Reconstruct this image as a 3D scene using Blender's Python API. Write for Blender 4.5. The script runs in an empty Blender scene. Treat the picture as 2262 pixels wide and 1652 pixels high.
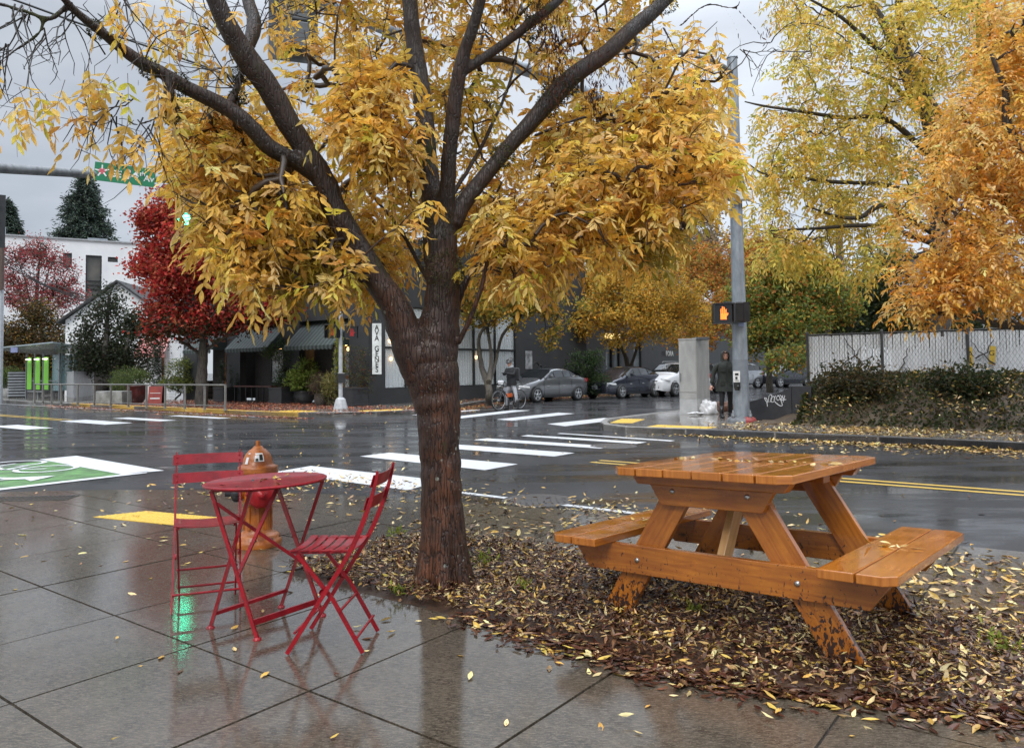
import bpy, bmesh, math, random
import numpy as np
from mathutils import Vector, Matrix, Quaternion
RAD = math.radians
rng = np.random.default_rng(11)
random.seed(5)
sc = bpy.context.scene
col = sc.collection

# ------------------------------------------------------------------ survey
# Points of the place were surveyed from the photograph; (U,V) is a sight line from the
# tripod position, cut with the ground, a wall plane or a measured distance.
FPX, CAMH, PITCH, CY, ROLL = 1679.3, 1.2489, 0.0395, -76.05, -0.0093
def ray(U, V):
    u = U - 1131.0; v = V - 826.0 - CY
    cr, sr = math.cos(ROLL), math.sin(ROLL)
    a = u*cr + v*sr; b = -u*sr + v*cr; zc = -b/FPX
    return Vector((a/FPX, math.cos(PITCH) - zc*math.sin(PITCH), math.sin(PITCH) + zc*math.cos(PITCH)))
O = Vector((0, 0, CAMH))
def G(U, V, z=0.0):
    d = ray(U, V); return O + d*((z - CAMH)/d.z)
def D(U, V, y):
    d = ray(U, V); return O + d*(y/d.y)
SY = 0.6472
EC = Vector((math.sin(SY), math.cos(SY), 0)); EM = Vector((-math.cos(SY), math.sin(SY), 0))
def S(c, m, z=0.0): return EC*c + EM*m + Vector((0, 0, z))
def cm(p): return p.dot(EC), p.dot(EM)
def PC(U, V, c):                        # sight line cut with wall plane c=const -> (m, z)
    d = ray(U, V); p = O + d*(c/d.dot(EC)); return p.dot(EM), p.z
def PM(U, V, m):
    d = ray(U, V); p = O + d*(m/d.dot(EM)); return p.dot(EC), p.z
RZ = -0.13                              # road level; pavements are at 0

# ------------------------------------------------------------------ materials
def srgb(r, g, b): return tuple(((c/255.0)/12.92 if c/255.0 < .04045 else ((c/255.0 + .055)/1.055)**2.4) for c in (r, g, b))
class NT:
    def __init__(s, name):
        s.m = bpy.data.materials.new(name); s.m.use_nodes = True; s.t = s.m.node_tree; s.n = s.t.nodes; s.n.clear()
        s.out = s.n.new('ShaderNodeOutputMaterial'); s.b = s.n.new('ShaderNodeBsdfPrincipled'); s.l(s.b.outputs[0], s.out.inputs[0])
    def l(s, a, b): s.t.links.new(a, b)
    def new(s, k, **kw):
        x = s.n.new('ShaderNode'+k)
        for a, v in kw.items():
            if hasattr(x, a): setattr(x, a, v)
        return x
    def val(s, x, v, i):
        x.inputs[i].default_value = v
    def coord(s, kind='Object', scale=(1,1,1), rot=(0,0,0)):
        tc = s.new('TexCoord'); mp = s.new('Mapping'); s.l(tc.outputs[kind], mp.inputs[0])
        mp.inputs['Scale'].default_value = scale; mp.inputs['Rotation'].default_value = rot
        return mp.outputs[0]
    def noise(s, vec, scale, detail=4, rough=.55, dist=0):
        x = s.new('TexNoise'); s.l(vec, x.inputs['Vector']); x.inputs['Scale'].default_value = scale
        x.inputs['Detail'].default_value = detail; x.inputs['Roughness'].default_value = rough; x.inputs['Distortion'].default_value = dist
        return x.outputs[0]
    def ramp(s, f, stops):
        x = s.new('ValToRGB'); s.l(f, x.inputs[0]); e = x.color_ramp.elements
        while len(e) < len(stops): e.new(.5)
        for k, (p, c) in enumerate(stops):
            e[k].position = p; e[k].color = (c, c, c, 1) if isinstance(c, (int, float)) else (*c, 1)
        return x.outputs[0]
    def mix(s, f, a, b, mode='MIX'):
        x = s.new('MixRGB'); x.blend_type = mode
        for i, v in ((0, f), (1, a), (2, b)):
            if isinstance(v, (int, float)): x.inputs[i].default_value = v if i == 0 else (v, v, v, 1)
            elif isinstance(v, tuple): x.inputs[i].default_value = (*v, 1)
            else: s.l(v, x.inputs[i])
        return x.outputs[0]
    def math(s, op, a, b=0.0):
        x = s.new('Math'); x.operation = op
        for i, v in ((0, a), (1, b)):
            if isinstance(v, (int, float)): x.inputs[i].default_value = v
            else: s.l(v, x.inputs[i])
        return x.outputs[0]
    def bump(s, h, strength=.3, dist=.01, prev=None):
        x = s.new('Bump'); s.l(h, x.inputs['Height']); x.inputs['Strength'].default_value = strength; x.inputs['Distance'].default_value = dist
        if prev is not None: s.l(prev, x.inputs['Normal'])
        return x.outputs[0]
    def set(s, **kw):
        nm = dict(color='Base Color', rough='Roughness', metal='Metallic', spec='Specular IOR Level', normal='Normal', coat='Coat Weight', coatr='Coat Roughness', coatior='Coat IOR', coatn='Coat Normal', emit='Emission Color', estr='Emission Strength', alpha='Alpha', trans='Transmission Weight', ior='IOR', sheen='Sheen Weight')
        for k, v in kw.items():
            i = s.b.inputs[nm[k]]
            if isinstance(v, (int, float)): i.default_value = v
            elif isinstance(v, tuple): i.default_value = (*v, 1)
            else: s.l(v, i)
        return s.m
_mc = {}
def pm(name, c1, c2=None, scale=6, rough=.5, rough2=None, bump=0, bscale=60, metal=0, coat=0, stretch=(1,1,1), spec=.5, kind='Object', emit=None, estr=0):
    if name in _mc: return _mc[name]
    t = NT(name); v = t.coord(kind, stretch)
    c2 = c2 or tuple(x*.7 for x in c1)
    f = t.ramp(t.noise(v, scale, 6, .6), [(.35, 0.0), (.65, 1.0)])
    t.set(color=t.mix(f, c1, c2), metal=metal, coat=coat, spec=spec)
    if rough2 is not None: t.set(rough=t.math('ADD', t.math('MULTIPLY', t.noise(v, scale*1.7, 4), rough2-rough), rough))
    else: t.set(rough=rough)
    if bump: t.set(normal=t.bump(t.noise(v, bscale, 4), bump, .01))
    if emit: t.set(emit=emit, estr=estr)
    _mc[name] = t.m; return t.m
def leafmat(name, rough=.45, trans=.35):
    t = NT(name); a = t.new('VertexColor'); a.layer_name = 'tint'
    v = t.coord('Object'); n = t.ramp(t.noise(v, 35, 2), [(.3, .75), (.7, 1.1)])
    c = t.mix(1.0, a.outputs[0], n, 'MULTIPLY')
    t.set(color=c, rough=rough, spec=.35)
    tr = t.new('BsdfTranslucent'); t.l(c, tr.inputs[0]); mx = t.new('MixShader'); mx.inputs[0].default_value = trans
    t.l(t.b.outputs[0], mx.inputs[1]); t.l(tr.outputs[0], mx.inputs[2]); t.l(mx.outputs[0], t.out.inputs[0])
    return t.m
LEAF = leafmat('leaf', .45, .56); LITTER = leafmat('wet_fallen_leaf', .22, .05); NEEDLE = leafmat('needle', .6, .1)

# ------------------------------------------------------------------ mesh builder
class MB:
    def __init__(s, M=None): s.v = []; s.f = []; s.u = []; s.mi = []; s.sm = []; s.M = M or Matrix()
    def add(s, vs, fs, uvs=None, mi=0, smooth=False):
        o = len(s.v); s.v += [tuple(s.M @ Vector(p)) for p in vs]
        for k, f in enumerate(fs):
            s.f.append([o+i for i in f]); s.mi.append(mi); s.sm.append(smooth)
            s.u += uvs[k] if uvs else [(vs[i][0], vs[i][1]) for i in f]
        return s
    def box(s, c, d, R=None, mi=0, off=None):
        c = Vector(c); hx, hy, hz = d[0]/2, d[1]/2, d[2]/2
        P = [(x*hx, y*hy, z*hz) for x in (-1, 1) for y in (-1, 1) for z in (-1, 1)]
        F = [(0,1,3,2), (4,6,7,5), (0,4,5,1), (2,3,7,6), (0,2,6,4), (1,5,7,3)]
        la = max(range(3), key=lambda i: d[i]); ou, ov = (random.random()*9, random.random()*9) if off is None else off
        uv = []
        for k, f in enumerate(F):
            nax = k//2; oth = [i for i in range(3) if i != nax]
            if la in oth: a = la; b = [i for i in oth if i != la][0]
            else: a, b = oth
            uv.append([(P[i][a]+ou, P[i][b]+ov+k*.37) for i in f])
        if R is None: R = Matrix()
        V = [tuple(c + (R.to_3x3() @ Vector(p))) for p in P]
        return s.add(V, F, uv, mi)
    def prism(s, poly, z0, z1, M=None, mi=0, cap=True, smooth=False):
        n = len(poly); M = M or Matrix()
        V = [tuple(M @ Vector((x, y, z0))) for x, y in poly] + [tuple(M @ Vector((x, y, z1))) for x, y in poly]
        F = [[i, (i+1) % n, n+(i+1) % n, n+i] for i in range(n)]
        U = []; acc = 0
        for i in range(n):
            l = math.dist(poly[i], poly[(i+1) % n]); U.append([(acc, z0), (acc+l, z0), (acc+l, z1), (acc, z1)]); acc += l
        s.add(V, F, U, mi, smooth)
        if cap:
            s.add(V, [list(range(n))[::-1]], [[poly[i] for i in range(n)][::-1]], mi)
            s.add(V, [[n+i for i in range(n)]], [[poly[i] for i in range(n)]], mi)
        return s
    def tube(s, pts, r, n=8, mi=0, caps=True, flat=None, smooth=True, up=None):
        pts = [Vector(p) for p in pts]; k = len(pts)
        if isinstance(r, (int, float)): r = [r]*k
        V = []; U = []; prev = None; acc = 0; L = []
        for i, p in enumerate(pts):
            t = (pts[min(i+1, k-1)] - pts[max(i-1, 0)])
            if t.length < 1e-9: t = Vector((0, 0, 1))
            t.normalize()
            if prev is None:
                a = Vector(up) if up else (Vector((0, 0, 1)) if abs(t.z) < .9 else Vector((1, 0, 0)))
                x = (a - t*a.dot(t)).normalized()
            else:
                x = (prev - t*prev.dot(t)); x = x.normalized() if x.length > 1e-6 else t.orthogonal().normalized()
            prev = x; y = t.cross(x)
            if i: acc += (p-pts[i-1]).length
            L.append(acc)
            for j in range(n):
                th = 2*math.pi*(j+.5)/n
                ry = r[i]*(flat if flat else 1)
                V.append(tuple(p + x*math.cos(th)*r[i] + y*math.sin(th)*ry))
        F = []
        for i in range(k-1):
            for j in range(n):
                F.append([i*n+j, i*n+(j+1) % n, (i+1)*n+(j+1) % n, (i+1)*n+j])
                U.append([(j/n, L[i]), ((j+1)/n, L[i]), ((j+1)/n, L[i+1]), (j/n, L[i+1])])
        s.add(V, F, U, mi, smooth)
        if caps:
            s.add(V, [list(range(n))[::-1], [(k-1)*n+j for j in range(n)]], None, mi)
        return s
    def lathe(s, prof, c=(0,0,0), n=24, M=None, mi=0, sx=1, sy=1, a0=0.0, a1=2*math.pi, smooth=True):
        c = Vector(c); M = M or Matrix(); V = []; F = []; U = []
        full = abs(a1-a0-2*math.pi) < 1e-6; m = n if full else n+1
        for r, z in prof:
            for j in range(m):
                th = a0+(a1-a0)*j/n; V.append(tuple(c + (M.to_3x3() @ Vector((r*math.cos(th)*sx, r*math.sin(th)*sy, z)))))
        for i in range(len(prof)-1):
            for j in range(n if full else n):
                j2 = (j+1) % m; F.append([i*m+j, i*m+j2, (i+1)*m+j2, (i+1)*m+j]); U.append([(j/n, prof[i][1]), ((j+1)/n, prof[i][1]), ((j+1)/n, prof[i+1][1]), (j/n, prof[i+1][1])])
        return s.add(V, F, U, mi, smooth)
    def quad(s, a, b, c, d, mi=0, uv=None): return s.add([a, b, c, d], [[0,1,2,3]], [uv or [(0,0), (1,0), (1,1), (0,1)]], mi)
    def mesh(s, name):
        me = bpy.data.meshes.new(name); me.from_pydata(s.v, [], s.f)
        uv = me.uv_layers.new(name='UVMap'); uv.data.foreach_set('uv', [x for p in s.u for x in p])
        me.polygons.foreach_set('material_index', s.mi); me.polygons.foreach_set('use_smooth', s.sm)
        me.update(); return me
    def build(s, name, mats, parent=None, bevel=0, seg=2, world=True, label=None):
        me = s.mesh(name); o = bpy.data.objects.new(name, me); col.objects.link(o)
        for m in (mats if isinstance(mats, (list, tuple)) else [mats]): me.materials.append(m)
        if parent is not None: attach(o, parent, world)
        if bevel:
            b = o.modifiers.new('bevel', 'BEVEL'); b.width = bevel; b.segments = seg; b.limit_method = 'ANGLE'; b.angle_limit = RAD(40)
        if label: o['label'] = label
        return o
def attach(o, parent, world=True):
    o.parent = parent
    if world:
        M = parent.get('_w'); W = Matrix.Translation(parent.location) @ parent.rotation_euler.to_matrix().to_4x4() if parent.parent is None else parent.matrix_parent_inverse
        o.matrix_parent_inverse = W.inverted() if parent.parent is None else Matrix()
def thing(name, label, cat, loc=(0,0,0), rotz=0.0, group=None, kind=None, rot=None):
    o = bpy.data.objects.new(name, None); col.objects.link(o); o.location = loc; o.rotation_euler = rot or (0, 0, rotz); o.empty_display_size = .2
    return tag(o, label, cat, group, kind)
def tag(o, label, cat=None, group=None, kind=None):
    o['label'] = label
    if cat: o['category'] = cat
    if group: o['group'] = group
    if kind: o['kind'] = kind
    return o
def struct(name, mb, m, label=None, bevel=0):
    o = mb.build(name, m, None, bevel); o['kind'] = 'structure'
    if label: o['label'] = label
    return o
def copy_thing(o, loc, rotz, label, group=None):
    def rec(a, p):
        b = a.copy(); col.objects.link(b)
        if p is not None: b.parent = p
        for ch in list(a.children): rec(ch, b)
        return b
    kids = list(o.children); r = rec(o, None); r.location = loc; r.rotation_euler = (0, 0, rotz); r['label'] = label
    if group: r['group'] = group
    return r
def frame(x, y, z, o=(0,0,0)):
    M = Matrix.Identity(4)
    for i, a in enumerate((x, y, z)):
        a = Vector(a)
        for j in range(3): M[j][i] = a[j]
    for j in range(3): M[j][3] = o[j]
    return M
UP = Vector((0, 0, 1))

# ------------------------------------------------------------------ leaves (vectorised)
def unit(a): return a/np.maximum(np.linalg.norm(a, axis=-1, keepdims=True), 1e-9)
T_OVATE = (np.array([(0,0,0), (.22,-.36,0), (.5,-.5,-.02), (.78,-.26,0), (1,0,-.06), (.78,.26,0), (.5,.5,-.02), (.22,.36,0), (.5,0,-.14)]), [[0,1,2,8], [8,2,3,4], [0,8,6,7], [8,4,5,6]])
T_RHOMB = (np.array([(0,0,0), (.45,-.5,0), (1,0,-.08), (.45,.5,0), (.45,0,-.15)]), [[0,1,2,4], [0,4,2,3]])
T_CARD = (np.array([(0,0,0), (.5,-.5,.05), (1,0,0), (.5,.5,-.05)]), [[0,1,2,3]])
def leaf_object(name, P, A, N, L, W, C, tmpl, m, parent=None, label=None, curl=0):
    P = np.asarray(P, float); n = len(P); A = unit(np.asarray(A, float)); N = np.asarray(N, float)
    B = unit(np.cross(N, A)); N = np.cross(A, B)
    T, F = tmpl; k = len(T)
    L = np.broadcast_to(L, (n,)); W = np.broadcast_to(W, (n,))
    cz = (T[:, 2][None, :]*W[:, None]*2)
    if curl: cz = cz + rng.normal(0, curl, (n, 1))*(T[:, 0]**2)[None, :]*L[:, None] + rng.normal(0, curl, (n, 1))*np.abs(T[:, 1])[None, :]*W[:, None]
    V = P[:, None, :] + A[:, None, :]*(T[:, 0][None, :, None]*L[:, None, None]) + B[:, None, :]*(T[:, 1][None, :, None]*W[:, None, None]) + N[:, None, :]*cz[:, :, None]
    me = bpy.data.meshes.new(name); me.vertices.add(n*k); me.vertices.foreach_set('co', V.reshape(-1).astype(np.float32))
    tot = [len(f) for f in F]; lv = np.concatenate([np.array(f) for f in F]); nl = len(lv)
    me.loops.add(n*nl); me.loops.foreach_set('vertex_index', (lv[None, :] + (np.arange(n)*k)[:, None]).reshape(-1).astype(np.int32))
    me.polygons.add(n*len(F)); st = np.concatenate([[0], np.cumsum(tot)[:-1]])
    me.polygons.foreach_set('loop_start', (st[None, :] + (np.arange(n)*nl)[:, None]).reshape(-1).astype(np.int32))
    me.update(calc_edges=True); me.validate()
    at = me.color_attributes.new('tint', 'FLOAT_COLOR', 'POINT')
    Cc = np.concatenate([np.asarray(C, float), np.ones((n, 1))], 1); at.data.foreach_set('color', np.repeat(Cc, k, axis=0).reshape(-1).astype(np.float32))
    me.materials.append(m); o = bpy.data.objects.new(name, me); col.objects.link(o)
    if parent is not None: attach(o, parent)
    if label: o['label'] = label
    return o
def palette(n, cols, w, jit=.12):
    cols = np.array(cols); i = rng.choice(len(cols), n, p=np.array(w)/sum(w)); c = cols[i]
    return np.clip(c*(1+rng.normal(0, jit, (n, 1)))*(1+rng.normal(0, .05, (n, 3))), .002, 1)
def rdir(n): return unit(rng.normal(0, 1, (n, 3)))
def compound(P, Dr, Lr, C, leaflet=.075, width=.027, droop=.35, pairs=3, jit=.25):
    """compound ash leaves: returns arrays for leaflets + rachis segments"""
    n = len(P); up = np.array([0, 0, 1.0]); Dr = unit(Dr)
    side = unit(np.cross(Dr, up) + rng.normal(0, .15, (n, 3))); nrm = np.cross(side, Dr)
    PP, AA, NN, LL, CC = [], [], [], [], []
    ts = [(.30+.55*i/(max(pairs-1, 1)), sg) for i in range(pairs) for sg in (-1, 1)] + [(1.0, 0)]
    for t, sg in ts:
        base = P + Dr*(Lr*t)[:, None] - up*(droop*Lr*t*t)[:, None]
        tang = unit(Dr - up*(2*droop*t)); sp = (.85 if sg else 0)
        ax = unit(tang*(.75 if sg else 1) + side*sg*sp - up*.28 + rng.normal(0, jit, (n, 3)))
        PP.append(base); AA.append(ax); NN.append(unit(nrm + rng.normal(0, .35, (n, 3)))); LL.append(leaflet*rng.uniform(.75, 1.15, n)*(1.12 if sg == 0 else 1))
        CC.append(C*(1+rng.normal(0, .09, (n, 1))))
    return np.concatenate(PP), np.concatenate(AA), np.concatenate(NN), np.concatenate(LL), np.clip(np.concatenate(CC), .002, 1)
def project(P):
    P = np.asarray(P, float); c, s_ = math.cos(PITCH), math.sin(PITCH); z = P[:, 2]-CAMH
    yy = P[:, 1]*c+z*s_; zz = -P[:, 1]*s_+z*c; u = FPX*P[:, 0]/yy; v = -FPX*zz/yy; cr, sr = math.cos(ROLL), math.sin(ROLL)
    return 1131+u*cr-v*sr, 826+CY+u*sr+v*cr
def inpoly(U, V, poly):
    r = np.zeros(len(U), bool); n = len(poly)
    for i in range(n):
        x1, y1 = poly[i]; x2, y2 = poly[(i+1) % n]
        c = ((y1 > V) != (y2 > V)); 
        with np.errstate(divide='ignore', invalid='ignore'): xx = (x2-x1)*(V-y1)/(y2-y1)+x1
        r ^= c & (U < xx)
    return r
LIMBUV = None
def sample_poly(n, poly, y0, y1, pw=1.0, mg=(0, 0, 0)):
    xs = [p[0] for p in poly]; ys = [p[1] for p in poly]; out = []
    while len(out) < n:
        U = rng.uniform(min(xs), max(xs), n*2); V = rng.uniform(min(ys), max(ys), n*2); k = inpoly(U, V, poly)
        if any(mg): k &= inpoly(U-mg[0], V, poly) & inpoly(U+mg[0], V, poly) & inpoly(U, V-mg[1], poly) & inpoly(U, V+mg[2], poly)
        out += list(zip(U[k], V[k]))
    out = out[:n]; yy = y0+(y1-y0)*rng.uniform(0, 1, n)**pw
    if LIMBUV is not None:             # keep most leaf sprays off the near side of the big limbs
        for i, (u, v) in enumerate(out):
            dd = np.hypot(LIMBUV[:, 0]-u, (LIMBUV[:, 1]-v-35)*.8); j = dd.argmin()
            if dd[j] < 78 and yy[i] < LIMBUV[j, 2]+.25 and rng.uniform() > (.22 if 380 < v < 640 and u < 800 else .06): yy[i] = LIMBUV[j, 2]+.28+rng.uniform(0, .6)
    return np.array([tuple(D(u, v, y)) for (u, v), y in zip(out, yy)])
def sample_blobs(n, blobs, shell=.35):
    """points in ellipsoids (centre, radii), denser towards the surface"""
    w = np.array([b[1][0]*b[1][1]*b[1][2] for b in blobs])**(2/3); i = rng.choice(len(blobs), n, p=w/w.sum())
    c = np.array([tuple(b[0]) for b in blobs])[i]; r = np.array([b[1] for b in blobs])[i]
    d = rdir(n); q = rng.uniform(shell**3, 1, n)**(1/3)
    return c + d*r*q[:, None]
def grow(nodes, radii, targets, r0=.005, wander=.12, sag=0.0, step=None):
    """connect every target to the nearest node of the growing branch set; returns list of (points, radii)"""
    base = np.array([tuple(p) for p in nodes]); X = np.zeros((len(base)+len(targets)*3, 3)); X[:len(base)] = base
    par = -np.ones(len(X), int); nb = len(base); cnt = nb
    rad = np.zeros(len(X)); rad[:nb] = radii
    dist = np.min(np.linalg.norm(targets[:, None, :]-base[None, ::max(1, nb//60), :], axis=2), axis=1)
    order = np.argsort(dist); tips = []
    for t in order:
        p = targets[t]; d = X[:cnt]-p; q = (d*d).sum(1); q[:nb] *= .8; j = int(q.argmin())
        L = math.sqrt(q[j]); prev = j
        for s in (1/3, 2/3, 1.0):
            x = X[j]*(1-s)+p*s + (rng.normal(0, wander*L*.3, 3) if s < 1 else 0); x[2] += math.sin(math.pi*s)*sag*L
            X[cnt] = x; par[cnt] = prev; prev = cnt; cnt += 1
        tips.append(prev)
    load = np.zeros(cnt)
    for t in tips: load[t] += 1
    for i in range(cnt-1, nb-1, -1):
        if par[i] >= nb: load[par[i]] += load[i]
    segs = []
    for i in range(nb, cnt, 3):
        pts = [X[par[i]], X[i], X[i+1], X[i+2]]
        rr = [r0*max(load[k], 1)**.42 for k in (i, i+1, i+2)]; segs.append((pts, [rr[0]]+rr))
    return segs, X[:cnt], tips, par
def tubes_object(name, segs, m, parent=None, n=5):
    mb = MB()
    for p, r in segs: mb.tube(p, r, n, caps=False)
    return mb.build(name, m, parent)
def spline(pts, k=6):
    P = [Vector(p) for p in pts]; P = [P[0]*2-P[1]] + P + [P[-1]*2-P[-2]]; out = []
    for i in range(1, len(P)-2):
        a, b, c, d = P[i-1:i+3]
        for j in range(k):
            t = j/k; out.append(.5*((2*b)+(c-a)*t+(2*a-5*b+4*c-d)*t*t+(-a+3*b-3*c+d)*t**3))
    out.append(P[-2]); return out
def lerp_r(r, n):
    x = np.linspace(0, len(r)-1, n); return list(np.interp(x, range(len(r)), r))
# ------------------------------------------------------------------ camera, sky, sun
cam = bpy.data.cameras.new('camera'); co = bpy.data.objects.new('camera', cam); col.objects.link(co); sc.camera = co
co.location = O; co.rotation_euler = (Matrix.Rotation(RAD(90)+PITCH, 3, 'X') @ Matrix.Rotation(ROLL, 3, 'Z')).to_euler()
cam.sensor_width = 36; cam.lens = 36*FPX/2262; cam.shift_y = CY/2262; cam.clip_end = 2000; cam.clip_start = .05
w = bpy.data.worlds.new('World'); sc.world = w; w.use_nodes = True; nt = w.node_tree; nt.nodes.clear()
wo = nt.nodes.new('ShaderNodeOutputWorld'); bg = nt.nodes.new('ShaderNodeBackground'); nt.links.new(bg.outputs[0], wo.inputs[0]); bg.inputs[1].default_value = .1
SUN_EL, SUN_AZ = RAD(42), RAD(200)
sky = nt.nodes.new('ShaderNodeTexSky'); sky.sky_type = 'NISHITA'; sky.sun_disc = False; sky.sun_elevation = SUN_EL; sky.sun_rotation = SUN_AZ
def wn(k, **kw):
    x = nt.nodes.new('ShaderNode'+k)
    for a, v in kw.items(): setattr(x, a, v)
    return x
tc = wn('TexCoord'); mp = wn('Mapping'); mp.inputs['Scale'].default_value = (1, 1, 2.6); nt.links.new(tc.outputs['Generated'], mp.inputs[0])
ns = wn('TexNoise'); ns.inputs['Scale'].default_value = 2.3; ns.inputs['Detail'].default_value = 7; ns.inputs['Roughness'].default_value = .48; nt.links.new(mp.outputs[0], ns.inputs[0])
cr = wn('ValToRGB'); nt.links.new(ns.outputs[0], cr.inputs[0])
cr.color_ramp.elements[0].position = .33; cr.color_ramp.elements[0].color = (.33, .37, .435, 1); cr.color_ramp.elements[1].position = .68; cr.color_ramp.elements[1].color = (.64, .68, .73, 1)
sx = wn('SeparateXYZ'); nt.links.new(tc.outputs['Generated'], sx.inputs[0])
g1 = wn('MapRange'); nt.links.new(sx.outputs[2], g1.inputs[0]); g1.inputs[1].default_value = .40; g1.inputs[2].default_value = .95; g1.inputs[3].default_value = 12.0; g1.inputs[4].default_value = 56
g2 = wn('MapRange'); nt.links.new(sx.outputs[0], g2.inputs[0]); g2.inputs[1].default_value = -.5; g2.inputs[2].default_value = .6; g2.inputs[3].default_value = .84; g2.inputs[4].default_value = 1.18
mu = wn('Math', operation='MULTIPLY'); nt.links.new(g1.outputs[0], mu.inputs[0]); nt.links.new(g2.outputs[0], mu.inputs[1])
vm = wn('VectorMath', operation='SCALE'); nt.links.new(cr.outputs[0], vm.inputs[0]); nt.links.new(mu.outputs[0], vm.inputs['Scale'])
mx = wn('MixRGB'); mx.inputs[0].default_value = .9; nt.links.new(sky.outputs[0], mx.inputs[1]); nt.links.new(vm.outputs[0], mx.inputs[2]); nt.links.new(mx.outputs[0], bg.inputs[0])
sl = bpy.data.lights.new('sun', 'SUN'); sl.energy = 1.3; sl.angle = RAD(22); sl.color = (1, .965, .91); so = bpy.data.objects.new('sun', sl); col.objects.link(so)
sd = Vector((math.sin(SUN_AZ)*math.cos(SUN_EL), math.cos(SUN_AZ)*math.cos(SUN_EL), math.sin(SUN_EL)))
so.rotation_euler = (-sd).to_track_quat('-Z', 'Y').to_euler(); so.location = (0, 0, 30)
sc.view_settings.view_transform = 'Standard'; sc.view_settings.look = 'None'; sc.view_settings.exposure = 0.28; sc.view_settings.gamma = 1
sc.cycles.use_denoising = True; sc.cycles.max_bounces = 8; sc.cycles.diffuse_bounces = 3; sc.cycles.glossy_bounces = 4; sc.cycles.transparent_max_bounces = 8
sc.cycles.sample_clamp_indirect = 6

# ------------------------------------------------------------------ ground materials
ROT = (0, 0, SY)                       # street frame for textures
def asphalt():
    t = NT('wet_asphalt'); v = t.coord('Object', (1,1,1), ROT); vs = t.coord('Object', (.35, 1.6, 1), (0, 0, SY*.35))
    pud = t.noise(vs, .9, 5, .6, .4); big = t.noise(v, .35, 3)
    agg = t.noise(v, 150, 3, .7); patch = t.ramp(t.noise(v, .8, 6, .6), [(.4, 0.0), (.6, 1.0)])
    c = t.mix(patch, (.034, .034, .036), (.020, .020, .022)); c = t.mix(t.ramp(agg, [(.55, 0.0), (.75, 1.0)]), c, (.10, .10, .10))
    wet = t.ramp(pud, [(.45, 0.0), (.60, 1.0)])
    r = t.mix(wet, .33, .10); r = t.mix(t.math('MULTIPLY', big, .5), r, .36)
    h = t.mix(wet, agg, .5)
    t.set(color=c, rough=.7, spec=.15, coat=t.mix(wet, .35, 1.0), coatr=t.mix(wet, .16, .04), coatior=1.65, normal=t.bump(t.noise(v, 5, 5, .7), .12, .02, t.bump(agg, .6, .006)), coatn=t.bump(t.noise(v, 5, 5, .7), .10, .012, t.bump(h, .2, .004)))
    return t.m
def concrete(name, c1, c2, wetpos=(.40, .56), seedoff=0.0):
    t = NT(name); v = t.coord('Object', (1,1,1), ROT); vs = t.coord('Object', (1.0, .45, 1), (0, 0, SY))
    n1 = t.noise(v, 1.1, 6, .62, .3); n2 = t.noise(v, 9, 6, .7); n3 = t.noise(v, 130, 3, .7)
    c = t.mix(t.ramp(n1, [(.38, 0.0), (.64, 1.0)]), c1, c2); c = t.mix(t.ramp(n2, [(.42, 0.0), (.66, .8)]), c, tuple(x*.45 for x in c1)); c = t.mix(t.ramp(t.noise(t.coord('Object', (1, 3, 1), ROT), 34, 4, .7), [(.46, 0.0), (.72, .75)]), c, tuple(min(x*2.6, .5) for x in c2))
    c = t.mix(t.ramp(n3, [(.55, 0.0), (.75, .7)]), c, tuple(min(x*3.2, .5) for x in c2))
    wet = t.ramp(t.noise(vs, .85, 5, .62, .5), [(wetpos[0], 0.0), (wetpos[1], 1.0)])
    r = t.mix(wet, .085, .012); r = t.mix(t.ramp(n2, [(.52, 0.0), (.72, .35)]), r, .30)
    brush = t.noise(t.coord('Object', (3, 60, 1), ROT), 3, 3)
    nrm = t.bump(t.noise(v, 16, 3, .6), .12, .004, t.bump(t.mix(wet, t.mix(.5, n3, brush), .5), .35, .002))
    nrm = t.bump(t.noise(v, 5, 2, .5), .06, .006, nrm)
    fine = t.noise(t.coord('Object', (1, 2.2, 1), (0, 0, SY*.3)), 26, 5, .7); cn = t.bump(fine, .085, .004, t.bump(t.noise(v, 5, 2, .5), .03, .006)); t.set(color=c, rough=.6, spec=.2, normal=t.bump(t.mix(.5, n3, brush), .6, .003, t.bump(n2, .3, .004)), coat=t.math('MULTIPLY', t.mix(wet, .72, 1.0), t.ramp(t.mix(.5, fine, n3), [(.30, 1.0), (.50, 1.0), (.62, .45)])), coatr=r, coatior=1.75, coatn=cn); return t.m
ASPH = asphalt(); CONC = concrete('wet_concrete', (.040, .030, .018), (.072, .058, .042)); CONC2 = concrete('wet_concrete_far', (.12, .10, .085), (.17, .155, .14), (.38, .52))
KERB = pm('kerb_concrete', (.26, .25, .235), (.12, .115, .105), 4, .32, .5, .2, 80)
KERBD = pm('kerb_dark', (.045, .047, .052), (.09, .09, .095), 5, .22, .4, .3, 60)
SOIL = pm('wet_soil', (.035, .018, .012), (.075, .04, .022), 14, .35, .6, .7, 40)
def paint(name, c, wear=.5, scale=7, rough=.28):
    t = NT(name); v = t.coord('Object'); n = t.noise(v, scale, 8, .75); n3 = t.noise(v, 90, 3, .7)
    f = t.ramp(t.mix(.3, n, n3), [(wear-.07, 1.0), (wear+.05, 0.0)])
    t.set(color=t.mix(f, c, tuple(.35*x+.02 for x in c)), rough=rough, spec=.4, normal=t.bump(n3, .4, .004)); return t.m
WHITE = paint('road_white', (.66, .67, .68), .40); YEL = paint('road_yellow', (.62, .40, .07), .38); GREEN = paint('bike_green', (.13, .30, .09), .50, 5, .3)
YEL2 = paint('tactile_yellow', (.66, .43, .06), .36, 9, .3); YKERB = paint('kerb_yellow', (.62, .38, .07), .42, 6, .35)

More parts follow.
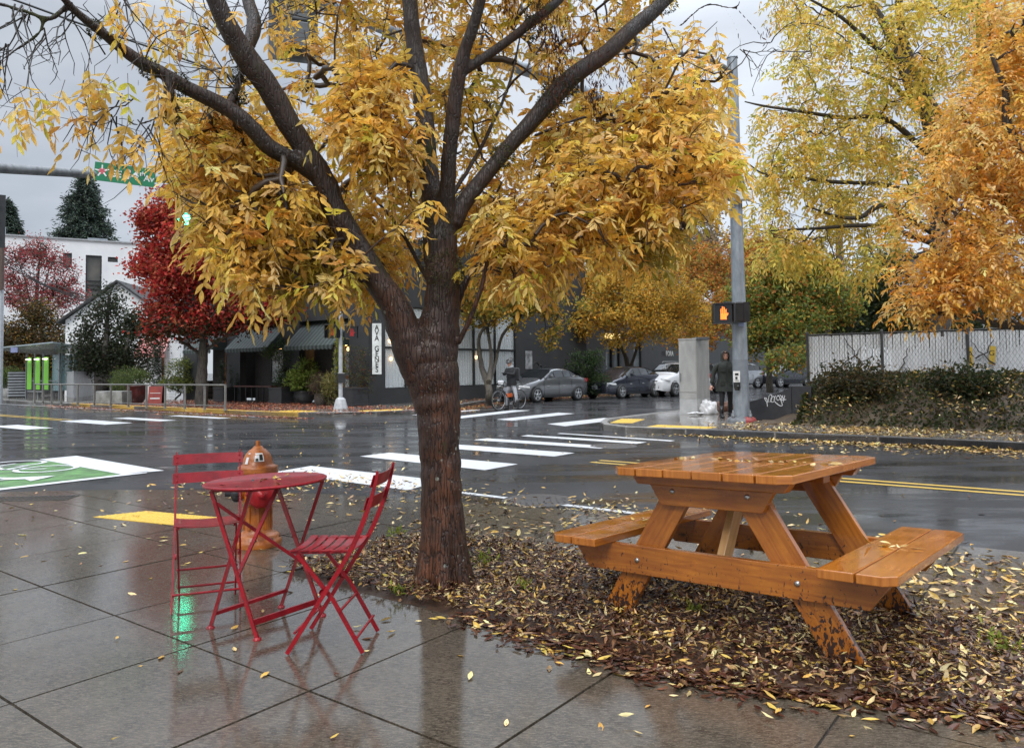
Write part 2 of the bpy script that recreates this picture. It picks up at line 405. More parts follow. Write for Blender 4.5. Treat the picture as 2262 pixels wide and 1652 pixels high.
# ------------------------------------------------------------------ road and pavements
mb = MB(); mb.quad((-600, -200, RZ), (600, -200, RZ), (600, 900, RZ), (-600, 900, RZ)); struct('road', mb, ASPH, 'wet black asphalt of the crossing with puddle sheen')
def clip(poly, a, b):
    out = []; n = len(poly)
    side = lambda p: (b[0]-a[0])*(p[1]-a[1])-(b[1]-a[1])*(p[0]-a[0])
    for i in range(n):
        p, q = poly[i], poly[(i+1) % n]; sp, sq = side(p), side(q)
        if sp >= 0: out.append(p)
        if (sp >= 0) != (sq >= 0): t = sp/(sp-sq); out.append((p[0]+t*(q[0]-p[0]), p[1]+t*(q[1]-p[1])))
    return out
KERBLINE = [(-14, 10.3), (1.6, 10.0), (2.6, 9.65), (3.3, 9.15), (3.95, 8.45), (4.6, 7.4), (5.1, 6.2), (5.5, 4.8), (5.8, 3.2), (6.05, 1.5), (6.3, -1), (6.4, -22)]
near_poly = [(-14, -22)] + KERBLINE[:1] + KERBLINE[1:]        # (c, m), clockwise in world -> fix orientation
def area(p): return sum(p[i][0]*p[(i+1) % len(p)][1]-p[(i+1) % len(p)][0]*p[i][1] for i in range(len(p)))/2
def slabs(cj, mj, bound, hole=None, gap=.006, z=0.0, th=.16, bev=.004, jit=.0012):
    mb = MB(); bound = bound if area(bound) > 0 else bound[::-1]
    for i in range(len(cj)-1):
        for j in range(len(mj)-1):
            r = [(cj[i]+gap, mj[j]+gap), (cj[i+1]-gap, mj[j]+gap), (cj[i+1]-gap, mj[j+1]-gap), (cj[i]+gap, mj[j+1]-gap)]
            if hole and any(cj[i] >= h_[0]-.01 and cj[i+1] <= h_[1]+.01 and mj[j] >= h_[2]-.01 and mj[j+1] <= h_[3]+.01 for h_ in hole): continue
            for k in range(len(bound)):
                r = clip(r, bound[k], bound[(k+1) % len(bound)])
                if len(r) < 3: break
            if len(r) < 3: continue
            zz = z + random.uniform(-jit, jit)
            P = [tuple(S(c, m)) for c, m in r]; mb.prism([(p[0], p[1]) for p in P][::-1] if area([(p[0], p[1]) for p in P]) < 0 else [(p[0], p[1]) for p in P], zz-th, zz)
    return mb
BED = (2.95, 4.35, -3.2, 4.05)
cj = [-14, -12, -10, -8, -6, -4, -2.4, -1.2, -.35, .45, 1.19, 1.93, 2.95, 3.3, 3.62, 4.35, 5.2, 6.6]
mj = [-22, -18, -14, -10, -7, -4.9, -3.2, -1.8, -.2, .75, 1.6, 2.47, 3.3, 4.05, 4.95, 5.85, 6.8, 7.9, 9.0, 10.4]
mb = slabs(cj, mj, near_poly, [(2.95, 4.35, .75, 4.05), (3.3, 4.35, -3.2, .75)], .006)
# rough dark joint filler a little below the slab tops
fill = [tuple(S(c, m)) for c, m in near_poly]; o = struct('pavement', mb, CONC, 'wet brown concrete slabs of the near pavement', .007)
E2 = MB(); pf = [(p[0], p[1]) for p in fill]; pf = pf if area(pf) > 0 else pf[::-1]
inner = [(c-.02, m-.02) for c, m in near_poly]; pf = [tuple(S(c, m))[:2] for c, m in inner]; pf = pf if area(pf) > 0 else pf[::-1]
E2.prism(pf, -.12, -.013); struct('pavement_joint_filler', E2, pm('joint_dirt', (.02, .015, .012), (.05, .04, .03), 30, .5, .7, .5, 90), 'dark dirt in the joints between the near slabs')
# planting bed
mb = MB(); nx, ny = 60, 200; V = []; F = []
for i in range(nx+1):
    for j in range(ny+1):
        c = BED[0]+(BED[1]-BED[0])*i/nx; m = BED[2]+(BED[3]-BED[2])*j/ny
        e = min(1, min(i, nx-i)/6)*min(1, min(j, ny-j)/8)
        e = e if (m > .75 or c > 3.3) else -1.2; V.append(tuple(S(c, m, -.012+.03*e*(.6+.5*math.sin(c*7+m*2)*math.cos(m*3.1))+random.uniform(-.004, .004))))
for i in range(nx):
    for j in range(ny): a = i*(ny+1)+j; F.append([a, a+1, a+ny+2, a+ny+1])
mb.add(V, F, smooth=True); struct('planting_bed_soil', mb, SOIL, 'dark wet soil of the planting bed under the leaves')

def flatpoly(mb, pts, z, mi=0):
    P = [tuple(S(c, m)) for c, m in pts]; A = area([(p[0], p[1]) for p in P]); P = P if A > 0 else P[::-1]
    mb.add([(p[0], p[1], z) for p in P], [list(range(len(P)))], [[(p[0], p[1]) for p in P]], mi)
def pave(name, pts, m, z=0.0, th=.16, label=None):
    mb = MB(); P = [tuple(S(c, q)) for c, q in pts]; P = [(p[0], p[1]) for p in P]; P = P if area(P) > 0 else P[::-1]
    mb.prism(P, z-th, z); return struct(name, mb, m, label)
def kerb(pts, w=.15, z0=RZ-.01, z1=.012, m=KERB, label=None, seg=1.6, name='kerb'):
    """kerb stones along a (c,m) polyline, inner side to the right"""
    mb = MB(); P = [S(c, q) for c, q in pts]
    for a, b in zip(P[:-1], P[1:]):
        L = (b-a).length; k = max(1, round(L/seg)); t = (b-a).normalized(); n = Vector((-t.y, t.x, 0))
        for i in range(k):
            mid = a+(b-a)*((i+.5)/k); mb.box((mid.x+n.x*w/2, mid.y+n.y*w/2, (z0+z1)/2), (L/k-.008, w, z1-z0), Matrix.Rotation(math.atan2(t.y, t.x), 4, 'Z'))
    return struct(name, mb, m, label, .015)
# far left corner pavement (c>14.5, m>17)
CL = [(14.75, 80), (14.55, 42), (14.3, 34), (14.5, 25.5), (14.35, 21.5), (14.6, 19.2), (15.1, 18.2), (16.1, 17.4), (17.3, 17.0), (19.5, 17.6), (21.5, 18.5), (24.2, 19.6), (27, 20.3), (34, 20.5), (120, 20.5)]
pave('pavement', CL + [(120, 60), (120, 80)], CONC2, label='wet far pavement along the dark restaurant')
kerb(CL[2:6][::1], m=YKERB, label='yellow painted kerb beside the railing'); kerb(CL[:3], label='grey kerb by the bus shelter'); kerb(CL[5:], label='grey kerb round the restaurant corner')
# island corner to the right (c>14.5, m<9.3)
CR = [(120, 9.6), (30, 9.6), (18.2, 9.7), (16.6, 9.65), (15.6, 9.2), (14.9, 8.7), (14.45, 7.9), (14.6, 6.6), (14.7, 3), (14.75, -60)]
pave('pavement', CR + [(120, -60)], CONC2, label='wet pavement of the far right corner')
kerb(CR[2:8], label='pale rounded kerb of the right corner'); kerb(CR[7:], m=KERBD, label='dark wet kerb along the leafy verge', seg=2.4); kerb(CR[:3], label='kerb of the side street beyond the steel cabinet')

# markings: sheets 4 mm above the road
def strip(name, polys, m, label, z=RZ+.004):
    mb = MB()
    for p in polys: flatpoly(mb, p, z)
    o = struct(name, mb, m, label); return o
rect = lambda c0, c1, m0, m1: [(c0, m0), (c1, m0), (c1, m1), (c0, m1)]
strip('crosswalk_marking', [[(6.30, 6.28), (7.10, 6.5), (7.12, 9.08), (6.42, 8.96)], [(8.15, 6.65), (8.93, 6.66), (9.0, 9.41), (8.36, 9.42)], [(10.02, 6.76), (10.62, 6.76), (10.67, 9.3), (10.05, 9.3)],
      [(11.45, 6.76), (11.9, 6.76), (11.95, 9.68), (11.52, 9.69)], [(12.5, 6.62), (12.88, 6.6), (13.0, 9.42), (12.72, 9.43)], [(13.25, 6.3), (13.45, 6.3), (13.75, 9.1), (13.6, 9.1)]], WHITE, 'white crosswalk bars over the road behind the tree')
strip('crosswalk_marking', [[(15.45, 10.1), (18.55, 10.1), (18.6, 10.85), (15.87, 10.9)], [(16.4, 12.44), (19.95, 12.68), (20.17, 13.42), (16.63, 13.12)], [(16.5, 14.3), (20.84, 15.0), (20.75, 15.65), (16.7, 14.95)], [(17.0, 16.35), (20.2, 16.6), (20.2, 17.0), (17.0, 16.8)]], WHITE, 'white crosswalk bars across the side street by the cyclist')
strip('crosswalk_marking', [rect(7.8, 8.45, 21.05, 23.3), rect(9.75, 10.5, 21.1, 23.95), rect(11.25, 11.75, 21.1, 23.9), rect(12.8, 13.2, 20.6, 23.5)], WHITE, 'white crosswalk bars on the road before the bus shelter')
strip('lane_line', [rect(6.47, 6.57, -30, 5.72)], WHITE, 'thin white edge line beyond the tree trunk')
strip('centre_line', [rect(9.66, 9.76, -40, 5.9), rect(9.92, 10.02, -40, 5.9), rect(9.9, 10.0, 24.2, 90), rect(10.16, 10.26, 24.2, 90)], YEL, 'double yellow centre line')
strip('lane_line', [rect(13.9, 14.0, 20.3, 44)], WHITE, 'white edge line before the yellow kerb')
strip('bike_box', [[(3.45, 9.95+.5), (5.45, 10.55), (5.4, 13.2), (-3, 13.2), (-3, 10.4)]], GREEN, 'green painted bike box on the asphalt')
strip('bike_box_edge', [[(-3, 10.28), (5.35, 10.36), (5.45, 10.52), (-3, 10.44)], [(5.08, 10.52), (5.62, 10.4), (5.8, 13.55), (5.22, 13.5)]], WHITE, 'white border of the green bike box', RZ+.008)
# bicycle symbol and arrow on the green box
mb = MB()
def arc(c0, m0, r, w, a0, a1, n=18, e=1.0):
    for i in range(n):
        t0, t1 = a0+(a1-a0)*i/n, a0+(a1-a0)*(i+1)/n
        q = [(c0+e*rr*math.cos(t), m0+rr*math.sin(t)) for rr, t in ((r, t0), (r+w, t0), (r+w, t1), (r, t1))]; flatpoly(mb, q, RZ+.012)
arc(4.75, 12.05, .34, .08, 0, 2*math.pi, 24); arc(4.75, 13.15, .34, .08, 0, 2*math.pi, 24)
for a, b in (((4.75, 12.05), (4.35, 12.45)), ((4.35, 12.45), (4.75, 12.7)), ((4.35, 12.45), (4.4, 13.0)), ((4.75, 12.7), (4.3, 12.95)), ((4.75, 13.15), (4.25, 12.95))):
    d = math.atan2(b[1]-a[1], b[0]-a[0]); nx_, ny_ = -math.sin(d)*.035, math.cos(d)*.035
    flatpoly(mb, [(a[0]+nx_, a[1]+ny_), (b[0]+nx_, b[1]+ny_), (b[0]-nx_, b[1]-ny_), (a[0]-nx_, a[1]-ny_)], RZ+.012)
arc(4.3, 11.9, .62, .16, math.pi*.62, math.pi*1.38, 16, .55); flatpoly(mb, [(4.05, 11.42), (4.5, 11.12), (4.08, 10.82), (4.12, 11.1), (3.86, 11.3)], RZ+.013)
struct('bike_symbol', mb, WHITE, 'white bicycle symbol and turn arrow on the green box')
# manhole and drain
def manhole(U, V, r, label):
    p = G(U, V, RZ); o = MB(); o.lathe([(r+.06, .002), (r+.05, .006), (r, .006), (r-.01, .003), (r-.02, .007), (.001, .007)], (p.x, p.y, RZ), 28)
    for k in range(-4, 5): o.box((p.x+k*r/5, p.y, RZ+.009), (.02, 1.5*math.sqrt(max(r*r-(k*r/5)**2, 0)), .006))
    tag(o.build('manhole_cover', pm('iron', (.06, .045, .035), (.03, .028, .026), 9, .4, .6, .4, 70)), label, 'manhole cover', 'manhole covers in the road')
manhole(1355, 985, .36, 'rusty manhole cover between crosswalk and yellow line'); manhole(1180, 1161, .01+.3, 'manhole cover on the asphalt right behind the tree trunk') if False else None
manhole(1190, 1160-55, .33, 'dark manhole cover beside the picnic table end of the road'); manhole(1078, 905, .3, 'small manhole cover just behind the cyclist')
IRON = pm('iron', (.06, .045, .035)); mb = MB(); a = G(-60, 1108, 0); b = G(152, 1103, 0); t = (b-a).normalized(); n = Vector((-t.y, t.x, 0)); L = (b-a).length
M = frame(t, n, UP, a)
mb = MB(M); mb.box((L/2, -.02, -.004), (L, .02, .02)); mb.box((L/2, .24, -.004), (L, .02, .02))
for k in range(int(L/.045)): mb.box((.02+k*.045, .11, -.002), (.016, .25, .016))
dr = thing('storm_drain', 'long black iron storm drain grate in the gutter', 'drain', tuple(a)); mb.build('grate', IRON, dr)
mb = MB(M); mb.box((L/2, .11, -.05), (L, .26, .02)); mb.build('drain_channel', pm('black', (.01, .01, .01), (.02, .02, .02), 5, .5), dr)
def tactile(pts, label, world=None):
    c = sum((Vector(p) for p in pts), Vector())/4; o = thing('tactile_paving', label, 'tactile paving', tuple(c), group='yellow tactile pads at the kerb ramps')
    mb = MB(); mb.prism([(p.x, p.y) for p in pts] if area([(p.x, p.y) for p in pts]) > 0 else [(p.x, p.y) for p in pts][::-1], -.005, .004); mb.build('pad', YEL2, o)
    d = MB(); a, b, c_, e = pts; n1 = int((b-a).length/.06); n2 = int((e-a).length/.06)
    for i in range(n1):
        for j in range(n2):
            p = a+(b-a)*((i+.5)/n1); q = e+(c_-e)*((i+.5)/n1); x = p+(q-p)*((j+.5)/n2)
            d.lathe([(.013, 0), (.009, .006), (.001, .006)], (x.x, x.y, .004), 6)
    k = d.build('domes', YEL2, o); k['kind'] = 'stuff'
tactile([G(*q) for q in ((206, 1142), (415, 1163), (526, 1147), (325, 1129))], 'yellow tactile pad behind the far red chair')
A4 = lambda x, y: (x/4.1026+1342.5, y/4.1026+604.1); A3 = lambda x, y: (x/4.2124+939.7, y/4.2124+671.2)
A2 = lambda x, y: (x/4.2124+469.9, y/4.2124+604.1); A1 = lambda x, y: (x/3.0756, y/3.0756+469.9)
tactile([S(14.72, 7.55), S(14.78, 6.25), S(15.4, 6.25), S(15.35, 7.6)], 'yellow tactile pad before the big signal pole')
tactile([S(15.45, 8.85), S(15.6, 8.35), S(16.9, 8.7), S(16.8, 9.3)], 'narrow yellow tactile pad facing the side street and parked cars')
tactile([S(14.72, 20.5), S(14.85, 19.2), S(15.45, 19.3), S(15.35, 20.5)], 'yellow tactile pad between railing and thin signal post')
tactile([S(15.95, 17.75), S(17.2, 17.3), S(17.6, 17.85), S(16.2, 18.35)], 'yellow tactile pad between thin signal post and curtained window')
# ------------------------------------------------------------------ picnic table
def woodmat(name, c1, c2, dirt=0, rough=.22):
    t = NT(name); uv = t.new('UVMap'); mp = t.new('Mapping'); t.l(uv.outputs[0], mp.inputs[0]); mp.inputs['Scale'].default_value = (1.0, 9, 1); v = mp.outputs[0]
    n1 = t.noise(v, 2.6, 6, .65, 1.4); wv = t.new('TexWave'); wv.wave_type = 'BANDS'; wv.bands_direction = 'Y'; t.l(v, wv.inputs[0]); wv.inputs['Scale'].default_value = 1.1; wv.inputs['Distortion'].default_value = 11; wv.inputs['Detail'].default_value = 3; wv.inputs['Detail Scale'].default_value = 1.3
    f = t.mix(.10, n1, wv.outputs[1]); c = t.mix(t.ramp(f, [(.30, 0.0), (.68, 1.0)]), c1, c2)
    uv2 = t.new('Mapping'); t.l(uv.outputs[0], uv2.inputs[0]); uv2.inputs['Scale'].default_value = (3.2, 5, 1)
    kn = t.new('TexVoronoi'); t.l(uv2.outputs[0], kn.inputs[0]); kn.inputs['Scale'].default_value = 1.15
    c = t.mix(t.ramp(kn.outputs[0], [(.03, 1.0), (.10, 0.0)]), c, tuple(x*.22 for x in c2))
    blotch = t.noise(t.coord('Object'), 4, 5, .6); c = t.mix(t.ramp(blotch, [(.4, 0.0), (.7, .45)]), c, tuple(x*.6 for x in c2))
    r = t.mix(t.ramp(t.noise(t.coord('Object'), 7, 4), [(.4, 0.0), (.65, 1.0)]), rough, rough+.2)
    sp = t.noise(t.coord('Object', (1, 1, .55)), 58, 3, .6, .8); z = t.new('SeparateXYZ'); t.l(t.coord('Object'), z.inputs[0])
    # splashed mud: thins out with height above the ground
    th = t.new('MapRange'); t.l(z.outputs[2], th.inputs[0]); th.inputs[1].default_value = 0.0; th.inputs[2].default_value = .50; th.inputs[3].default_value = .45 if dirt else .70; th.inputs[4].default_value = .72; th.inputs[2].default_value = .42
    mud = t.math('GREATER_THAN', sp, th.outputs[0]); c = t.mix(mud, c, (.03, .012, .008)); r = t.mix(mud, r, .5)
    if dirt == 0: pass
    t.set(color=c, rough=r, spec=.45, coat=.5, coatr=.08, normal=t.bump(f, .12, .003)); return t.m
WD = woodmat('stained_wood', (.50, .175, .020), (.27, .075, .010), 1); WT = woodmat('stained_wood_top', (.55, .20, .028), (.32, .092, .013), 0, .08)
WPALE = woodmat('pale_wood', (.55, .33, .14), (.42, .22, .08), 0, .3)
px = dict(tx=1.2208, ty=3.898, yaw=-.7211, tr=-.0319, tp=-.0243, L=1.2478, W=.8942, h=.7721, sh=.4124, so=.833, inset=.2187)
PT = Matrix.Translation((px['tx'], px['ty'], -.005)) @ Matrix.Rotation(px['yaw'], 4, 'Z') @ Matrix.Rotation(px['tp'], 4, 'X') @ Matrix.Rotation(px['tr'], 4, 'Y')
pt = thing('picnic_table', 'orange stained wooden picnic table with attached benches on the leaf litter', 'picnic table', PT.to_translation(), rot=PT.to_euler())
L, Wd, h, sh, so_, ins = px['L'], px['W'], px['h'], px['sh'], px['so'], px['inset']
def plank(mb, x0, x1, y0, y1, z1, th, clipc=0, corner=()):
    """horizontal plank along y with optional clipped corners"""
    P = []
    for cx, cy, k in ((x0, y0, 0), (x1, y0, 1), (x1, y1, 2), (x0, y1, 3)):
        if k in corner:
            sx_, sy_ = (1 if cx == x0 else -1), (1 if cy == y0 else -1)
            a, b = (cx+sx_*clipc, cy), (cx, cy+sy_*clipc); P += [a, b] if k in (2, 0) else [b, a]
            if k == 0: P[-2:] = [b, a]
            if k == 1: P[-2:] = [a, b]
            if k == 2: P[-2:] = [b, a]
            if k == 3: P[-2:] = [a, b]
        else: P.append((cx, cy))
    n = len(P); ox, oy = random.random()*9, random.random()*9
    V = [(x, y, z1-th) for x, y in P]+[(x, y, z1) for x, y in P]
    F = [list(range(n))[::-1], [n+i for i in range(n)]]; U = [[(V[i][1]+ox, V[i][0]+oy) for i in f] for f in F]
    for i in range(n):
        j = (i+1) % n; F.append([i, j, n+j, n+i]); e = abs(P[i][1]-P[j][1]) > abs(P[i][0]-P[j][0])
        U.append([((V[q][1] if e else V[q][2]*.3)+ox, (V[q][2] if e else V[q][0])+oy) for q in F[-1]])
    mb.add(V, F, U)
mb = MB(); pw = Wd/6; yy = L/2
for k in range(6):
    x0 = -Wd/2+k*pw+.004; plank(mb, x0, x0+pw-.008, -yy+random.uniform(-.004, .004), yy+random.uniform(-.004, .004), h+random.uniform(-.001, .001), .038, .05, (0, 3) if k == 0 else (1, 2) if k == 5 else ())
mb.build('tabletop', WT, pt, .004, world=False)
for sgn in (-1, 1):
    mb = MB(); bw = .142
    for k in range(2):
        a = sgn*(so_-.292)+(sgn*k*(bw+.009)); x0, x1 = sorted((a, a+sgn*bw)); outer = k == 1
        cor = (() if not outer else ((1, 2) if sgn > 0 else (0, 3))); plank(mb, x0, x1, -yy, yy, sh, .038, .045, cor)
    mb.build('bench_seat', WT, pt, .004, world=False)
def beam(mb, y, th, xt, xb, z0, z1):
    """board across, ends cut slanting (xt half length at the top, xb at the bottom)"""
    V = [(-xb, y-th/2, z0), (xb, y-th/2, z0), (xt, y-th/2, z1), (-xt, y-th/2, z1), (-xb, y+th/2, z0), (xb, y+th/2, z0), (xt, y+th/2, z1), (-xt, y+th/2, z1)]
    F = [(0,1,2,3), (5,4,7,6), (1,5,6,2), (4,0,3,7), (3,2,6,7), (4,5,1,0)]; ox, oy = random.random()*9, random.random()*9
    U = [[(V[i][0]+ox, V[i][2]+oy) for i in f] for f in F[:2]]+[[(V[i][2]*.3+ox, V[i][1]+oy) for i in f] for f in F[2:4]]+[[(V[i][0]+ox, V[i][1]+oy) for i in f] for f in F[4:]]
    mb.add(V, F, U)
def leg(mb, sgn, y, th, xt, zt, xb, zb, w):
    a = math.atan2(xb-xt, zt-zb); dx = w/2/math.cos(a)
    V = [(sgn*(xb-dx), y-th/2, zb), (sgn*(xb+dx), y-th/2, zb), (sgn*(xt+dx), y-th/2, zt), (sgn*(xt-dx), y-th/2, zt)]; V += [(x, yy_+th, z) for x, yy_, z in V]
    F = [(0,1,2,3), (5,4,7,6), (1,5,6,2), (4,0,3,7), (3,2,6,7), (4,5,1,0)]
    if sgn < 0: F = [f[::-1] for f in F]
    ox, oy = random.random()*9, random.random()*9; U = [[(V[i][2]/math.cos(a)+ox, V[i][0]*1+V[i][2]*math.tan(a)*sgn+V[i][1]+oy) for i in f] for f in F]
    mb.add(V, F, U)
STEEL = pm('bolt_steel', (.45, .45, .44), None, 5, .3, metal=.9)
for s in (-1, 1):
    yl = s*(L/2-ins); yb = yl+s*.038
    mb = MB(); beam(mb, yb, .038, .715, .60, h-.038-.045-.142, h-.038-.045-.002) if False else beam(mb, yb, .038, .315, .255, h-.186, h-.090); mb.build('upper_beam', WD, pt, .003, world=False)
    mb = MB(); beam(mb, yb+s*.010, .07, .405, .370, h-.0885, h-.0385); mb.build('cleat', WD, pt, .003, world=False)
    mb = MB(); beam(mb, yb, .038, .80, .69, sh-.038-.140, sh-.0385); mb.build('lower_beam', WD, pt, .003, world=False)
    for sg in (-1, 1):
        mb = MB(); leg(mb, sg, yl-.0, .036, .160, h-.0925, .575, 0.0, .14)
        lg = mb.build('leg', WD, pt, .003, world=False)
        for bx_, bz_ in ((.19, h-.118), (.40, sh-.11)):
            b = MB(); b.lathe([(.013, 0), (.012, .005), (.006, .009), (.0005, .0095)], (sg*bx_, yb+s*.019, bz_), 12, Matrix.Rotation(RAD(90)*s*-1, 4, 'X')); b.build('bolt', STEEL, lg, world=False)
    mb = MB(); A = Vector((0.0, s*(L/2-ins-.02), sh-.16)); B = Vector((0.0, s*.06, h-.04)); d = B-A
    mb.box((A+B)/2, (.038, .085, d.length), frame((1, 0, 0), d.normalized().cross(Vector((1, 0, 0))), d.normalized())); mb.build('brace', WPALE, pt, .003, world=False)
mb = MB(); mb.box((0, 0, h-.062), (Wd*.86, .085, .045)); mb.build('cleat', WD, pt, .003, world=False)

# ------------------------------------------------------------------ red bistro set
def redmat():
    t = NT('red_paint'); v = t.coord('Object'); n = t.noise(v, 14, 5); c = t.mix(t.ramp(n, [(.35, 0.0), (.7, 1.0)]), (.31, .005, .012), (.17, .003, .008))
    vo = t.new('TexVoronoi'); t.l(v, vo.inputs[0]); vo.inputs['Scale'].default_value = 110; dr = t.ramp(vo.outputs[0], [(.15, 1.0), (.42, 0.0)])
    t.set(color=c, rough=.30, spec=.35, coat=.18, coatr=.06, normal=t.bump(dr, .5, .0025)); return t.m
RED = redmat()
bc = Vector((-1.234, 3.8184, .71)); tilt = (.0289, -.0085)
FEET = [G(*q) for q in ((465.2, 1387), (568, 1413), (621, 1341), (712, 1360))]      # A B C D
TOPS = [G(U/1.4898, V/1.4898, .685) for U, V in ((825, 1614), (694.7, 1613.7), (1062.6, 1580), (913.6, 1604))]
bt = thing('bistro_table', 'round red metal bistro table with crossed folding legs beside the hydrant', 'table', (bc.x, bc.y, 0))
M = Matrix.Translation(bc) @ Matrix.Rotation(-tilt[0], 4, 'Y') @ Matrix.Rotation(tilt[1], 4, 'X')
mb = MB(M); mb.lathe([(.001, -.002), (.275, -.002), (.285, -.004), (.2935, -.010), (.2955, -.006), (.2955, 0), (.290, .003), (.284, .0005), (.001, .0005)], n=64); mb.build('tabletop', RED, bt)
A_, B_, C_, D_ = FEET; tA, tB, tC, tD = TOPS
fl = lambda a, b, w=.0125, n=4, m=None: (m or MB()).tube([a, b], w, n, smooth=False)
for f, t_ in ((A_, tA), (B_, tB), (C_, tC), (D_, tD)):
    l = fl(f+UP*.006, t_, .0115); l.lathe([(.02, 0), (.018, .008), (.011, .014)], tuple(f), 12); l.build('leg', RED, bt)
mid = lambda a, b, t: a+(b-a)*t
mb = MB(); fl(mid(A_, tA, .11), mid(C_, tC, .14), .012, m=mb); mb.build('stretcher', RED, bt)
mb = MB(); mb.tube([mid(B_, tB, .11), mid(D_, tD, .12)], .019, 4, flat=.35, smooth=False); mb.build('stretcher', RED, bt)
mb = MB(); fl(mid(B_, tB, .92), mid(D_, tD, .42), .011, m=mb); mb.build('brace', RED, bt)
mb = MB(); fl(tD, mid(B_, tB, .42), .011, m=mb); mb.build('brace', RED, bt)
mb = MB(); fl(mid(tA, tB, .02), mid(tC, tD, .98), .010, m=mb); mb.tube([tB, tA], .009, 4); mb.tube([tC, tD], .009, 4); mb.build('top_rail', RED, bt)

def folding_chair(name, label, F1, F2, F3, F4, extra=None):
    """F1/F3 front feet, F2/F4 rear feet (near/far side); stiles run from the front feet up to the back"""
    c = (F1+F2+F3+F4)/4; fw = ((F1-F2)+(F3-F4)); fw.z = 0; fw.normalize(); sd = ((F3-F1)+(F4-F2)); sd.z = 0; hw = sd.length/4; sd.normalize(); sd = (sd-fw*sd.dot(fw)).normalized()
    hd = ((F1-F2).length+(F3-F4).length)/4
    M = frame(fw, sd, UP, c); th = thing(name, label, 'chair', c, rot=M.to_euler(), group='red folding bistro chairs'); M0 = M
    P = lambda x, y, z: Vector((x, y, z))
    for s in (-1, 1):
        y = s*hw
        # stile: front foot -> rear of seat -> curved back
        pts = spline([P(hd, y, .005), P(hd*.22, y, .21), P(-hd*.58, y, .42), P(-hd*.92, y, .53), P(-hd*1.20, y, .65), P(-hd*1.36, y, .74), P(-hd*1.44, y, .805)], 4)
        m = MB(); m.tube(pts, lerp_r([.0135, .0135, .014, .015, .014, .010, .009], len(pts)), 4, flat=.5, smooth=False, up=(1, 0, 0)); m.build('stile', RED, th, world=False)
        y2 = y-s*.022
        m = MB(); m.tube([P(-hd, y2, .005), P(-hd*.2, y2, .235), P(hd*.78, y2, .435)], .0125, 4, flat=.5, smooth=False, up=(1, 0, 0)); m.build('leg', RED, th, world=False)
        m = MB(); m.tube([P(-hd*.55, y2-s*.006, .448), P(hd*.95, y2-s*.006, .442)], .010, 4, smooth=False); m.build('seat_rail', RED, th, world=False); m = MB(); m.lathe([(.016, -.004), (.016, .004), (.001, .004)], (hd*.06, y-s*.01, .27), 10, Matrix.Rotation(RAD(90), 4, 'X')); m.build('pivot', RED, th, world=False)
    m = MB(); ns_ = 6
    for k in range(ns_):
        x = -hd*.58+(hd*1.45)*k/(ns_-1); w_ = .036
        V = []; nseg = 8
        for i in range(nseg+1):
            y = -hw*.97+2*hw*.97*i/nseg; z = .456-.014*(1-(y/hw)**2)
            for dx, dz in ((-w_/2, 0), (w_/2, 0), (w_/2, -.004), (-w_/2, -.004)): V.append((x+dx, y, z+dz))
        F = []
        for i in range(nseg):
            for j in range(4): F.append([i*4+j, (i+1)*4+j, (i+1)*4+(j+1) % 4, i*4+(j+1) % 4])
        F += [[0,1,2,3], [nseg*4+3, nseg*4+2, nseg*4+1, nseg*4]]
        m.add(V, F)
    m.build('seat_slats', RED, th, world=False)
    for z0, x0, hgt in ((.735, -hd*1.30, .055), (.635, -hd*1.12, .055)):
        m = MB(); V = []; nseg = 12
        for i in range(nseg+1):
            y = -(hw*1.10)+2*hw*1.10*i/nseg; x = x0-.022*(1-(y/hw)**2)+.004
            lean = -.30
            for dz in (0, hgt):
                for dx in (0, -.003): V.append((x+dx+lean*dz, y, z0+dz))
        F = []
        for i in range(nseg):
            a, b = i*4, (i+1)*4; F += [[a, a+2, b+2, b], [a+1, b+1, b+3, a+3], [a+2, a+3, b+3, b+2], [a, b, b+1, a+1]]
        F += [[0,1,3,2], [nseg*4, nseg*4+2, nseg*4+3, nseg*4+1]]
        m.add(V, F); bs = m.build('back_slat', RED, th, world=False)
        for s in (-1, 1):
            for dz in (.014, .041):
                r = MB(); r.lathe([(.005, 0), (.004, .0025), (.0005, .003)], (x0+.006-.3*dz, s*hw*.98, z0+dz), 8, Matrix.Rotation(RAD(90), 4, 'Y')); r.build('rivet', RED, bs, world=False)
    for x, z, y_ in ((hd*.80, .095, 1), (-hd*.86, .075, .93), (-hd*.38, .185, .93)):
        m = MB(); m.tube([P(x, -hw*y_, z), P(x, hw*y_, z)], .0065, 6); m.build('rung', RED, th, world=False)
    return th
folding_chair('folding_chair', 'red folding chair with slatted seat standing between table and tree trunk', G(615.5, 1445), G(781.4, 1447), G(704, 1391), G(853, 1393))
yf, yb_ = 3.80, 4.13
folding_chair('folding_chair', 'red folding chair seen from the front behind the bistro table', G(531, 1337), G(526, 1310), G(377, 1366), G(389, 1328))

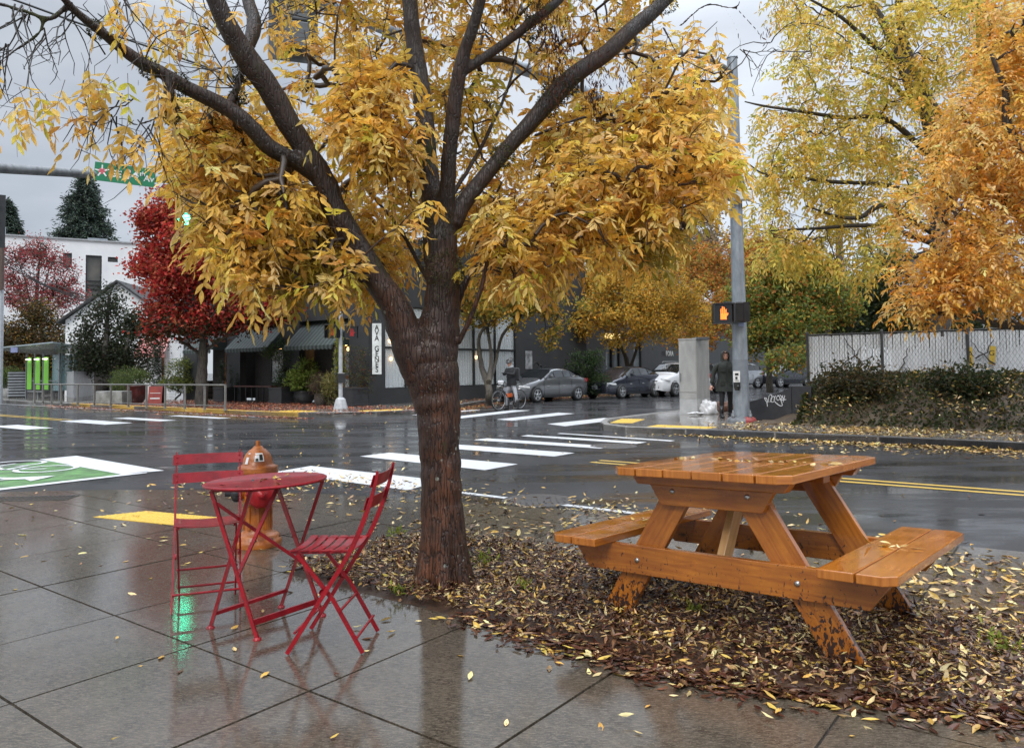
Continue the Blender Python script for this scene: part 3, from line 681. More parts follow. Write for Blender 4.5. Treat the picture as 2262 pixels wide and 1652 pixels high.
# ------------------------------------------------------------------ fire hydrant
ORG = pm('hydrant_orange', (.46, .135, .012), (.22, .055, .010), 9, .25, .5, .5, 60, coat=.2); BLK = pm('black_paint', (.012, .012, .013), (.03, .028, .028), 9, .25, .4); REDC = pm('cap_red', (.40, .01, .015), (.24, .008, .012), 9, .25, .45, .2, 40)
hp = G(569, 1203); hy = thing('fire_hydrant', 'weathered orange fire hydrant with red and black caps behind the table', 'fire hydrant', hp)
mb = MB(Matrix.Translation(hp)); mb.lathe([(.165, 0), (.168, .03), (.160, .05), (.150, .055), (.150, .075), (.135, .085), (.108, .095), (.098, .12), (.098, .30), (.106, .305), (.106, .325), (.097, .33), (.097, .50), (.105, .505), (.135, .51), (.140, .53), (.138, .55)], n=40)
for k in range(10):
    a = k*math.pi/5; mb.box((.1*math.cos(a), .1*math.sin(a), .20), (.012, .02, .16), Matrix.Rotation(a, 4, 'Z'))
mb.build('barrel', ORG, hy)
mb = MB(Matrix.Translation(hp)); mb.lathe([(.138, .55), (.140, .565), (.115, .575), (.106, .585), (.100, .62), (.085, .655), (.058, .685), (.040, .695), (.034, .705), (.03, .71), (.001, .712)], n=40); mb.lathe([(.019, .708), (.016, .75)], n=5, smooth=False); mb.lathe([(.016, .75), (.001, .7505)], n=5, smooth=False); mb.build('bonnet', ORG, hy)
mb = MB(Matrix.Translation(hp))
for k in range(8): a = k*math.pi/4+.2; mb.lathe([(.012, -.04), (.012, -.014), (.0005, -.012)], (.129*math.cos(a), .129*math.sin(a), .55), 6); mb.lathe([(.012, .044), (.012, .066), (.0005, .068)], (.15*math.cos(a), .15*math.sin(a), .0), 6)
mb.build('flange_bolt', pm('rust', (.16, .06, .025), (.07, .03, .02), 20, .5), hy)['kind'] = 'stuff'
def nozzle(dr, r, l, zc, m):
    d = Vector(dr).normalized(); X = d.cross(UP).normalized(); M = frame(X, UP.cross(X)*-1 if False else d.cross(X), d, hp+Vector((0, 0, zc)))
    mb = MB(M); mb.lathe([(r*.8, .06), (r*.85, l*.55), (r*1.0, l*.58)], n=28); mb.build('nozzle', ORG, hy)
    mb = MB(M); mb.lathe([(r, l*.55), (r*1.1, l*.6), (r*1.1, l*.82), (r*.95, l*.88), (r*.6, l*.92), (.02, l*.93), (.02, l*1.12), (.001, l*1.12)], n=28)
    for k in range(10): a = k*math.pi/5; mb.box((r*1.1*math.cos(a), r*1.1*math.sin(a), l*.72), (.012, .012, l*.2), Matrix.Rotation(a, 4, 'Z'))
    mb.build('cap', m, hy)
nozzle((.45, -.9, 0), .088, .20, .385, REDC); nozzle((-.95, -.25, 0), .050, .20, .375, BLK); nozzle((.95, .3, 0), .046, .17, .43, ORG)
# stickers on the bonnet (curved patches hugging the dome)
STW = pm('sticker_white', (.72, .72, .72), (.6, .6, .6), 20, .35); STB = pm('sticker_black', (.02, .02, .02), None, 20, .35)
def sticker(a0, a1, z0, z1, mi_m, r0=.1015, r1=.082, dr=.003):
    mb = MB(Matrix.Translation(hp)); mb.lathe([(r0+dr, z0), ((r0+r1)/2+dr+.0035, (z0+z1)/2), (r1+dr, z1)], n=8, a0=a0, a1=a1); mb.build('sticker', mi_m, hy)
f0 = math.atan2(-hp.y, -hp.x); sticker(f0-.22, f0+.42, .61, .668, STW, .104, .073); sticker(f0-.95, f0-.70, .592, .668, STW, .107, .073)
sticker(f0+.10, f0+.34, .618, .658, STB, .1025, .080, .0045); sticker(f0-.16, f0+.02, .613, .632, STB, .1035, .096, .0045)
# ------------------------------------------------------------------ barks
def barkmat(name, c1, c2, c3, sc_=1.0, moss=0, lichen=0, rough=.33):
    t = NT(name); v = t.coord('Object', (30*sc_, 30*sc_, 5*sc_)); n = t.noise(v, 1.0, 8, .68, .6); vo = t.new('TexVoronoi'); vo.feature = 'DISTANCE_TO_EDGE'; vv = t.coord('Object', (52*sc_, 52*sc_, 6.5*sc_)); ds = t.new('TexNoise'); t.l(vv, ds.inputs['Vector']); ds.inputs['Scale'].default_value = 1.3
    vm_ = t.new('VectorMath'); vm_.operation = 'ADD'; t.l(vv, vm_.inputs[0]); t.l(ds.outputs[1], vm_.inputs[1]); t.l(vm_.outputs[0], vo.inputs[0]); vo.inputs['Scale'].default_value = 1.0
    crack = t.ramp(vo.outputs[0], [(.0, .0), (.12, 1.0)]); big = t.noise(t.coord('Object', (1, 1, .6)), 3.2*sc_, 5, .65)
    c = t.mix(t.ramp(n, [(.35, 0.0), (.68, 1.0)]), c1, c2); c = t.mix(t.ramp(big, [(.45, 0.0), (.62, 1.0)]), c, c3); c = t.mix(t.math('SUBTRACT', 1.0, crack), c, tuple(x*.18 for x in c1))
    r = t.mix(t.ramp(big, [(.4, 0.0), (.6, 1.0)]), rough, rough+.25)
    h = t.mix(.45, crack, n)
    if lichen:
        lv = t.new('TexVoronoi'); t.l(t.coord('Object'), lv.inputs[0]); lv.inputs['Scale'].default_value = 11; lm = t.math('MULTIPLY', t.ramp(lv.outputs[0], [(.10, 1.0), (.13, 0.0)]), t.ramp(t.noise(t.coord('Object'), 2.6, 3), [(.56, 0.0), (.62, 1.0)]))
        sp = t.ramp(t.noise(t.coord('Object'), 60, 4, .7), [(.62, 0.0), (.68, 1.0)]); sp = t.math('MULTIPLY', sp, t.ramp(t.noise(t.coord('Object'), 4, 3), [(.48, 0.0), (.6, 1.0)]))
        c = t.mix(t.math('MAXIMUM', t.math('MULTIPLY', lm, .8), sp), c, (.30, .32, .27))
    if moss:
        zz = t.new('SeparateXYZ'); t.l(t.coord('Object'), zz.inputs[0]); hi = t.new('MapRange'); t.l(zz.outputs[2], hi.inputs[0]); hi.inputs[1].default_value = 1.2; hi.inputs[2].default_value = 2.1; c = t.mix(t.math('MULTIPLY', hi.outputs[0], .75), c, (.017, .014, .012)); lichup = hi.outputs[0]
        mm = t.ramp(t.noise(t.coord('Object'), 3.4, 5, .7), [(.60, 0.0), (.66, 1.0)]); c = t.mix(mm, c, (.035, .038, .010)); r = t.mix(mm, r, .9)
    t.set(color=c, rough=r, spec=.4, normal=t.bump(t.noise(t.coord('Object'), 45, 5, .7), .35, .006, t.bump(h, .7, .010))); return t.m
BARK = barkmat('ash_bark', (.066, .028, .016), (.030, .017, .012), (.125, .042, .016), 1, 1, 1); TWIG = pm('ash_twig', (.05, .028, .016), (.025, .018, .014), 8, .45)
SUCK = pm('young_stem', (.18, .09, .035), (.10, .05, .02), 8, .4)
BARK2 = barkmat('grey_bark', (.075, .062, .050), (.04, .033, .028), (.09, .075, .05), .5, 0, 0, .5); DARKTWIG = pm('dark_twig', (.035, .028, .024), (.02, .017, .015), 8, .5)
MOSS = pm('moss', (.050, .052, .012), (.022, .026, .008), 30, .95, None, 1.0, 90)

# ------------------------------------------------------------------ the ash tree
# limbs: (U, V, distance, width in survey pixels)
LIMBS = [
 [(980,1320,4.5,150), (980,1285,4.5,124), (978,1240,4.5,106), (976,1150,4.5,100), (974,1050,4.5,98), (970,960,4.5,100), (965,890,4.5,112), (955,830,4.5,128), (960,770,4.5,120), (972,710,4.5,98), (978,650,4.5,84), (975,600,4.5,80), (972,540,4.52,84), (970,470,4.55,86), (962,430,4.58,66)],
 [(968,950,4.5,84), (950,860,4.5,96), (918,790,4.47,98), (895,735,4.46,84), (868,670,4.44,72), (830,615,4.42,64), (780,530,4.38,60), (742,465,4.34,60), (712,395,4.3,58), (670,325,4.24,54), (628,255,4.18,58), (590,190,4.12,58), (545,130,4.06,60), (512,75,4.0,52), (480,10,3.95,46), (450,-60,3.9,42), (425,-150,3.85,34)],
 [(540,120,4.08,30), (562,60,4.2,36), (545,-10,4.3,30), (530,-90,4.4,24)],
 [(712,395,4.3,44), (655,358,4.2,42), (594,325,4.1,42), (548,275,4.02,42), (503,240,3.98,40), (440,208,3.9,38), (400,188,3.85,36), (366,165,3.8,32), (318,142,3.75,33), (274,112,3.7,30), (225,72,3.6,25), (168,27,3.5,22), (120,-30,3.4,18), (80,-110,3.3,13)],
 [(150,12,3.5,16), (110,42,3.45,15), (60,28,3.42,13), (0,10,3.4,12), (-90,-10,3.3,9)], [(100,40,3.45,12), (85,75,3.43,11), (30,115,3.4,10), (-20,150,3.4,8)],
 [(962,470,4.58,62), (950,400,4.62,50), (942,320,4.66,48), (936,240,4.7,46), (925,160,4.74,44), (912,80,4.78,42), (905,0,4.82,38), (900,-110,4.9,32), (910,-230,5,24), (930,-340,5.1,16)],
 [(985,480,4.5,46), (988,420,4.46,40), (992,350,4.43,38), (1000,270,4.4,38), (1008,200,4.37,38), (1022,130,4.34,34), (1045,60,4.3,30), (1062,0,4.27,27), (1085,-100,4.2,22), (1100,-220,4.1,15)],
 [(1020,160,4.36,26), (1070,128,4.4,24), (1130,85,4.44,24), (1185,42,4.48,25), (1235,0,4.52,24), (1300,-70,4.6,18), (1350,-160,4.7,12)],
 [(1000,500,4.52,46), (1020,455,4.55,44), (1075,385,4.6,38), (1130,318,4.66,38), (1180,262,4.7,42), (1230,205,4.75,50), (1280,158,4.8,44), (1340,118,4.86,42), (1400,62,4.92,40), (1450,20,4.97,36), (1510,-40,5.05,28), (1590,-120,5.15,20)],
 [(1012,760,4.44,15), (1040,700,4.4,15), (1062,640,4.38,14), (1080,560,4.4,12), (1092,480,4.42,9)], [(1005,690,4.6,16), (1030,620,4.65,18), (1050,560,4.7,14), (1075,480,4.75,11), (1110,400,4.8,8)],
 [(1010,640,4.62,12), (1080,560,4.75,12), (1140,480,4.9,11), (1200,430,5.0,9), (1290,400,5.1,8)], [(900,740,4.6,12), (860,610,4.75,11), (800,540,4.9,10), (700,500,5.0,9), (600,470,5.1,7)],
 [(1030,600,4.7,12), (1100,520,4.9,12), (1160,480,5.1,11), (1250,430,5.3,10), (1380,400,5.5,8), (1500,360,5.6,6)], [(945,620,4.6,14), (880,500,4.8,12), (800,400,5.0,10), (760,280,5.1,8), (740,150,5.2,6)],
 [(958,500,4.7,12), (900,380,5.0,10), (860,250,5.2,8), (830,120,5.3,6)], [(1000,430,4.7,14), (1060,330,5.0,12), (1120,200,5.2,10), (1150,80,5.3,7)], [(1180,300,4.9,10), (1290,260,5.1,9), (1400,240,5.3,8), (1520,230,5.4,6)],
 [(370,165,3.8,24), (372,200,3.8,26), (378,240,3.8,26), (385,262,3.8,30)], [(372,248,3.8,10), (345,262,3.78,9), (300,275,3.75,8), (270,262,3.72,7), (215,275,3.7,6), (195,240,3.7,4)], [(360,255,3.8,6), (330,225,3.78,6), (290,222,3.75,5), (250,240,3.72,4), (205,232,3.7,3)],
 [(500,240,4.0,20), (525,190,4.1,20), (535,140,4.2,18), (520,90,4.3,12), (480,60,4.35,8)], [(240,80,3.6,8), (258,30,3.55,7), (275,-30,3.5,6)], [(215,70,3.6,5), (205,110,3.6,5), (195,170,3.6,3)], [(318,142,3.75,6), (300,200,3.72,5), (268,240,3.7,4), (215,255,3.7,3)],
]
DEAD = [(1500,60,4.9,7), (1560,12,4.85,7), (1622,18,4.8,7), (1640,-10,4.75,5)], [(1622,14,4.8,6), (1660,55,4.75,6), (1700,100,4.7,5), (1745,128,4.65,4), (1790,120,4.6,3), (1825,70,4.6,2)], [(1600,16,4.8,5), (1625,60,4.78,4), (1640,115,4.76,3), (1665,128,4.75,2)], [(1465,60,4.95,8), (1480,90,4.93,7), (1498,125,4.92,6)]
tree = thing('ash_tree', 'large yellow ash tree with mossy forked trunk beside the picnic table', 'tree', G(980, 1290))
mb = MB(); NOD = []; NR = []
for li, Lm in enumerate(LIMBS + list(DEAD)):
    pts = [D(U, V, y) for U, V, y, w_ in Lm]; r = [w_/2/FPX*y*.91 for U, V, y, w_ in Lm]; sp = spline(pts, 4); rr = lerp_r(r, len(sp))
    if li == 0: sp[0].z = min(sp[0].z, -.1)
    rr = [a*(1+random.uniform(-.02, .02)) for a in rr]
    big = max(r) > .03; sp2 = [p+Vector((random.uniform(-1, 1), random.uniform(-1, 1), 0))*rr[i]*(.06 if big else .18) for i, p in enumerate(sp)]
    mb.tube(sp2, rr, 16 if big else 8)
    for p, q in list(zip(sp2, rr))[(14 if li == 0 else 2)::2]:
        if li < len(LIMBS) and li != 0: NOD.append(p); NR.append(q)
# root flare
for k in range(7):
    a = k*2*math.pi/7+.3; b = G(980, 1290); d = Vector((math.cos(a), math.sin(a), 0)); mb.tube([b+d*.04+UP*.45, b+d*.085+UP*.18, b+d*.135+UP*.04, b+d*.19-UP*.05], [.08, .065, .05, .025], 10)
tr = mb.build('trunk', BARK, tree)
rm = tr.modifiers.new('union', 'REMESH'); rm.mode = 'VOXEL'; rm.voxel_size = .011; rm.use_smooth_shade = True
sm_ = tr.modifiers.new('smooth', 'SMOOTH'); sm_.factor = .5; sm_.iterations = 5
tx = bpy.data.textures.new('lumps', 'CLOUDS'); tx.noise_scale = .09; tx.noise_depth = 4
dm = tr.modifiers.new('lumps', 'DISPLACE'); dm.texture = tx; dm.strength = .006; dm.mid_level = .5; dm.texture_coords = 'LOCAL'
# moss pads on the limbs
mp_, ma_, mn_ = [], [], []
def moss_pad(U, V, y, r, L, n):
    c = np.array(tuple(D(U, V, y))); d = rdir(n); r *= 1.16; mp_.append(c + d*np.array([L, r, r])*rng.uniform(.85, 1.05, (n, 1))); ma_.append(d+rng.normal(0, .5, (n, 3))); mn_.append(rdir(n))
for U, V, y, r, L, n in ((1228,205,4.73,.070,.08,700), (1255,185,4.78,.068,.07,600), (1210,232,4.72,.066,.07,500), (1110,345,4.62,.056,.07,600), (1178,60,4.46,.055,.05,400), (1180,30,4.48,.05,.06,300), (985,600,4.45,.105,.10,1100), (975,500,4.5,.11,.07,900), (950,560,4.52,.10,.06,500), (1470,10,4.98,.05,.08,400),
                   (374,225,3.8,.034,.03,400), (378,252,3.8,.042,.04,450), (395,188,3.85,.045,.05,350), (212,66,3.6,.034,.03,250), (330,152,3.76,.042,.04,300), (530,165,4.12,.034,.04,350), (525,215,4.08,.03,.04,300), (975,640,4.48,.11,.05,500)):
    moss_pad(U, V, y, r, L, n)
mp_, ma_, mn_ = map(np.concatenate, (mp_, ma_, mn_)); n = len(mp_)
leaf_object('moss', mp_, ma_, mn_, rng.uniform(.010, .022, n), .006, palette(n, [(.06, .062, .014), (.03, .034, .01), (.10, .09, .02)], [3, 4, 1]), T_CARD, NEEDLE, tree)['kind'] = 'stuff'
# ---- sprays of compound leaves
BACK = [(372,235), (348,330), (372,420), (398,500), (432,585), (520,650), (590,692), (700,688), (800,690), (850,665), (905,668), (960,610), (1010,640), (1045,700), (1090,668), (1170,676), (1250,618), (1330,600), (1390,628), (1470,600), (1555,545), (1530,480), (1605,468), (1645,400), (1640,270), (1612,200), (1575,120), (1510,40), (1520,-120), (1480,-330), (1280,-520), (1000,-620), (700,-520), (540,-330), (560,-120), (590,60), (560,150), (520,190), (470,190)]
F1 = [(375,225), (480,225), (620,300), (690,430), (790,560), (850,660), (700,690), (590,690), (430,585), (375,430)]
F2 = [(680,490), (780,470), (900,560), (880,640), (800,680), (690,600)]
F3 = [(1015,500), (1100,470), (1250,370), (1420,330), (1560,300), (1640,290), (1640,410), (1560,545), (1400,620), (1250,610), (1170,675), (1060,660)]
F4 = [(740,180), (900,150), (910,440), (800,430), (720,330)]
F5 = [(1080,420), (1200,320), (1350,240), (1500,150), (1580,180), (1620,300), (1400,380), (1180,440)]
UPB = [(1380,-200), (1250,-480), (1000,-600), (720,-500), (560,-300), (640,-60), (900,-60), (1300,-60)]
LIMBUV = np.array([(a[0]+(b[0]-a[0])*t_, a[1]+(b[1]-a[1])*t_, a[2]+(b[2]-a[2])*t_) for li in (0, 1, 3, 6, 7, 8, 9) for a, b in zip(LIMBS[li][:-1], LIMBS[li][1:]) for t_ in (0, .33, .66)])
MG = (40, 5, 50)
_sp = sample_poly
def sample_poly(n, poly, a, b, pw=1.0, mg=MG): return _sp(n, poly, a, b, pw, mg)
pts = np.concatenate([sample_poly(640, BACK, 4.75, 6.9), sample_poly(150, UPB, 3.6, 6.0), sample_poly(190, F1, 4.0, 4.9), sample_poly(34, F2, 4.05, 4.8), sample_poly(180, F3, 4.2, 5.3), sample_poly(56, F4, 4.2, 4.7), sample_poly(60, F5, 4.75, 5.6),
    _sp(6, [(880,450), (955,450), (955,520), (880,520)], 4.05, 4.2), _sp(3, [(870,330), (920,330), (925,400), (880,400)], 4.1, 4.3), _sp(3, [(1120,590), (1170,590), (1170,630), (1130,630)], 4.2, 4.5), _sp(5, [(1560,90), (1590,90), (1620,220), (1580,220)], 4.4, 4.9)])
sample_poly = _sp; LIMBUV = None
segs, X, tips, par = grow(NOD, NR, pts, .0055, .22, .10)
order_t = np.argsort(np.min(np.linalg.norm(pts[:, None, :]-np.array([tuple(p) for p in NOD])[None, ::6], axis=2), axis=1))
tipdir = []; tippos = []
for t in tips: tippos.append(X[t]); tipdir.append(unit(X[t]-X[par[t]]))
tippos = np.array(tippos); tipdir = np.array(tipdir)
LP, LD, SEG = [], [], list(segs)
for p, d in zip(tippos, tipdir):
    d = unit(d*.5 + rng.normal(0, .35, 3) + np.array([0, 0, .45])); L_ = rng.uniform(.12, .27); pp = [p, p+d*L_*.5+rng.normal(0, .01, 3), p+d*L_+rng.normal(0, .02, 3)]
    SEG.append(([Vector(q) for q in pp], [.0042, .0034, .0022]))
    for s_ in (.05, .3, .55, .8, 1.0):
        q = p+d*L_*s_; a = unit(np.cross(d, rng.normal(0, 1, 3)))
        for sg in (-1, 1):
            if rng.uniform() < .14: continue
            LP.append(q); LD.append(unit(a*sg*1.0 + d*.45 + np.array([0, 0, -.15]) + rng.normal(0, .18, 3)))
_A = np.array(LP); _u, _v = project(_A); _k = (_v < 0) | (inpoly(_u-22, _v, BACK) & inpoly(_u+18, _v, BACK) & inpoly(_u, _v+14, BACK))
_k &= ~((_u < 445) & (_v > 405) & (_v < 510) & (rng.uniform(0, 1, len(_u)) < .75))
LP = [p for p, k_ in zip(LP, _k) if k_]; LD = [p for p, k_ in zip(LD, _k) if k_]
# sparse leafy bits in the open upper left and small tufts along the limbs
for U, V, y, k in [(195,175,3.6,6), (205,200,3.6,5), (250,10,3.5,4), (245,20,3.5,3), (340,170,3.7,6), (355,200,3.7,6), (375,185,3.7,4), (330,20,3.8,4), (355,60,3.8,4), (370,85,3.8,4), (300,300,3.7,5), (330,315,3.7,5), (270,330,3.7,5), (350,290,3.7,4), (205,300,3.7,4), (240,180,3.7,3), (40,190,3.5,4), (60,215,3.5,5), (25,240,3.5,4), (80,240,3.5,4), (15,160,3.5,3), (520,60,4,4), (430,20,4,4), (585,40,4.1,4), (470,120,4.2,5), (450,70,4.3,5), (420,100,4.3,4), (400,60,4.3,4), (480,30,4.3,4), (560,190,4.3,5), (385,20,4.2,4), (620,-10,4.2,5), (1590,90,4.6,4), (1545,60,4.7,4), (1600,130,4.6,4), (150,230,3.7,2), (265,160,3.7,3), (160,200,3.6,2)]:
    c = np.array(tuple(D(U, V, y))); LPn = 0
    for _ in range(max(2, int(k*.75))):
        LP.append(c+rng.normal(0, .035, 3)-np.array([0, 0, -.03])); LD.append(unit(rng.normal(0, .6, 3)+np.array([0, 0, -.9])))
LP = np.array(LP); LD = np.array(LD); _u, _v = project(LP); _k = ~((_u > 195) & (_u < 352) & (_v > 325) & (_v < 412)); LP = LP[_k]; LD = LD[_k]; n = len(LP)
# natural colour: gold outside, a few greener clumps low on the left, browner top
Zc = LP[:, 2]; gcl = np.zeros(n)
for U, V, y, rr_ in ((720,590,4.4,.34), (840,580,4.3,.22), (640,560,4.6,.3), (1390,590,5,.35), (1100,190,5.1,.35), (880,240,5.2,.4), (1500,560,5,.3)):
    q = np.linalg.norm(LP-np.array(tuple(D(U, V, y))), axis=1); gcl = np.maximum(gcl, np.clip(1.3-q/rr_, 0, 1))
base = palette(n, [(.95, .62, .16), (.93, .55, .10), (.91, .60, .12), (.96, .69, .28), (.66, .56, .08), (.56, .27, .06)], [6, 5, 4, 4, 1, .5], .13)
gr = palette(n, [(.30, .30, .035), (.17, .22, .025), (.42, .36, .045)], [3, 2, 2]); base = base*(1-gcl[:, None]*.8)+gr*gcl[:, None]*.8
P_, A_2, N_, L_2, C_2 = compound(LP, LD, rng.uniform(.10, .18, n), base, .067, .03, .42, 3)
ncard = len(P_); wide = L_2*rng.uniform(.30, .42, ncard)
leaf_object('crown', P_, A_2, N_, L_2, wide, C_2, T_OVATE, LEAF, tree, curl=.17)
rs = []
for p, d in zip(LP[::1], LD[::1]): rs.append(([Vector(p), Vector(p+d*.09-np.array([0, 0, .015])), Vector(p+d*.17-np.array([0, 0, .07]))], [.0016, .0012, .0008]))
tubes_object('branches', SEG, TWIG, tree, 5); tubes_object('leaf_stalks', rs, SUCK, tree, 3)['kind'] = 'stuff'
# bare black twigs, upper left and right
BT = []
def twigs(root, dirn, n, L, spread, y_j=.15, r=.004, kink=5):
    for _ in range(n):
        p = np.array(tuple(root))+rng.normal(0, .02, 3); d = unit(np.array(dirn)+rng.normal(0, spread, 3)); P2 = [p]
        step = L*rng.uniform(.6, 1.2)/kink
        for k in range(kink):
            d = unit(d+rng.normal(0, .28, 3)+np.array([0, 0, -.12])); p = p+d*step; P2.append(p)
            if rng.uniform() < .55 and k:
                dd = unit(d+rng.normal(0, .7, 3)); BT.append(([Vector(p), Vector(p+dd*step*.9), Vector(p+dd*step*1.6+rng.normal(0, .02, 3))], [r*.6, r*.45, r*.25]))
        BT.append(([Vector(q) for q in P2], list(np.linspace(r, r*.4, kink+1))))
for U, V, y, dx, dz, n_, L_ in ((160,20,3.5,-.6,-.8,4,.35), (60,30,3.42,-.3,-.9,4,.35), (20,100,3.4,-.4,-.9,3,.35), (100,70,3.43,-.2,-1,3,.3), (215,275,3.7,-.6,.2,4,.3), (250,262,3.72,-.2,-.9,4,.35), (310,272,3.75,.1,-1,5,.4), (345,262,3.78,0,-1,4,.4), (290,225,3.75,-.2,-1,3,.3), (520,190,4.1,-.5,.6,7,.45), (530,140,4.2,-.6,.5,7,.45), (480,70,4.35,-.5,.6,6,.5), (525,215,4.1,-.4,-.3,5,.35), (275,-10,3.5,.1,-1,3,.35), (240,110,3.7,.3,.9,3,.3), (318,142,3.75,.5,.8,2,.4), (1640,110,4.75,.2,-.4,3,.2), (1790,110,4.6,-.6,-.1,3,.25), (1700,100,4.7,-.6,-.2,3,.3), (0,120,3.4,.1,-1,3,.3), (560,60,4.2,.4,.8,4,.5), (600,20,4.3,.3,.6,4,.5), (40,10,3.4,.2,-1,3,.4)):
    twigs(D(U, V, y), (dx, 0, dz), n_, L_, .35)
tubes_object('bare_twigs', BT, DARKTWIG, tree, 4)['kind'] = 'stuff'
# brown seed bunches
SP, SA = [], []
for U, V, y, n_, l in ((1190,40,4.4,130,.10), (1225,70,4.4,170,.12), (1240,120,4.4,170,.16), (1228,190,4.42,110,.12), (1320,180,4.7,130,.14), (1310,215,4.7,90,.10), (1385,170,4.8,60,.1), (1120,10,4.4,100,.09), (60,25,3.45,20,.04), (950,20,4.6,50,.08), (1690,70,4.7,14,.05)):
    c = np.array(tuple(D(U, V, y))); SP.append(c+rng.normal(0, 1, (n_, 3))*np.array([l*.35, l*.35, l*.7])); SA.append(np.array([0, 0, -1.0])+rng.normal(0, .35, (n_, 3)))
SP = np.concatenate(SP); SA = np.concatenate(SA); n = len(SP)
leaf_object('seed_bunches', SP, SA, rdir(n), rng.uniform(.03, .045, n), .008, palette(n, [(.10, .035, .018), (.16, .06, .03), (.05, .02, .014)], [3, 2, 2]), T_RHOMB, LEAF, tree)['kind'] = 'stuff'

# ------------------------------------------------------------------ general trees
def make_tree(name, label, cat, trunk, blobs, n_spray, cols, wts, per=26, spread=.35, leaf=.09, ratio=.4, bark=BARK2, twig=DARKTWIG, comp=False, poly=None, droop=-.3, group=None, shell=.3, r0=.008, cnt=None, tmpl=T_RHOMB, jit=.14, lmat=LEAF, colfn=None, extra_bare=0, wander=.2, normal_up=0.0):
    base = trunk[0][0][0]; o = thing(name, label, cat, (base[0], base[1], base[2]), group=group)
    mb = MB(); nod, nr = [], []
    for P, r in trunk:
        sp = spline(P, 5); rr = lerp_r(r, len(sp)); rr = [q*(1+random.uniform(-.06, .06)) for q in rr]; sp = [p+Vector((random.uniform(-1, 1), random.uniform(-1, 1), 0))*rr[i]*.12 for i, p in enumerate(sp)]
        mb.tube(sp, rr, 10)
        k0 = len(sp)//3 if P is trunk[0][0] else 1
        nod += sp[k0:]; nr += rr[k0:]
    mb.build('trunk', bark, o)
    pts = sample_poly(n_spray, *poly) if poly is not None and not blobs else sample_blobs(n_spray, blobs, shell)
    if poly is not None and blobs: pts = np.concatenate([pts, sample_poly(n_spray//2, *poly)])
    segs, X, tips, par = grow(nod, nr, pts, r0, wander, .03)
    tubes_object('branches', segs, twig, o, 4)
    tp = np.array([X[t] for t in tips]); td = unit(np.array([X[t]-X[par[t]] for t in tips]))
    if comp:
        k = per; q = np.repeat(tp, k, axis=0)+rng.normal(0, spread, (len(tp)*k, 3)); dd = unit(rng.normal(0, 1, q.shape)+np.repeat(td, k, axis=0)*.5+np.array([0, 0, droop])); n = len(q)
        C = palette(n, cols, wts, jit)
        if colfn is not None: C = colfn(q, C)
        P_, A_, N_, L_, C_ = compound(q, dd, np.full(n, leaf*2.6), C, leaf, leaf*.35, .35, comp if isinstance(comp, int) and comp > 1 else 3)
        leaf_object('crown', P_, A_, N_, L_, L_*ratio, C_, tmpl, lmat, o, curl=.06)
    else:
        q = np.repeat(tp, per, axis=0)+rng.normal(0, spread, (len(tp)*per, 3)); n = len(q); shade = np.repeat(rng.normal(1, .10, len(tp)), per)
        A = unit(rng.normal(0, 1, q.shape)+np.array([0, 0, droop])); C = palette(n, cols, wts, jit)*shade[:, None]
        if colfn is not None: C = colfn(q, C)
        N_ = rdir(n)+np.array([0, 0, normal_up])
        leaf_object('crown', q, A, N_, rng.uniform(.6, 1.25, n)*leaf, ratio*leaf, C, tmpl, lmat, o)
    return o
V3 = lambda U, V, y: D(U, V, y)
def bl(U, V, y, rx, ry=None, rz=None): return (D(U, V, y), (rx, ry or rx, rz or rx))
# orange tree overhanging the fence on the right
tb = S(16.2, -1.6, 0); T = tb
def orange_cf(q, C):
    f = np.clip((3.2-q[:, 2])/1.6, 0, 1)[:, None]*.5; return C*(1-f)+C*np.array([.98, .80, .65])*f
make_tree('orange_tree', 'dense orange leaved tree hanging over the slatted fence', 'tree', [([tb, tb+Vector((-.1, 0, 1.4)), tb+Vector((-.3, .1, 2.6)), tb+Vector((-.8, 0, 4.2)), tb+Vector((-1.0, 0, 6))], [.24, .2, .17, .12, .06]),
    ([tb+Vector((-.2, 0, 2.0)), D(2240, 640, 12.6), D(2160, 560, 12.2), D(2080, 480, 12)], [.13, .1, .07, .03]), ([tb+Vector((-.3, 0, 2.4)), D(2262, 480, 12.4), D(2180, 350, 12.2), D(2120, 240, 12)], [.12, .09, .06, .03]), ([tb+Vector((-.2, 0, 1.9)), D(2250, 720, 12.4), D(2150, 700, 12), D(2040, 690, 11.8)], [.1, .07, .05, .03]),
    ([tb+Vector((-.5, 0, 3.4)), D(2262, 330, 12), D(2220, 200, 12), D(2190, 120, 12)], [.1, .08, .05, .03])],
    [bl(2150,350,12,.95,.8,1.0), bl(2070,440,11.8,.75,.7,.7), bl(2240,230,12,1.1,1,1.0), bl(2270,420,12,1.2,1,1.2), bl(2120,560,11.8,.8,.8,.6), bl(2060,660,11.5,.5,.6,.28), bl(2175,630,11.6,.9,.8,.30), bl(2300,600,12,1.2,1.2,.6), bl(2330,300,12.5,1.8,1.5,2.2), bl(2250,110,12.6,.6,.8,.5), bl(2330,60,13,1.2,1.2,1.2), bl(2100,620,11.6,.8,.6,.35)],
    430, [(.95, .58, .15), (.92, .50, .09), (.95, .66, .27), (.85, .40, .06)], [5, 4, 3, 1.5], per=16, spread=.12, leaf=.105, comp=3, ratio=.38, r0=.007, tmpl=T_RHOMB, colfn=orange_cf, shell=.1)
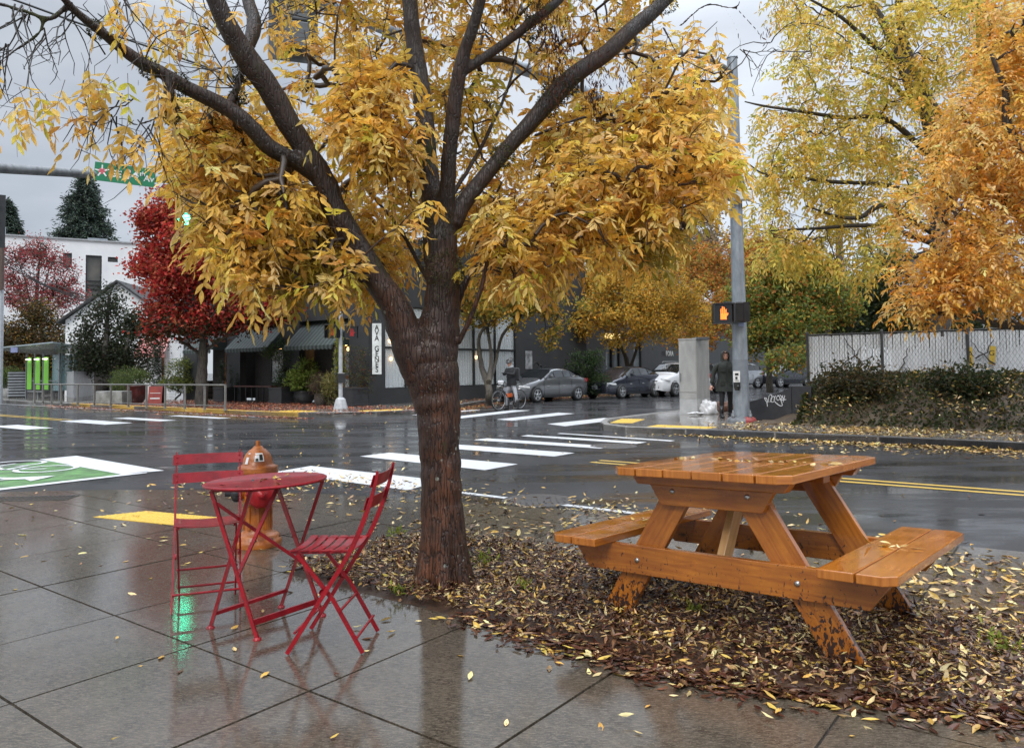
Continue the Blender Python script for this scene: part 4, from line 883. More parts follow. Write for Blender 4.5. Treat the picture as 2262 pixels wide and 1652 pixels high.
# tall yellow-green tree behind it
tb = S(24.5, 2.0, .9)
lim = lambda *q: [D(*x) for x in q]
def yg_cf(q, C): return C
make_tree('yellow_tree', 'tall open yellow green tree with leaning limbs beyond the fence', 'tree', [(lim((2086,850,21), (2080,760,21), (2075,560,21), (2070,380,21), (2045,250,21), (2012,200,21), (1985,120,21), (1945,40,21), (1890,-60,21), (1850,-220,21)), [.30, .26, .23, .20, .17, .14, .12, .10, .07, .04]),
    (lim((2070,420,21), (2090,300,21), (2030,180,21.3), (1990,60,21.5), (1985,-120,21.5)), [.2, .15, .14, .12, .07]), (lim((2070,500,21), (2170,300,21.5), (2175,180,21.5), (2165,60,21.5), (2150,-150,21.5)), [.18, .15, .14, .12, .07]),
    (lim((2060,350,21), (1960,265,20.5), (1860,260,20), (1760,245,19.5), (1690,235,19.3), (1645,225,19.2)), [.09, .07, .055, .04, .03, .015]), (lim((2070,450,21), (1960,410,20.5), (1840,402,20), (1760,392,19.6), (1690,385,19.4), (1650,360,19.3)), [.08, .06, .05, .04, .025, .015]),
    (lim((2070,520,21), (1960,455,20), (1900,480,19.8), (1850,478,19.6), (1780,455,19.4)), [.1, .08, .06, .04, .02]), (lim((2070,540,21), (1940,500,20), (1800,505,19.5), (1700,510,19)), [.09, .06, .04, .02]), (lim((2000,140,21), (1940,110,20.6), (1860,40,20.3), (1790,0,20.2)), [.09, .07, .05, .03]), (lim((2030,250,21), (1960,180,20.5), (1880,150,20.2)), [.08, .05, .03])],
    None, 420, [(.84, .62, .12), (.92, .66, .15), (.70, .58, .12), (.45, .43, .09), (.86, .54, .09)], [5, 4, 4, 2, 2], per=11, spread=.13, leaf=.165, comp=3, ratio=.36, r0=.008, poly=([(1720,-80), (1700,0), (1770,70), (1725,170), (1770,200), (1700,235), (1655,300), (1720,330), (1650,380), (1690,430), (1640,480), (1680,560), (1760,600), (1800,560), (1900,620), (1960,600), (2000,500), (2100,350), (2262,250), (2262,-120)], 18.5, 23), wander=.25, droop=-.5)
# ------------------------------------------------------------------ background trees and shrubs
OLIVE = [(.33, .24, .045), (.22, .20, .04), (.45, .27, .04), (.52, .27, .035), (.14, .15, .03)]
def tr(base, pts, r): return ([Vector(base)]+[D(*p) for p in pts], r)
def street_tree(U, V, y, label, blobs, n, cols=OLIVE, w=(4, 4, 3, 2, 2), per=34, leaf=.13, forks=None, r=.16, spread=.34, name='street_tree', group='small leaved trees along the side street', **k):
    cols = [tuple(min(.9, x*1.35) for x in q_) for q_ in cols] if sum(cols[0]) > .2 else cols
    b = G(U, V) if y is None else Vector((D(U, V, y).x, y, 0))
    yy = b.y; f = forks or [[(U, V-90, yy), (U+10, V-160, yy)]]
    return make_tree(name, label, 'tree', [([b, b+Vector((0, 0, .6)), D(*f[0][0])]+[D(*q) for q in f[0][1:]], [r*1.15, r, r*.8]+[r*.5]*(len(f[0])-1))]+[([b+Vector((0, 0, .8))]+[D(*q) for q in g], [r*.8]+[r*.5]*len(g)) for g in f[1:]], blobs, n, cols, w, per=int(per*2.3), leaf=leaf*1.35, spread=spread*.72, group=group, tmpl=T_RHOMB, ratio=.5, shell=.2, r0=.012, **k)
street_tree(1080, 893, None, 'forked olive street tree at the curtained restaurant window', [bl(1090,680,31,1.6,1.4,.9), bl(1170,650,31,1.5,1.3,1.0), bl(1250,690,31.5,1.1,1,.7), bl(1040,640,31,1.3,1.2,.9), bl(1150,560,31,2.2,1.6,1.5), bl(1215,740,31,.7,.7,.45)], 130, forks=[[(1062,800,31), (1060,740,31), (1095,700,31)], [(1095,800,31), (1110,740,31), (1150,700,31)], [(1085,780,31), (1070,690,31)]], r=.13, spread=.26)
street_tree(1385, 868, 41, 'broad golden brown street tree above the dark parked hatchback', [bl(1330,660,40,2.2,1.8,1.3), bl(1400,690,39,2.3,1.8,1.2), bl(1300,720,39,1.1,1,.6), bl(1460,650,40,2.3,2,1.6), bl(1380,620,41,2.6,2,1.3), bl(1440,730,39,1.2,1,.6), bl(1520,700,40,1.6,1.5,1.3), bl(1370,755,39,.8,.8,.35)], 300, cols=[(.50, .30, .045), (.36, .25, .045), (.58, .32, .045), (.24, .20, .045)], w=(4, 3, 3, 2), forks=[[(1385,800,41), (1370,760,41), (1345,700,41)], [(1400,790,41), (1430,700,41)]])
street_tree(1560, 860, 50, 'reddish brown tree behind the tall steel cabinet', [bl(1560,640,50,3.2,2.5,2.0), bl(1600,580,51,3.2,2.5,1.9), bl(1500,600,52,3,2.5,2.0), bl(1620,690,48,2.4,2,1.7), bl(1540,740,47,2.0,1.8,.9), bl(1700,560,53,3.2,2.5,1.7)], 330, cols=[(.42, .20, .04), (.36, .24, .05), (.48, .15, .03), (.20, .17, .04)], w=(4, 3, 2, 2), leaf=.16)
street_tree(1700, 850, 38, 'green and rust leaved tree between signal pole and white fence', [bl(1700,660,34,1.8,1.6,1.3), bl(1760,620,34,1.9,1.6,1.3), bl(1680,740,33,1.1,1,.8), bl(1760,720,32,1.3,1.2,.9), bl(1820,680,33,1.4,1.3,1.2), bl(1740,790,30,.8,.8,.4)], 300, cols=[(.10, .14, .03), (.17, .19, .04), (.38, .28, .05), (.36, .14, .03)], w=(4, 4, 2, 1.5), leaf=.14)
street_tree(1900, 850, 42, 'dark evergreen tree between the yellow tree and the fence', [bl(1900,690,36,2.0,1.8,1.6), bl(1960,660,36,1.9,1.8,1.9), bl(2000,720,34,1.6,1.4,1.0), bl(1860,740,34,1.2,1,.7), bl(2080,720,36,2.2,1.8,1.1), bl(2200,700,38,3,2,1.5)], 260, cols=[(.028, .045, .018), (.05, .07, .02), (.09, .08, .02)], w=(4, 3, 1), leaf=.14, name='evergreen_tree', group=None)
street_tree(1600, 850, 75, 'grey brown distant tree above the tall steel cabinet', [bl(1540,540,75,5,3,3), bl(1480,570,76,4,3,2.5), bl(1620,600,76,5,3,3), bl(1440,600,80,5,3,2.5), bl(1700,600,80,6,4,3)], 240, cols=[(.20, .14, .10), (.26, .19, .10), (.15, .13, .08)], w=(3, 3, 2), leaf=.28, spread=.7, per=30)
street_tree(1300, 850, 80, 'tawny distant tree closing the side street', [bl(1300,640,80,6,4,3.5), bl(1230,660,82,4,3,2.5), bl(1380,620,84,6,4,3.5)], 200, cols=[(.45, .27, .06), (.34, .24, .07), (.50, .34, .08)], w=(3, 3, 2), leaf=.28, spread=.7, per=30)
for i, (U, W_, y, top, c) in enumerate(((1780,8,95,600,0), (1950,8,92,570,1), (2120,8,90,560,0), (2290,8,95,560,1))):
    street_tree(U, 850, y, ['rust brown far treetop behind the open yellow tree', 'olive far treetop behind the open yellow tree', 'rust brown far treetop behind the orange tree', 'olive far treetop behind the trunk of the orange tree'][i], [bl(U, top+60, y, W_, 5, 5), bl(U-60, top+110, y, 6, 4, 4), bl(U+60, top+100, y, 6, 4, 4)], 170, cols=[(.30, .20, .07), (.24, .14, .05), (.15, .15, .05)] if c == 0 else [(.18, .18, .05), (.30, .26, .07), (.10, .12, .04)], w=(3, 2, 2), leaf=.32, spread=.8, per=30, group='far trees beyond the fence')
# red maple in front of the restaurant, dark tree and pink tree by the shelter
rb = G(*A1(1370, 1312))
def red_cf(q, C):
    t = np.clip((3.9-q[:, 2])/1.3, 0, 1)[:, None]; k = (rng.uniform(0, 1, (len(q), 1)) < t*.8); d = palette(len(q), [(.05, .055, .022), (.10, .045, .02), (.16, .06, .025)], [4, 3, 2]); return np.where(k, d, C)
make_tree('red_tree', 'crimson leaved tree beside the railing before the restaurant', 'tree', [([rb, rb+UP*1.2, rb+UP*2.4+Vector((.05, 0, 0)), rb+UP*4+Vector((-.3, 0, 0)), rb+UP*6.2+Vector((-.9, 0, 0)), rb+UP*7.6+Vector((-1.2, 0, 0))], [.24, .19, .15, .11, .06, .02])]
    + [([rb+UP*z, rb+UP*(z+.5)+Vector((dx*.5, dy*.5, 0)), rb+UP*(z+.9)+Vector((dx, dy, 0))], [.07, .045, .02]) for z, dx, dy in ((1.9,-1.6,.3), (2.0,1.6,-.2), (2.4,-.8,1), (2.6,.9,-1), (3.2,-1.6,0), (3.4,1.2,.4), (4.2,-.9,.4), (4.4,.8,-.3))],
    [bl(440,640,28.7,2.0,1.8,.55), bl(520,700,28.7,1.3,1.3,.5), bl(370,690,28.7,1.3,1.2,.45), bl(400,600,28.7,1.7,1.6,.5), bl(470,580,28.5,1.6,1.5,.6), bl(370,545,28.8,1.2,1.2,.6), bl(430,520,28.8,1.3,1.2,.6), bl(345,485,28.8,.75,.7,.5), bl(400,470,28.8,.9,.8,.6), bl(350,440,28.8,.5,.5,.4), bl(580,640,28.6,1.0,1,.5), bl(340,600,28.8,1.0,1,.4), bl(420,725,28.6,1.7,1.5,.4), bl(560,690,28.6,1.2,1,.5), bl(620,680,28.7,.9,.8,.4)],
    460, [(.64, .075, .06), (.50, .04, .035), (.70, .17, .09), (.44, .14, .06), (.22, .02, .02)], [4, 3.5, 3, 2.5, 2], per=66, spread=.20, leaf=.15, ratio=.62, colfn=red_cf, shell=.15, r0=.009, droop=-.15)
DK = [(.030, .042, .022), (.045, .055, .025), (.075, .05, .03), (.06, .075, .03)]
make_tree('dark_leaved_tree', 'dark green bushy tree hiding the white gabled house', 'tree', [tr(G(232, 868), [(232,800,37), (236,720,37), (240,650,37)], [.18, .14, .1, .04]), tr(G(240, 868), [(270,800,37), (290,720,37)], [.12, .08, .03])],
    [bl(240,720,37,1.3,1.3,1.1), bl(285,760,37,1.5,1.3,1.1), bl(200,780,37,1.0,1,1.0), bl(240,800,37,1.6,1.4,.8), bl(300,810,37,1.0,1,.7), bl(243,665,37,.6,.6,.7), bl(178,735,37,.5,.5,.6), bl(310,720,37,.7,.7,.7)], 230, DK, [4, 4, 1, 2], per=52, spread=.24, leaf=.14, ratio=.62)
make_tree('bronze_tree', 'bronze green tree just behind the bus shelter', 'tree', [tr(G(90, 862), [(90,800,48), (92,740,48), (88,690,48)], [.2, .15, .1, .04])],
    [bl(90,740,48,1.8,1.5,1.3), bl(60,790,48,1.8,1.5,1.1), bl(120,790,48,1.5,1.3,1.1), bl(85,700,48,.9,.9,1.0), bl(20,760,48,1.5,1.3,1.4)], 220, [(.07, .07, .025), (.15, .09, .03), (.10, .05, .025), (.40, .24, .05)], [4, 3, 2, 1], per=75, spread=.35, leaf=.17, ratio=.6)
def pink_cf(q, C): return C
make_tree('half_bare_tree', 'half bare twiggy tree with pink red leaves before the white block', 'tree', [tr(G(70, 850, 0), [(75,740,56), (80,660,56), (85,600,56), (90,545,56)], [.25, .2, .14, .08, .03])]+[tr(D(78, 720, 56), [(78+dx*.5, 720+dz*.6, 56), (78+dx, 720+dz, 56)], [.09, .05, .02]) for dx, dz in ((-60,-110), (60,-100), (-40,-150), (40,-150), (-70,-60), (75,-60), (10,-170))],
    [bl(40,590,56,1.5,1.4,1.7), bl(130,610,56,1.3,1.3,1.6), bl(85,560,56,1.5,1.3,1.2), bl(20,640,56,1.4,1.3,1.3), bl(150,660,56,1.2,1.2,1.2), bl(85,660,56,2.2,2,1.5)], 620, [(.50, .08, .09), (.36, .06, .06), (.24, .13, .09)], [3, 3, 3], per=15, spread=.30, leaf=.16, ratio=.6, r0=.02, wander=.4)
# conifers
def conifer(label, U, y, Vt, Vb, w, seed, name='conifer', group='tall dark conifers behind the white building'):
    top = D(U, Vt, y); H_ = top.z; base = Vector((top.x, y, 0)); o = thing(name, label, 'conifer', base, group=group)
    mb = MB(); mb.tube([base, base+UP*H_*.5, top], [.55, .35, .05], 10); mb.build('trunk', BARK2, o)
    zb = D(U, Vb, y).z; W_ = w/2/FPX*y; q, a = [], []; segs = []
    lay = 34
    for i in range(lay):
        t = i/(lay-1); z = zb+(H_-zb)*t; rr = W_*(1-t)**.62*random.uniform(.78, 1.12)+.25
        for k in range(int(9+8*(1-t))):
            th = random.uniform(0, 6.28); l = rr*random.uniform(.7, 1.1); d = Vector((math.cos(th), math.sin(th), 0)); e = Vector((base.x, base.y, z))+d*l+UP*(-.12*l+.35*(1-t)*0); s = Vector((base.x, base.y, z+.1))
            segs.append(([s, s.lerp(e, .55)+UP*.12, e], [.06, .04, .015])); m = int(55*l/max(W_, .1))+30
            tt = rng.uniform(.25, 1.05, m); P = np.array(tuple(s))+(np.array(tuple(e-s)))*tt[:, None]+rng.normal(0, .17*(W_/2)**.5, (m, 3)); q.append(P); a.append(np.tile(np.array(tuple(d)), (m, 1))*.9+rng.normal(0, .7, (m, 3))+np.array([0, 0, -.25]))
    tubes_object('branches', segs, DARKTWIG, o, 4); q = np.concatenate(q); a = np.concatenate(a); n = len(q)
    leaf_object('crown', q, a, rdir(n), rng.uniform(.25, .6, n)*(y/90)**.5, .13*(y/90)**.5, palette(n, [(.050, .075, .055), (.075, .10, .065), (.032, .05, .04)], [3, 2, 3], .2), T_CARD, NEEDLE, o)
conifer('broad dark conifer rising behind the white block', 188, 92, 392, 585, 150, 1); conifer('narrow dark conifer partly outside the picture beside the broad one', 12, 95, 447, 560, 85, 2)
def shrub(name, label, cat, base, blobs, n, cols, w, leaf=.08, ratio=.5, per=12, spread=.08, group=None, stems=6, droop=0, lm=LEAF, comp=False, twig=DARKTWIG, shell=.2):
    o = thing(name, label, cat, base, group=group); nod = [Vector(base)+UP*.02*i for i in range(3)]
    pts = sample_blobs(n, blobs, shell); segs, X, tips, par = grow(nod, [.02]*3, pts, .004, .25)
    tubes_object('stems', segs, twig, o, 4); tp = np.array([X[t] for t in tips]); q = np.repeat(tp, per, 0)+rng.normal(0, spread, (len(tp)*per, 3)); m = len(q)
    out = unit(q-np.array(tuple(Vector(base)+UP*.2)))
    leaf_object('foliage', q, rng.normal(0, .8, q.shape)+out*.8+np.array([0, 0, droop]), rdir(m)+np.array([0, 0, .8]), rng.uniform(.6, 1.2, m)*leaf, ratio*leaf, palette(m, cols, w, .15)*np.repeat(rng.normal(1, .12, len(tp)), per)[:, None], T_RHOMB, lm, o)
    return o
POT = pm('dark_planter', (.018, .018, .02), (.03, .03, .032), 6, .35); POTR = pm('glazed_red_pot', (.10, .022, .02), (.055, .015, .014), 6, .12); POTB = pm('brown_pot', (.07, .055, .045), (.045, .035, .03), 6, .4)
def pot(label, p, r, h_, m, square=False, name='planter'):
    o = thing(name, label, 'planter', p, group=None)
    mb = MB(Matrix.Translation(p))
    if square:
        Rm = Matrix.Rotation(-SY, 4, 'Z'); mb.box((0, 0, h_*.5), (r*2, r*2, h_*.96), Rm); mb.box((0, 0, h_-.03), (r*2+.06, r*2+.06, .06), Rm); mb.box((0, 0, .04), (r*2+.05, r*2+.05, .08), Rm)
    else: mb.lathe([(r*.62, 0), (r*.9, h_*.25), (r, h_*.6), (r*.92, h_*.9), (r*1.0, h_*.95), (r*1.0, h_), (r*.88, h_), (r*.85, h_*.88), (.001, h_*.86)], n=28)
    mb.build('container', m, o, .01 if square else 0)
    s = MB(Matrix.Translation(p)); s.lathe([(r*.86, h_*.89), (.001, h_*.92)], n=16) if not square else s.box((0, 0, h_+.005), (r*1.9, r*1.9, .012), Matrix.Rotation(-SY, 4, 'Z')); s.build('soil', SOIL, o)
    return o
# plants in front of the restaurant (positions on the pavement)
p1 = G(*A2(660, 1205)); p1.z = 0; p2 = G(*A2(850, 1205)); p3 = G(*A2(1010, 1225)); p4 = G(*A2(1310, 1232)); p5 = G(*A2(120, 1190))
pot('square black planter under the tall evergreen shrub', p1, .40, .62, POT, True); pot('round black pot of the bright green shrub', p2, .42, .48, POT); pot('round brown pot of the bronze grass', p3, .27, .42, POTB)
pot('square black planter behind the signal post', p4, .38, .66, POT, True); pot('square black planter by the end of the railing', p5, .34, .6, POT, True)
shrub('evergreen_shrub', 'tall airy evergreen shrub in the square planter', 'shrub', p1+UP*.55, [(p1+Vector((.05, .1, 1.15)), (.42, .4, .55)), (p1+Vector((-.1, 0, 2.0)), (.60, .5, .42)), (p1+Vector((.05, 0, .85)), (.5, .4, .3)), (p1+Vector((-.55, 0, 2.05)), (.3, .3, .18))], 190, [(.06, .10, .025), (.09, .14, .035), (.04, .06, .02)], [3, 2, 2], .10, .34)
shrub('green_shrub', 'bright green big leaved shrub in a round pot', 'shrub', p2+UP*.45, [(p2+Vector((0, 0, 1.1)), (.62, .55, .62)), (p2+Vector((-.05, -.1, .85)), (.66, .55, .35))], 170, [(.30, .38, .08), (.22, .30, .06), (.38, .42, .12)], [3, 3, 1], .20, .30, per=9, spread=.06)
shrub('bronze_grass', 'bronze and straw coloured arching grasses in pots', 'ornamental grass', p3+UP*.38, [(p3+Vector((0, 0, .75)), (.42, .38, .35)), (p3+Vector((.3, .1, .6)), (.3, .3, .3))], 150, [(.16, .10, .07), (.22, .17, .10), (.12, .07, .05)], [3, 3, 2], .22, .08, per=10, spread=.06, droop=-.2)
pg = G(*A2(1110, 1225)); shrub('straw_grass', 'pale yellow green grass clump at the foot of the thin signal post', 'ornamental grass', pg, [(pg+Vector((0, 0, .55)), (.42, .38, .42)), (pg+Vector((-.1, 0, .9)), (.3, .3, .25))], 150, [(.40, .36, .12), (.30, .30, .09), (.46, .38, .18)], [3, 3, 1], .24, .08, per=10, spread=.06, droop=-.4)
shrub('columnar_cypress', 'yellow green columnar cypress just behind the thin signal post', 'shrub', p4+UP*.6+Vector((-.55, 0, 0)), [(p4+Vector((-.52, .05, 1.25+k*.28)), (.24-.035*k, .22, .26)) for k in range(5)], 130, [(.34, .34, .06), (.22, .26, .05)], [2, 2], .07, .4, per=14, spread=.04)
shrub('climbing_vine', 'reddish vine climbing from the planter up the dark wall', 'vine', p4+UP*.6, [(p4+Vector((.25, .12, 1.3)), (.28, .12, .8)), (p4+Vector((.35, 0, .75)), (.38, .25, .38)), (p4+Vector((-.15, .1, 1.3)), (.10, .1, .85))], 130, [(.08, .09, .03), (.18, .06, .04), (.14, .14, .05)], [3, 2, 2], .075, .5, per=9)
shrub('upright_juniper', 'thin upright dark juniper by the restaurant door', 'shrub', p5+UP*.55, [(p5+Vector((-.15, 0, 1.1)), (.14, .14, .7)), (p5+Vector((.22, 0, 1.0)), (.07, .07, .7)), (p5+Vector((.5, 0, .7)), (.1, .1, .5))], 110, [(.035, .06, .03), (.06, .08, .04)], [3, 2], .09, .2, per=12, spread=.04)
q = G(*A1(925, 1290)); pot('glossy dark red urn behind the railing', q, .42, .72, POTR, name='urn'); shrub('feathery_shrub', 'feathery light green shrub spilling over the red urn', 'shrub', q+UP*.6, [(q+Vector((-.35, 0, 1.0)), (.75, .5, .5)), (q+Vector((-.7, .2, .75)), (.5, .4, .45)), (q+Vector((.1, 0, 1.0)), (.45, .4, .35))], 260, [(.14, .20, .05), (.20, .24, .06), (.09, .13, .04)], [3, 2, 2], .14, .14, per=12, spread=.07)
q = G(*A1(1190, 1275)); shrub('yellow_green_bush', 'yellow green bush with blue green juniper below behind the railing', 'bush', q, [(q+Vector((.05, .3, 1.35)), (.55, .5, .65)), (q+Vector((-.2, .2, .75)), (.6, .5, .35)), (q+Vector((.3, .2, .7)), (.55, .5, .4))], 300, [(.24, .28, .05), (.09, .13, .07), (.34, .34, .07)], [3, 3, 1], .10, .4, per=12)
q = G(*A1(1040, 1275)); shrub('dark_yew', 'narrow dark conifer shrub under the red awning', 'shrub', q, [(q+Vector((0, .4, 1.2)), (.35, .3, 1.0)), (q+Vector((0, .4, 2.2)), (.2, .2, .6))], 200, [(.025, .045, .022), (.04, .06, .03)], [3, 2], .10, .25, per=12)
q = G(1290, 862); q = Vector((D(1275, 840, 34).x+.6, 35, 0)); shrub('green_bush', 'green bush between the two parked cars and the wall', 'bush', q, [(q+Vector((-.2, 0, 1.3)), (.85, .6, .75)), (q+Vector((.2, 0, .6)), (.9, .7, .5)), (q+Vector((.3, 0, 1.7)), (.4, .4, .4))], 300, [(.05, .09, .03), (.09, .13, .04), (.03, .05, .02)], [3, 2, 2], .13, .4, per=12, spread=.09)
for U, V, s_, lab, cl in ((20, 855, .7, 'low green shrubs in the concrete trough beside the slatted bin', (.12, .17, .04)), (138, 850, .55, 'light green shrub between shelter and cabinet', (.22, .28, .06))):
    q = G(U, V+20); shrub('green_bush', lab, 'bush', q, [(q+Vector((0, 0, .9*s_+.4)), (s_, s_, s_*.8))], 130, [cl, tuple(x*.6 for x in cl)], [1, 1], .14, .4, per=12, spread=.1)
# ------------------------------------------------------------------ bank with ivy, fence, retaining wall
def bank_z(c, m):
    e = np.clip((c-16.9)/3.4, 0, 1); lat = np.clip((5.9-m)/1.0, 0, 1) if True else 1
    return (.94*np.sin(e*math.pi/2)**1.2)*lat
nx, ny = 30, 90; V = []; F = []
for i in range(nx+1):
    for j in range(ny+1):
        c = 16.7+14*(i/nx)**1.6; m = 6.0-40*(j/ny)**1.3; V.append(tuple(S(c, m, .004+float(bank_z(c, m))+(random.uniform(-.05, .05) if 0 < i else 0))))
for i in range(nx):
    for j in range(ny): a = i*(ny+1)+j; F.append([a, a+ny+1, a+ny+2, a+1])
mb = MB(); mb.add(V, F, smooth=True); struct('terrain', mb, pm('bank_soil', (.045, .03, .02), (.09, .06, .03), 6, .6, .8, .5, 30), 'earth bank rising to the slatted fence')
n = 30000; m = 5.9-rng.uniform(0, 1, n)**1.1*17; c = 16.75+rng.uniform(0, 1, n)*4.9; m = np.where(c < 17.9, np.minimum(m, 5.1), m)
lump = .22+.20*np.sin(m*1.9+c)*np.cos(c*2.3-m*.7)+.15*np.sin(m*5.1)*np.sin(c*4.3+1); edge = np.clip((c-16.75)/.9, .15, 1)*np.clip((21.6-c)/.5, .5, 1); hgt = np.clip(lump, .02, .45)*edge*np.where(c > 19.6, .45, 1)
xyz = (np.outer(c, np.array([EC.x, EC.y]))+np.outer(m, np.array([EM.x, EM.y]))); z = np.array([float(v) for v in bank_z(c, m)])+hgt*rng.uniform(0, 1, n)**.6
ad = np.clip((z-.25)/.3, 0, 1); C = palette(n, [(.045, .065, .022), (.075, .095, .03), (.09, .065, .03), (.15, .11, .045), (.45, .32, .08)], [5, 5, 3, 2, .7], .2)
leaf_object('undergrowth', np.column_stack([xyz, z]), rng.normal(0, 1, (n, 3)), rdir(n)+np.array([0, 0, .6]), rng.uniform(.05, .12, n), .055, C, T_RHOMB, LEAF)
u = bpy.data.objects['undergrowth']; u['kind'] = 'stuff'; u['label'] = 'dark ivy and brambles covering the bank below the fence'
for i, (cc, mm, r_, lab, cols_) in enumerate(((18.6, 4.3, .75, 'rounded bramble mound at the end of the black wall', [(.045, .055, .02), (.10, .07, .03), (.16, .11, .04)]), (18.9, 2.2, .55, 'leafy green hump in the middle of the bank', [(.04, .06, .02), (.07, .08, .03), (.14, .09, .04)]), (18.4, -1.35, .95, 'dark green bush at the far end of the bank under the orange tree', [(.022, .03, .014), (.04, .045, .02), (.08, .06, .02)]))):
    q = S(cc, mm, float(bank_z(cc, mm))*.8); shrub('bramble_bush', lab, 'bush', q, [(q+Vector((0, 0, r_*.5)), (r_*1.25, r_, r_*.62)), (q+Vector((.4*r_, -.2, r_*.25)), (r_, r_, r_*.5))], 330, cols_, [4, 3, 1.5], .10, .5, per=12, spread=.10, group='bushes on the bank', droop=-.2)
# fence
FW = pm('fence_slat', (.74, .75, .76), (.60, .61, .62), 3, .4, .6, .15, 30, stretch=(4, 4, .4)); WIRE = pm('fence_wire', (.035, .035, .035), (.06, .06, .06), 4, .45, metal=.3); POSTM = pm('fence_post', (.03, .03, .03), (.05, .05, .05), 4, .4)
fc = 21.9; m0, m1 = 6.2, -12.0; fz0, fz1 = .86, 2.10
fe = thing('slatted_fence', 'chain link fence with white vertical slats along the bank', 'fence', S(fc, 2, .9))
mb = MB(); k = 0; mm = m0
while mm > m1:
    zt = fz1+random.uniform(-.02, .03)-(.10 if random.random() < .05 else 0); p = S(fc+.012, mm, (fz0+zt)/2); mb.box(p, (.055, .006, zt-fz0), Matrix.Rotation(math.atan2(EM.y, EM.x), 4, 'Z') @ Matrix.Rotation(random.uniform(-.02, .02), 4, 'Y')); mm -= .066
sl_ = mb.build('slats', FW, fe); sl_['kind'] = 'stuff'
mb = MB(); mm = m0+.5
while mm > m1:
    for sg in (-1, 1):
        a = S(fc-.012, mm, fz0-.02); b = S(fc-.012, mm-sg*(fz1-fz0)*.62, fz1+.02)
        if sg < 0: b = S(fc-.012, mm+(fz1-fz0)*.62, fz1+.02)
        mb.tube([a, b], .0024, 3, caps=False)
    mm -= .095
ms = mb.build('chain_link_mesh', WIRE, fe)
mb = MB(); mb.tube([S(fc, m0, fz1+.03), S(fc, m1, fz1+.03)], .022, 8); mb.build('top_rail', POSTM, fe)
for mm in (6.2, 4.3, 2.35, .3, -1.8, -4, -6.5, -9, -12):
    mb = MB(); mb.tube([S(fc-.05, mm, .5), S(fc-.05, mm, fz1+.08)], .035, 8); mb.lathe([(.04, .0), (.03, .03), (.001, .045)], tuple(S(fc-.05, mm, fz1+.08)), 10); mb.build('post', POSTM, fe)
def text_obj(name, txt, size, M, mat, parent, ext=.002, align='CENTER', sx_=1.0, wgt=0):
    cu = bpy.data.curves.new(name, 'FONT'); cu.body = txt; cu.size = size; cu.extrude = ext; cu.align_x = align; cu.align_y = 'CENTER'; cu.offset = wgt
    t_ = bpy.data.objects.new(name+'_tmp', cu); col.objects.link(t_); bpy.context.view_layer.update(); dg = bpy.context.evaluated_depsgraph_get(); me = bpy.data.meshes.new_from_object(t_.evaluated_get(dg)); bpy.data.objects.remove(t_)
    me.transform(Matrix.Diagonal((sx_, 1, 1, 1))); me.transform(M); me.materials.clear(); me.materials.append(mat); o = bpy.data.objects.new(name, me); col.objects.link(o); attach(o, parent); return o
BLACKP = pm('letter_black', (.015, .015, .015), None, 8, .4); SIGNY = pm('sign_yellow', (.62, .42, .06), (.56, .38, .06), 5, .4)
for (x0, y0, x1, y1, tilt_, txs, lab) in ((1368,568,1424,723,.03,(('A', .62, .13), ('I', .30, .13), ('.', .8, .06)),'narrow yellow sign lettered A I on the slats'), (1542,560,1600,708,-.08,(('G', .60, .12), ('-', .3, .07)),'narrow yellow sign lettered G on the slats')):
    a5 = lambda x, y: (x/(1817/770*1.4898)+2600/1.4898, y/(1817/770*1.4898)+900/1.4898)
    ma, za = PC(*a5(x0, y0), fc-.04); mb_, zb_ = PC(*a5(x1, y1), fc-.04); cx_, cz_, w_, h_ = (ma+mb_)/2, (za+zb_)/2, abs(ma-mb_), abs(za-zb_)
    Mx = frame(-EM, UP, -EC, S(fc-.04, cx_, cz_)) @ Matrix.Rotation(tilt_, 4, 'Z'); o = thing('fence_sign', lab, 'sign', S(fc-.04, cx_, cz_), group='yellow signs tied to the fence')
    m_ = MB(Mx); m_.box((0, 0, 0), (w_, h_, .008)); m_.build('panel', pm('sign_edge', (.6, .6, .58), None, 4, .4), o); m_ = MB(Mx); m_.box((0, 0, .004), (w_*.9, h_*.95, .006)); m_.build('yellow_face', SIGNY, o)
    for t_, fr, sz in txs: text_obj('lettering', t_, sz*1.5, Mx @ Matrix.Translation((w_*.12 if t_ != 'G' else -w_*.1, (fr-.5)*h_ if t_ != '.' else -.4*h_, .008)), BLACKP, o, .001)
VINE = []
for (U, V, dU) in ((1850,790,60), (1900,770,-40), (1880,800,50), (2160,770,40), (2200,780,-60), (1990,790,20)):
    p = PC(U, V+25, fc-.06); P_ = []
    for k in range(6):
        mm_, zz = PC(U+dU*(k/5)+random.uniform(-6, 6), V+25-10*k+random.uniform(-5, 5), fc-.07); P_.append(S(fc-.07, mm_, zz))
    VINE.append((P_, [.02, .017, .014, .012, .009, .005]))
vo_ = tubes_object('bare_vine', VINE, DARKTWIG); tag(vo_, 'dark bare vine stems clinging to the white slats', 'vine')
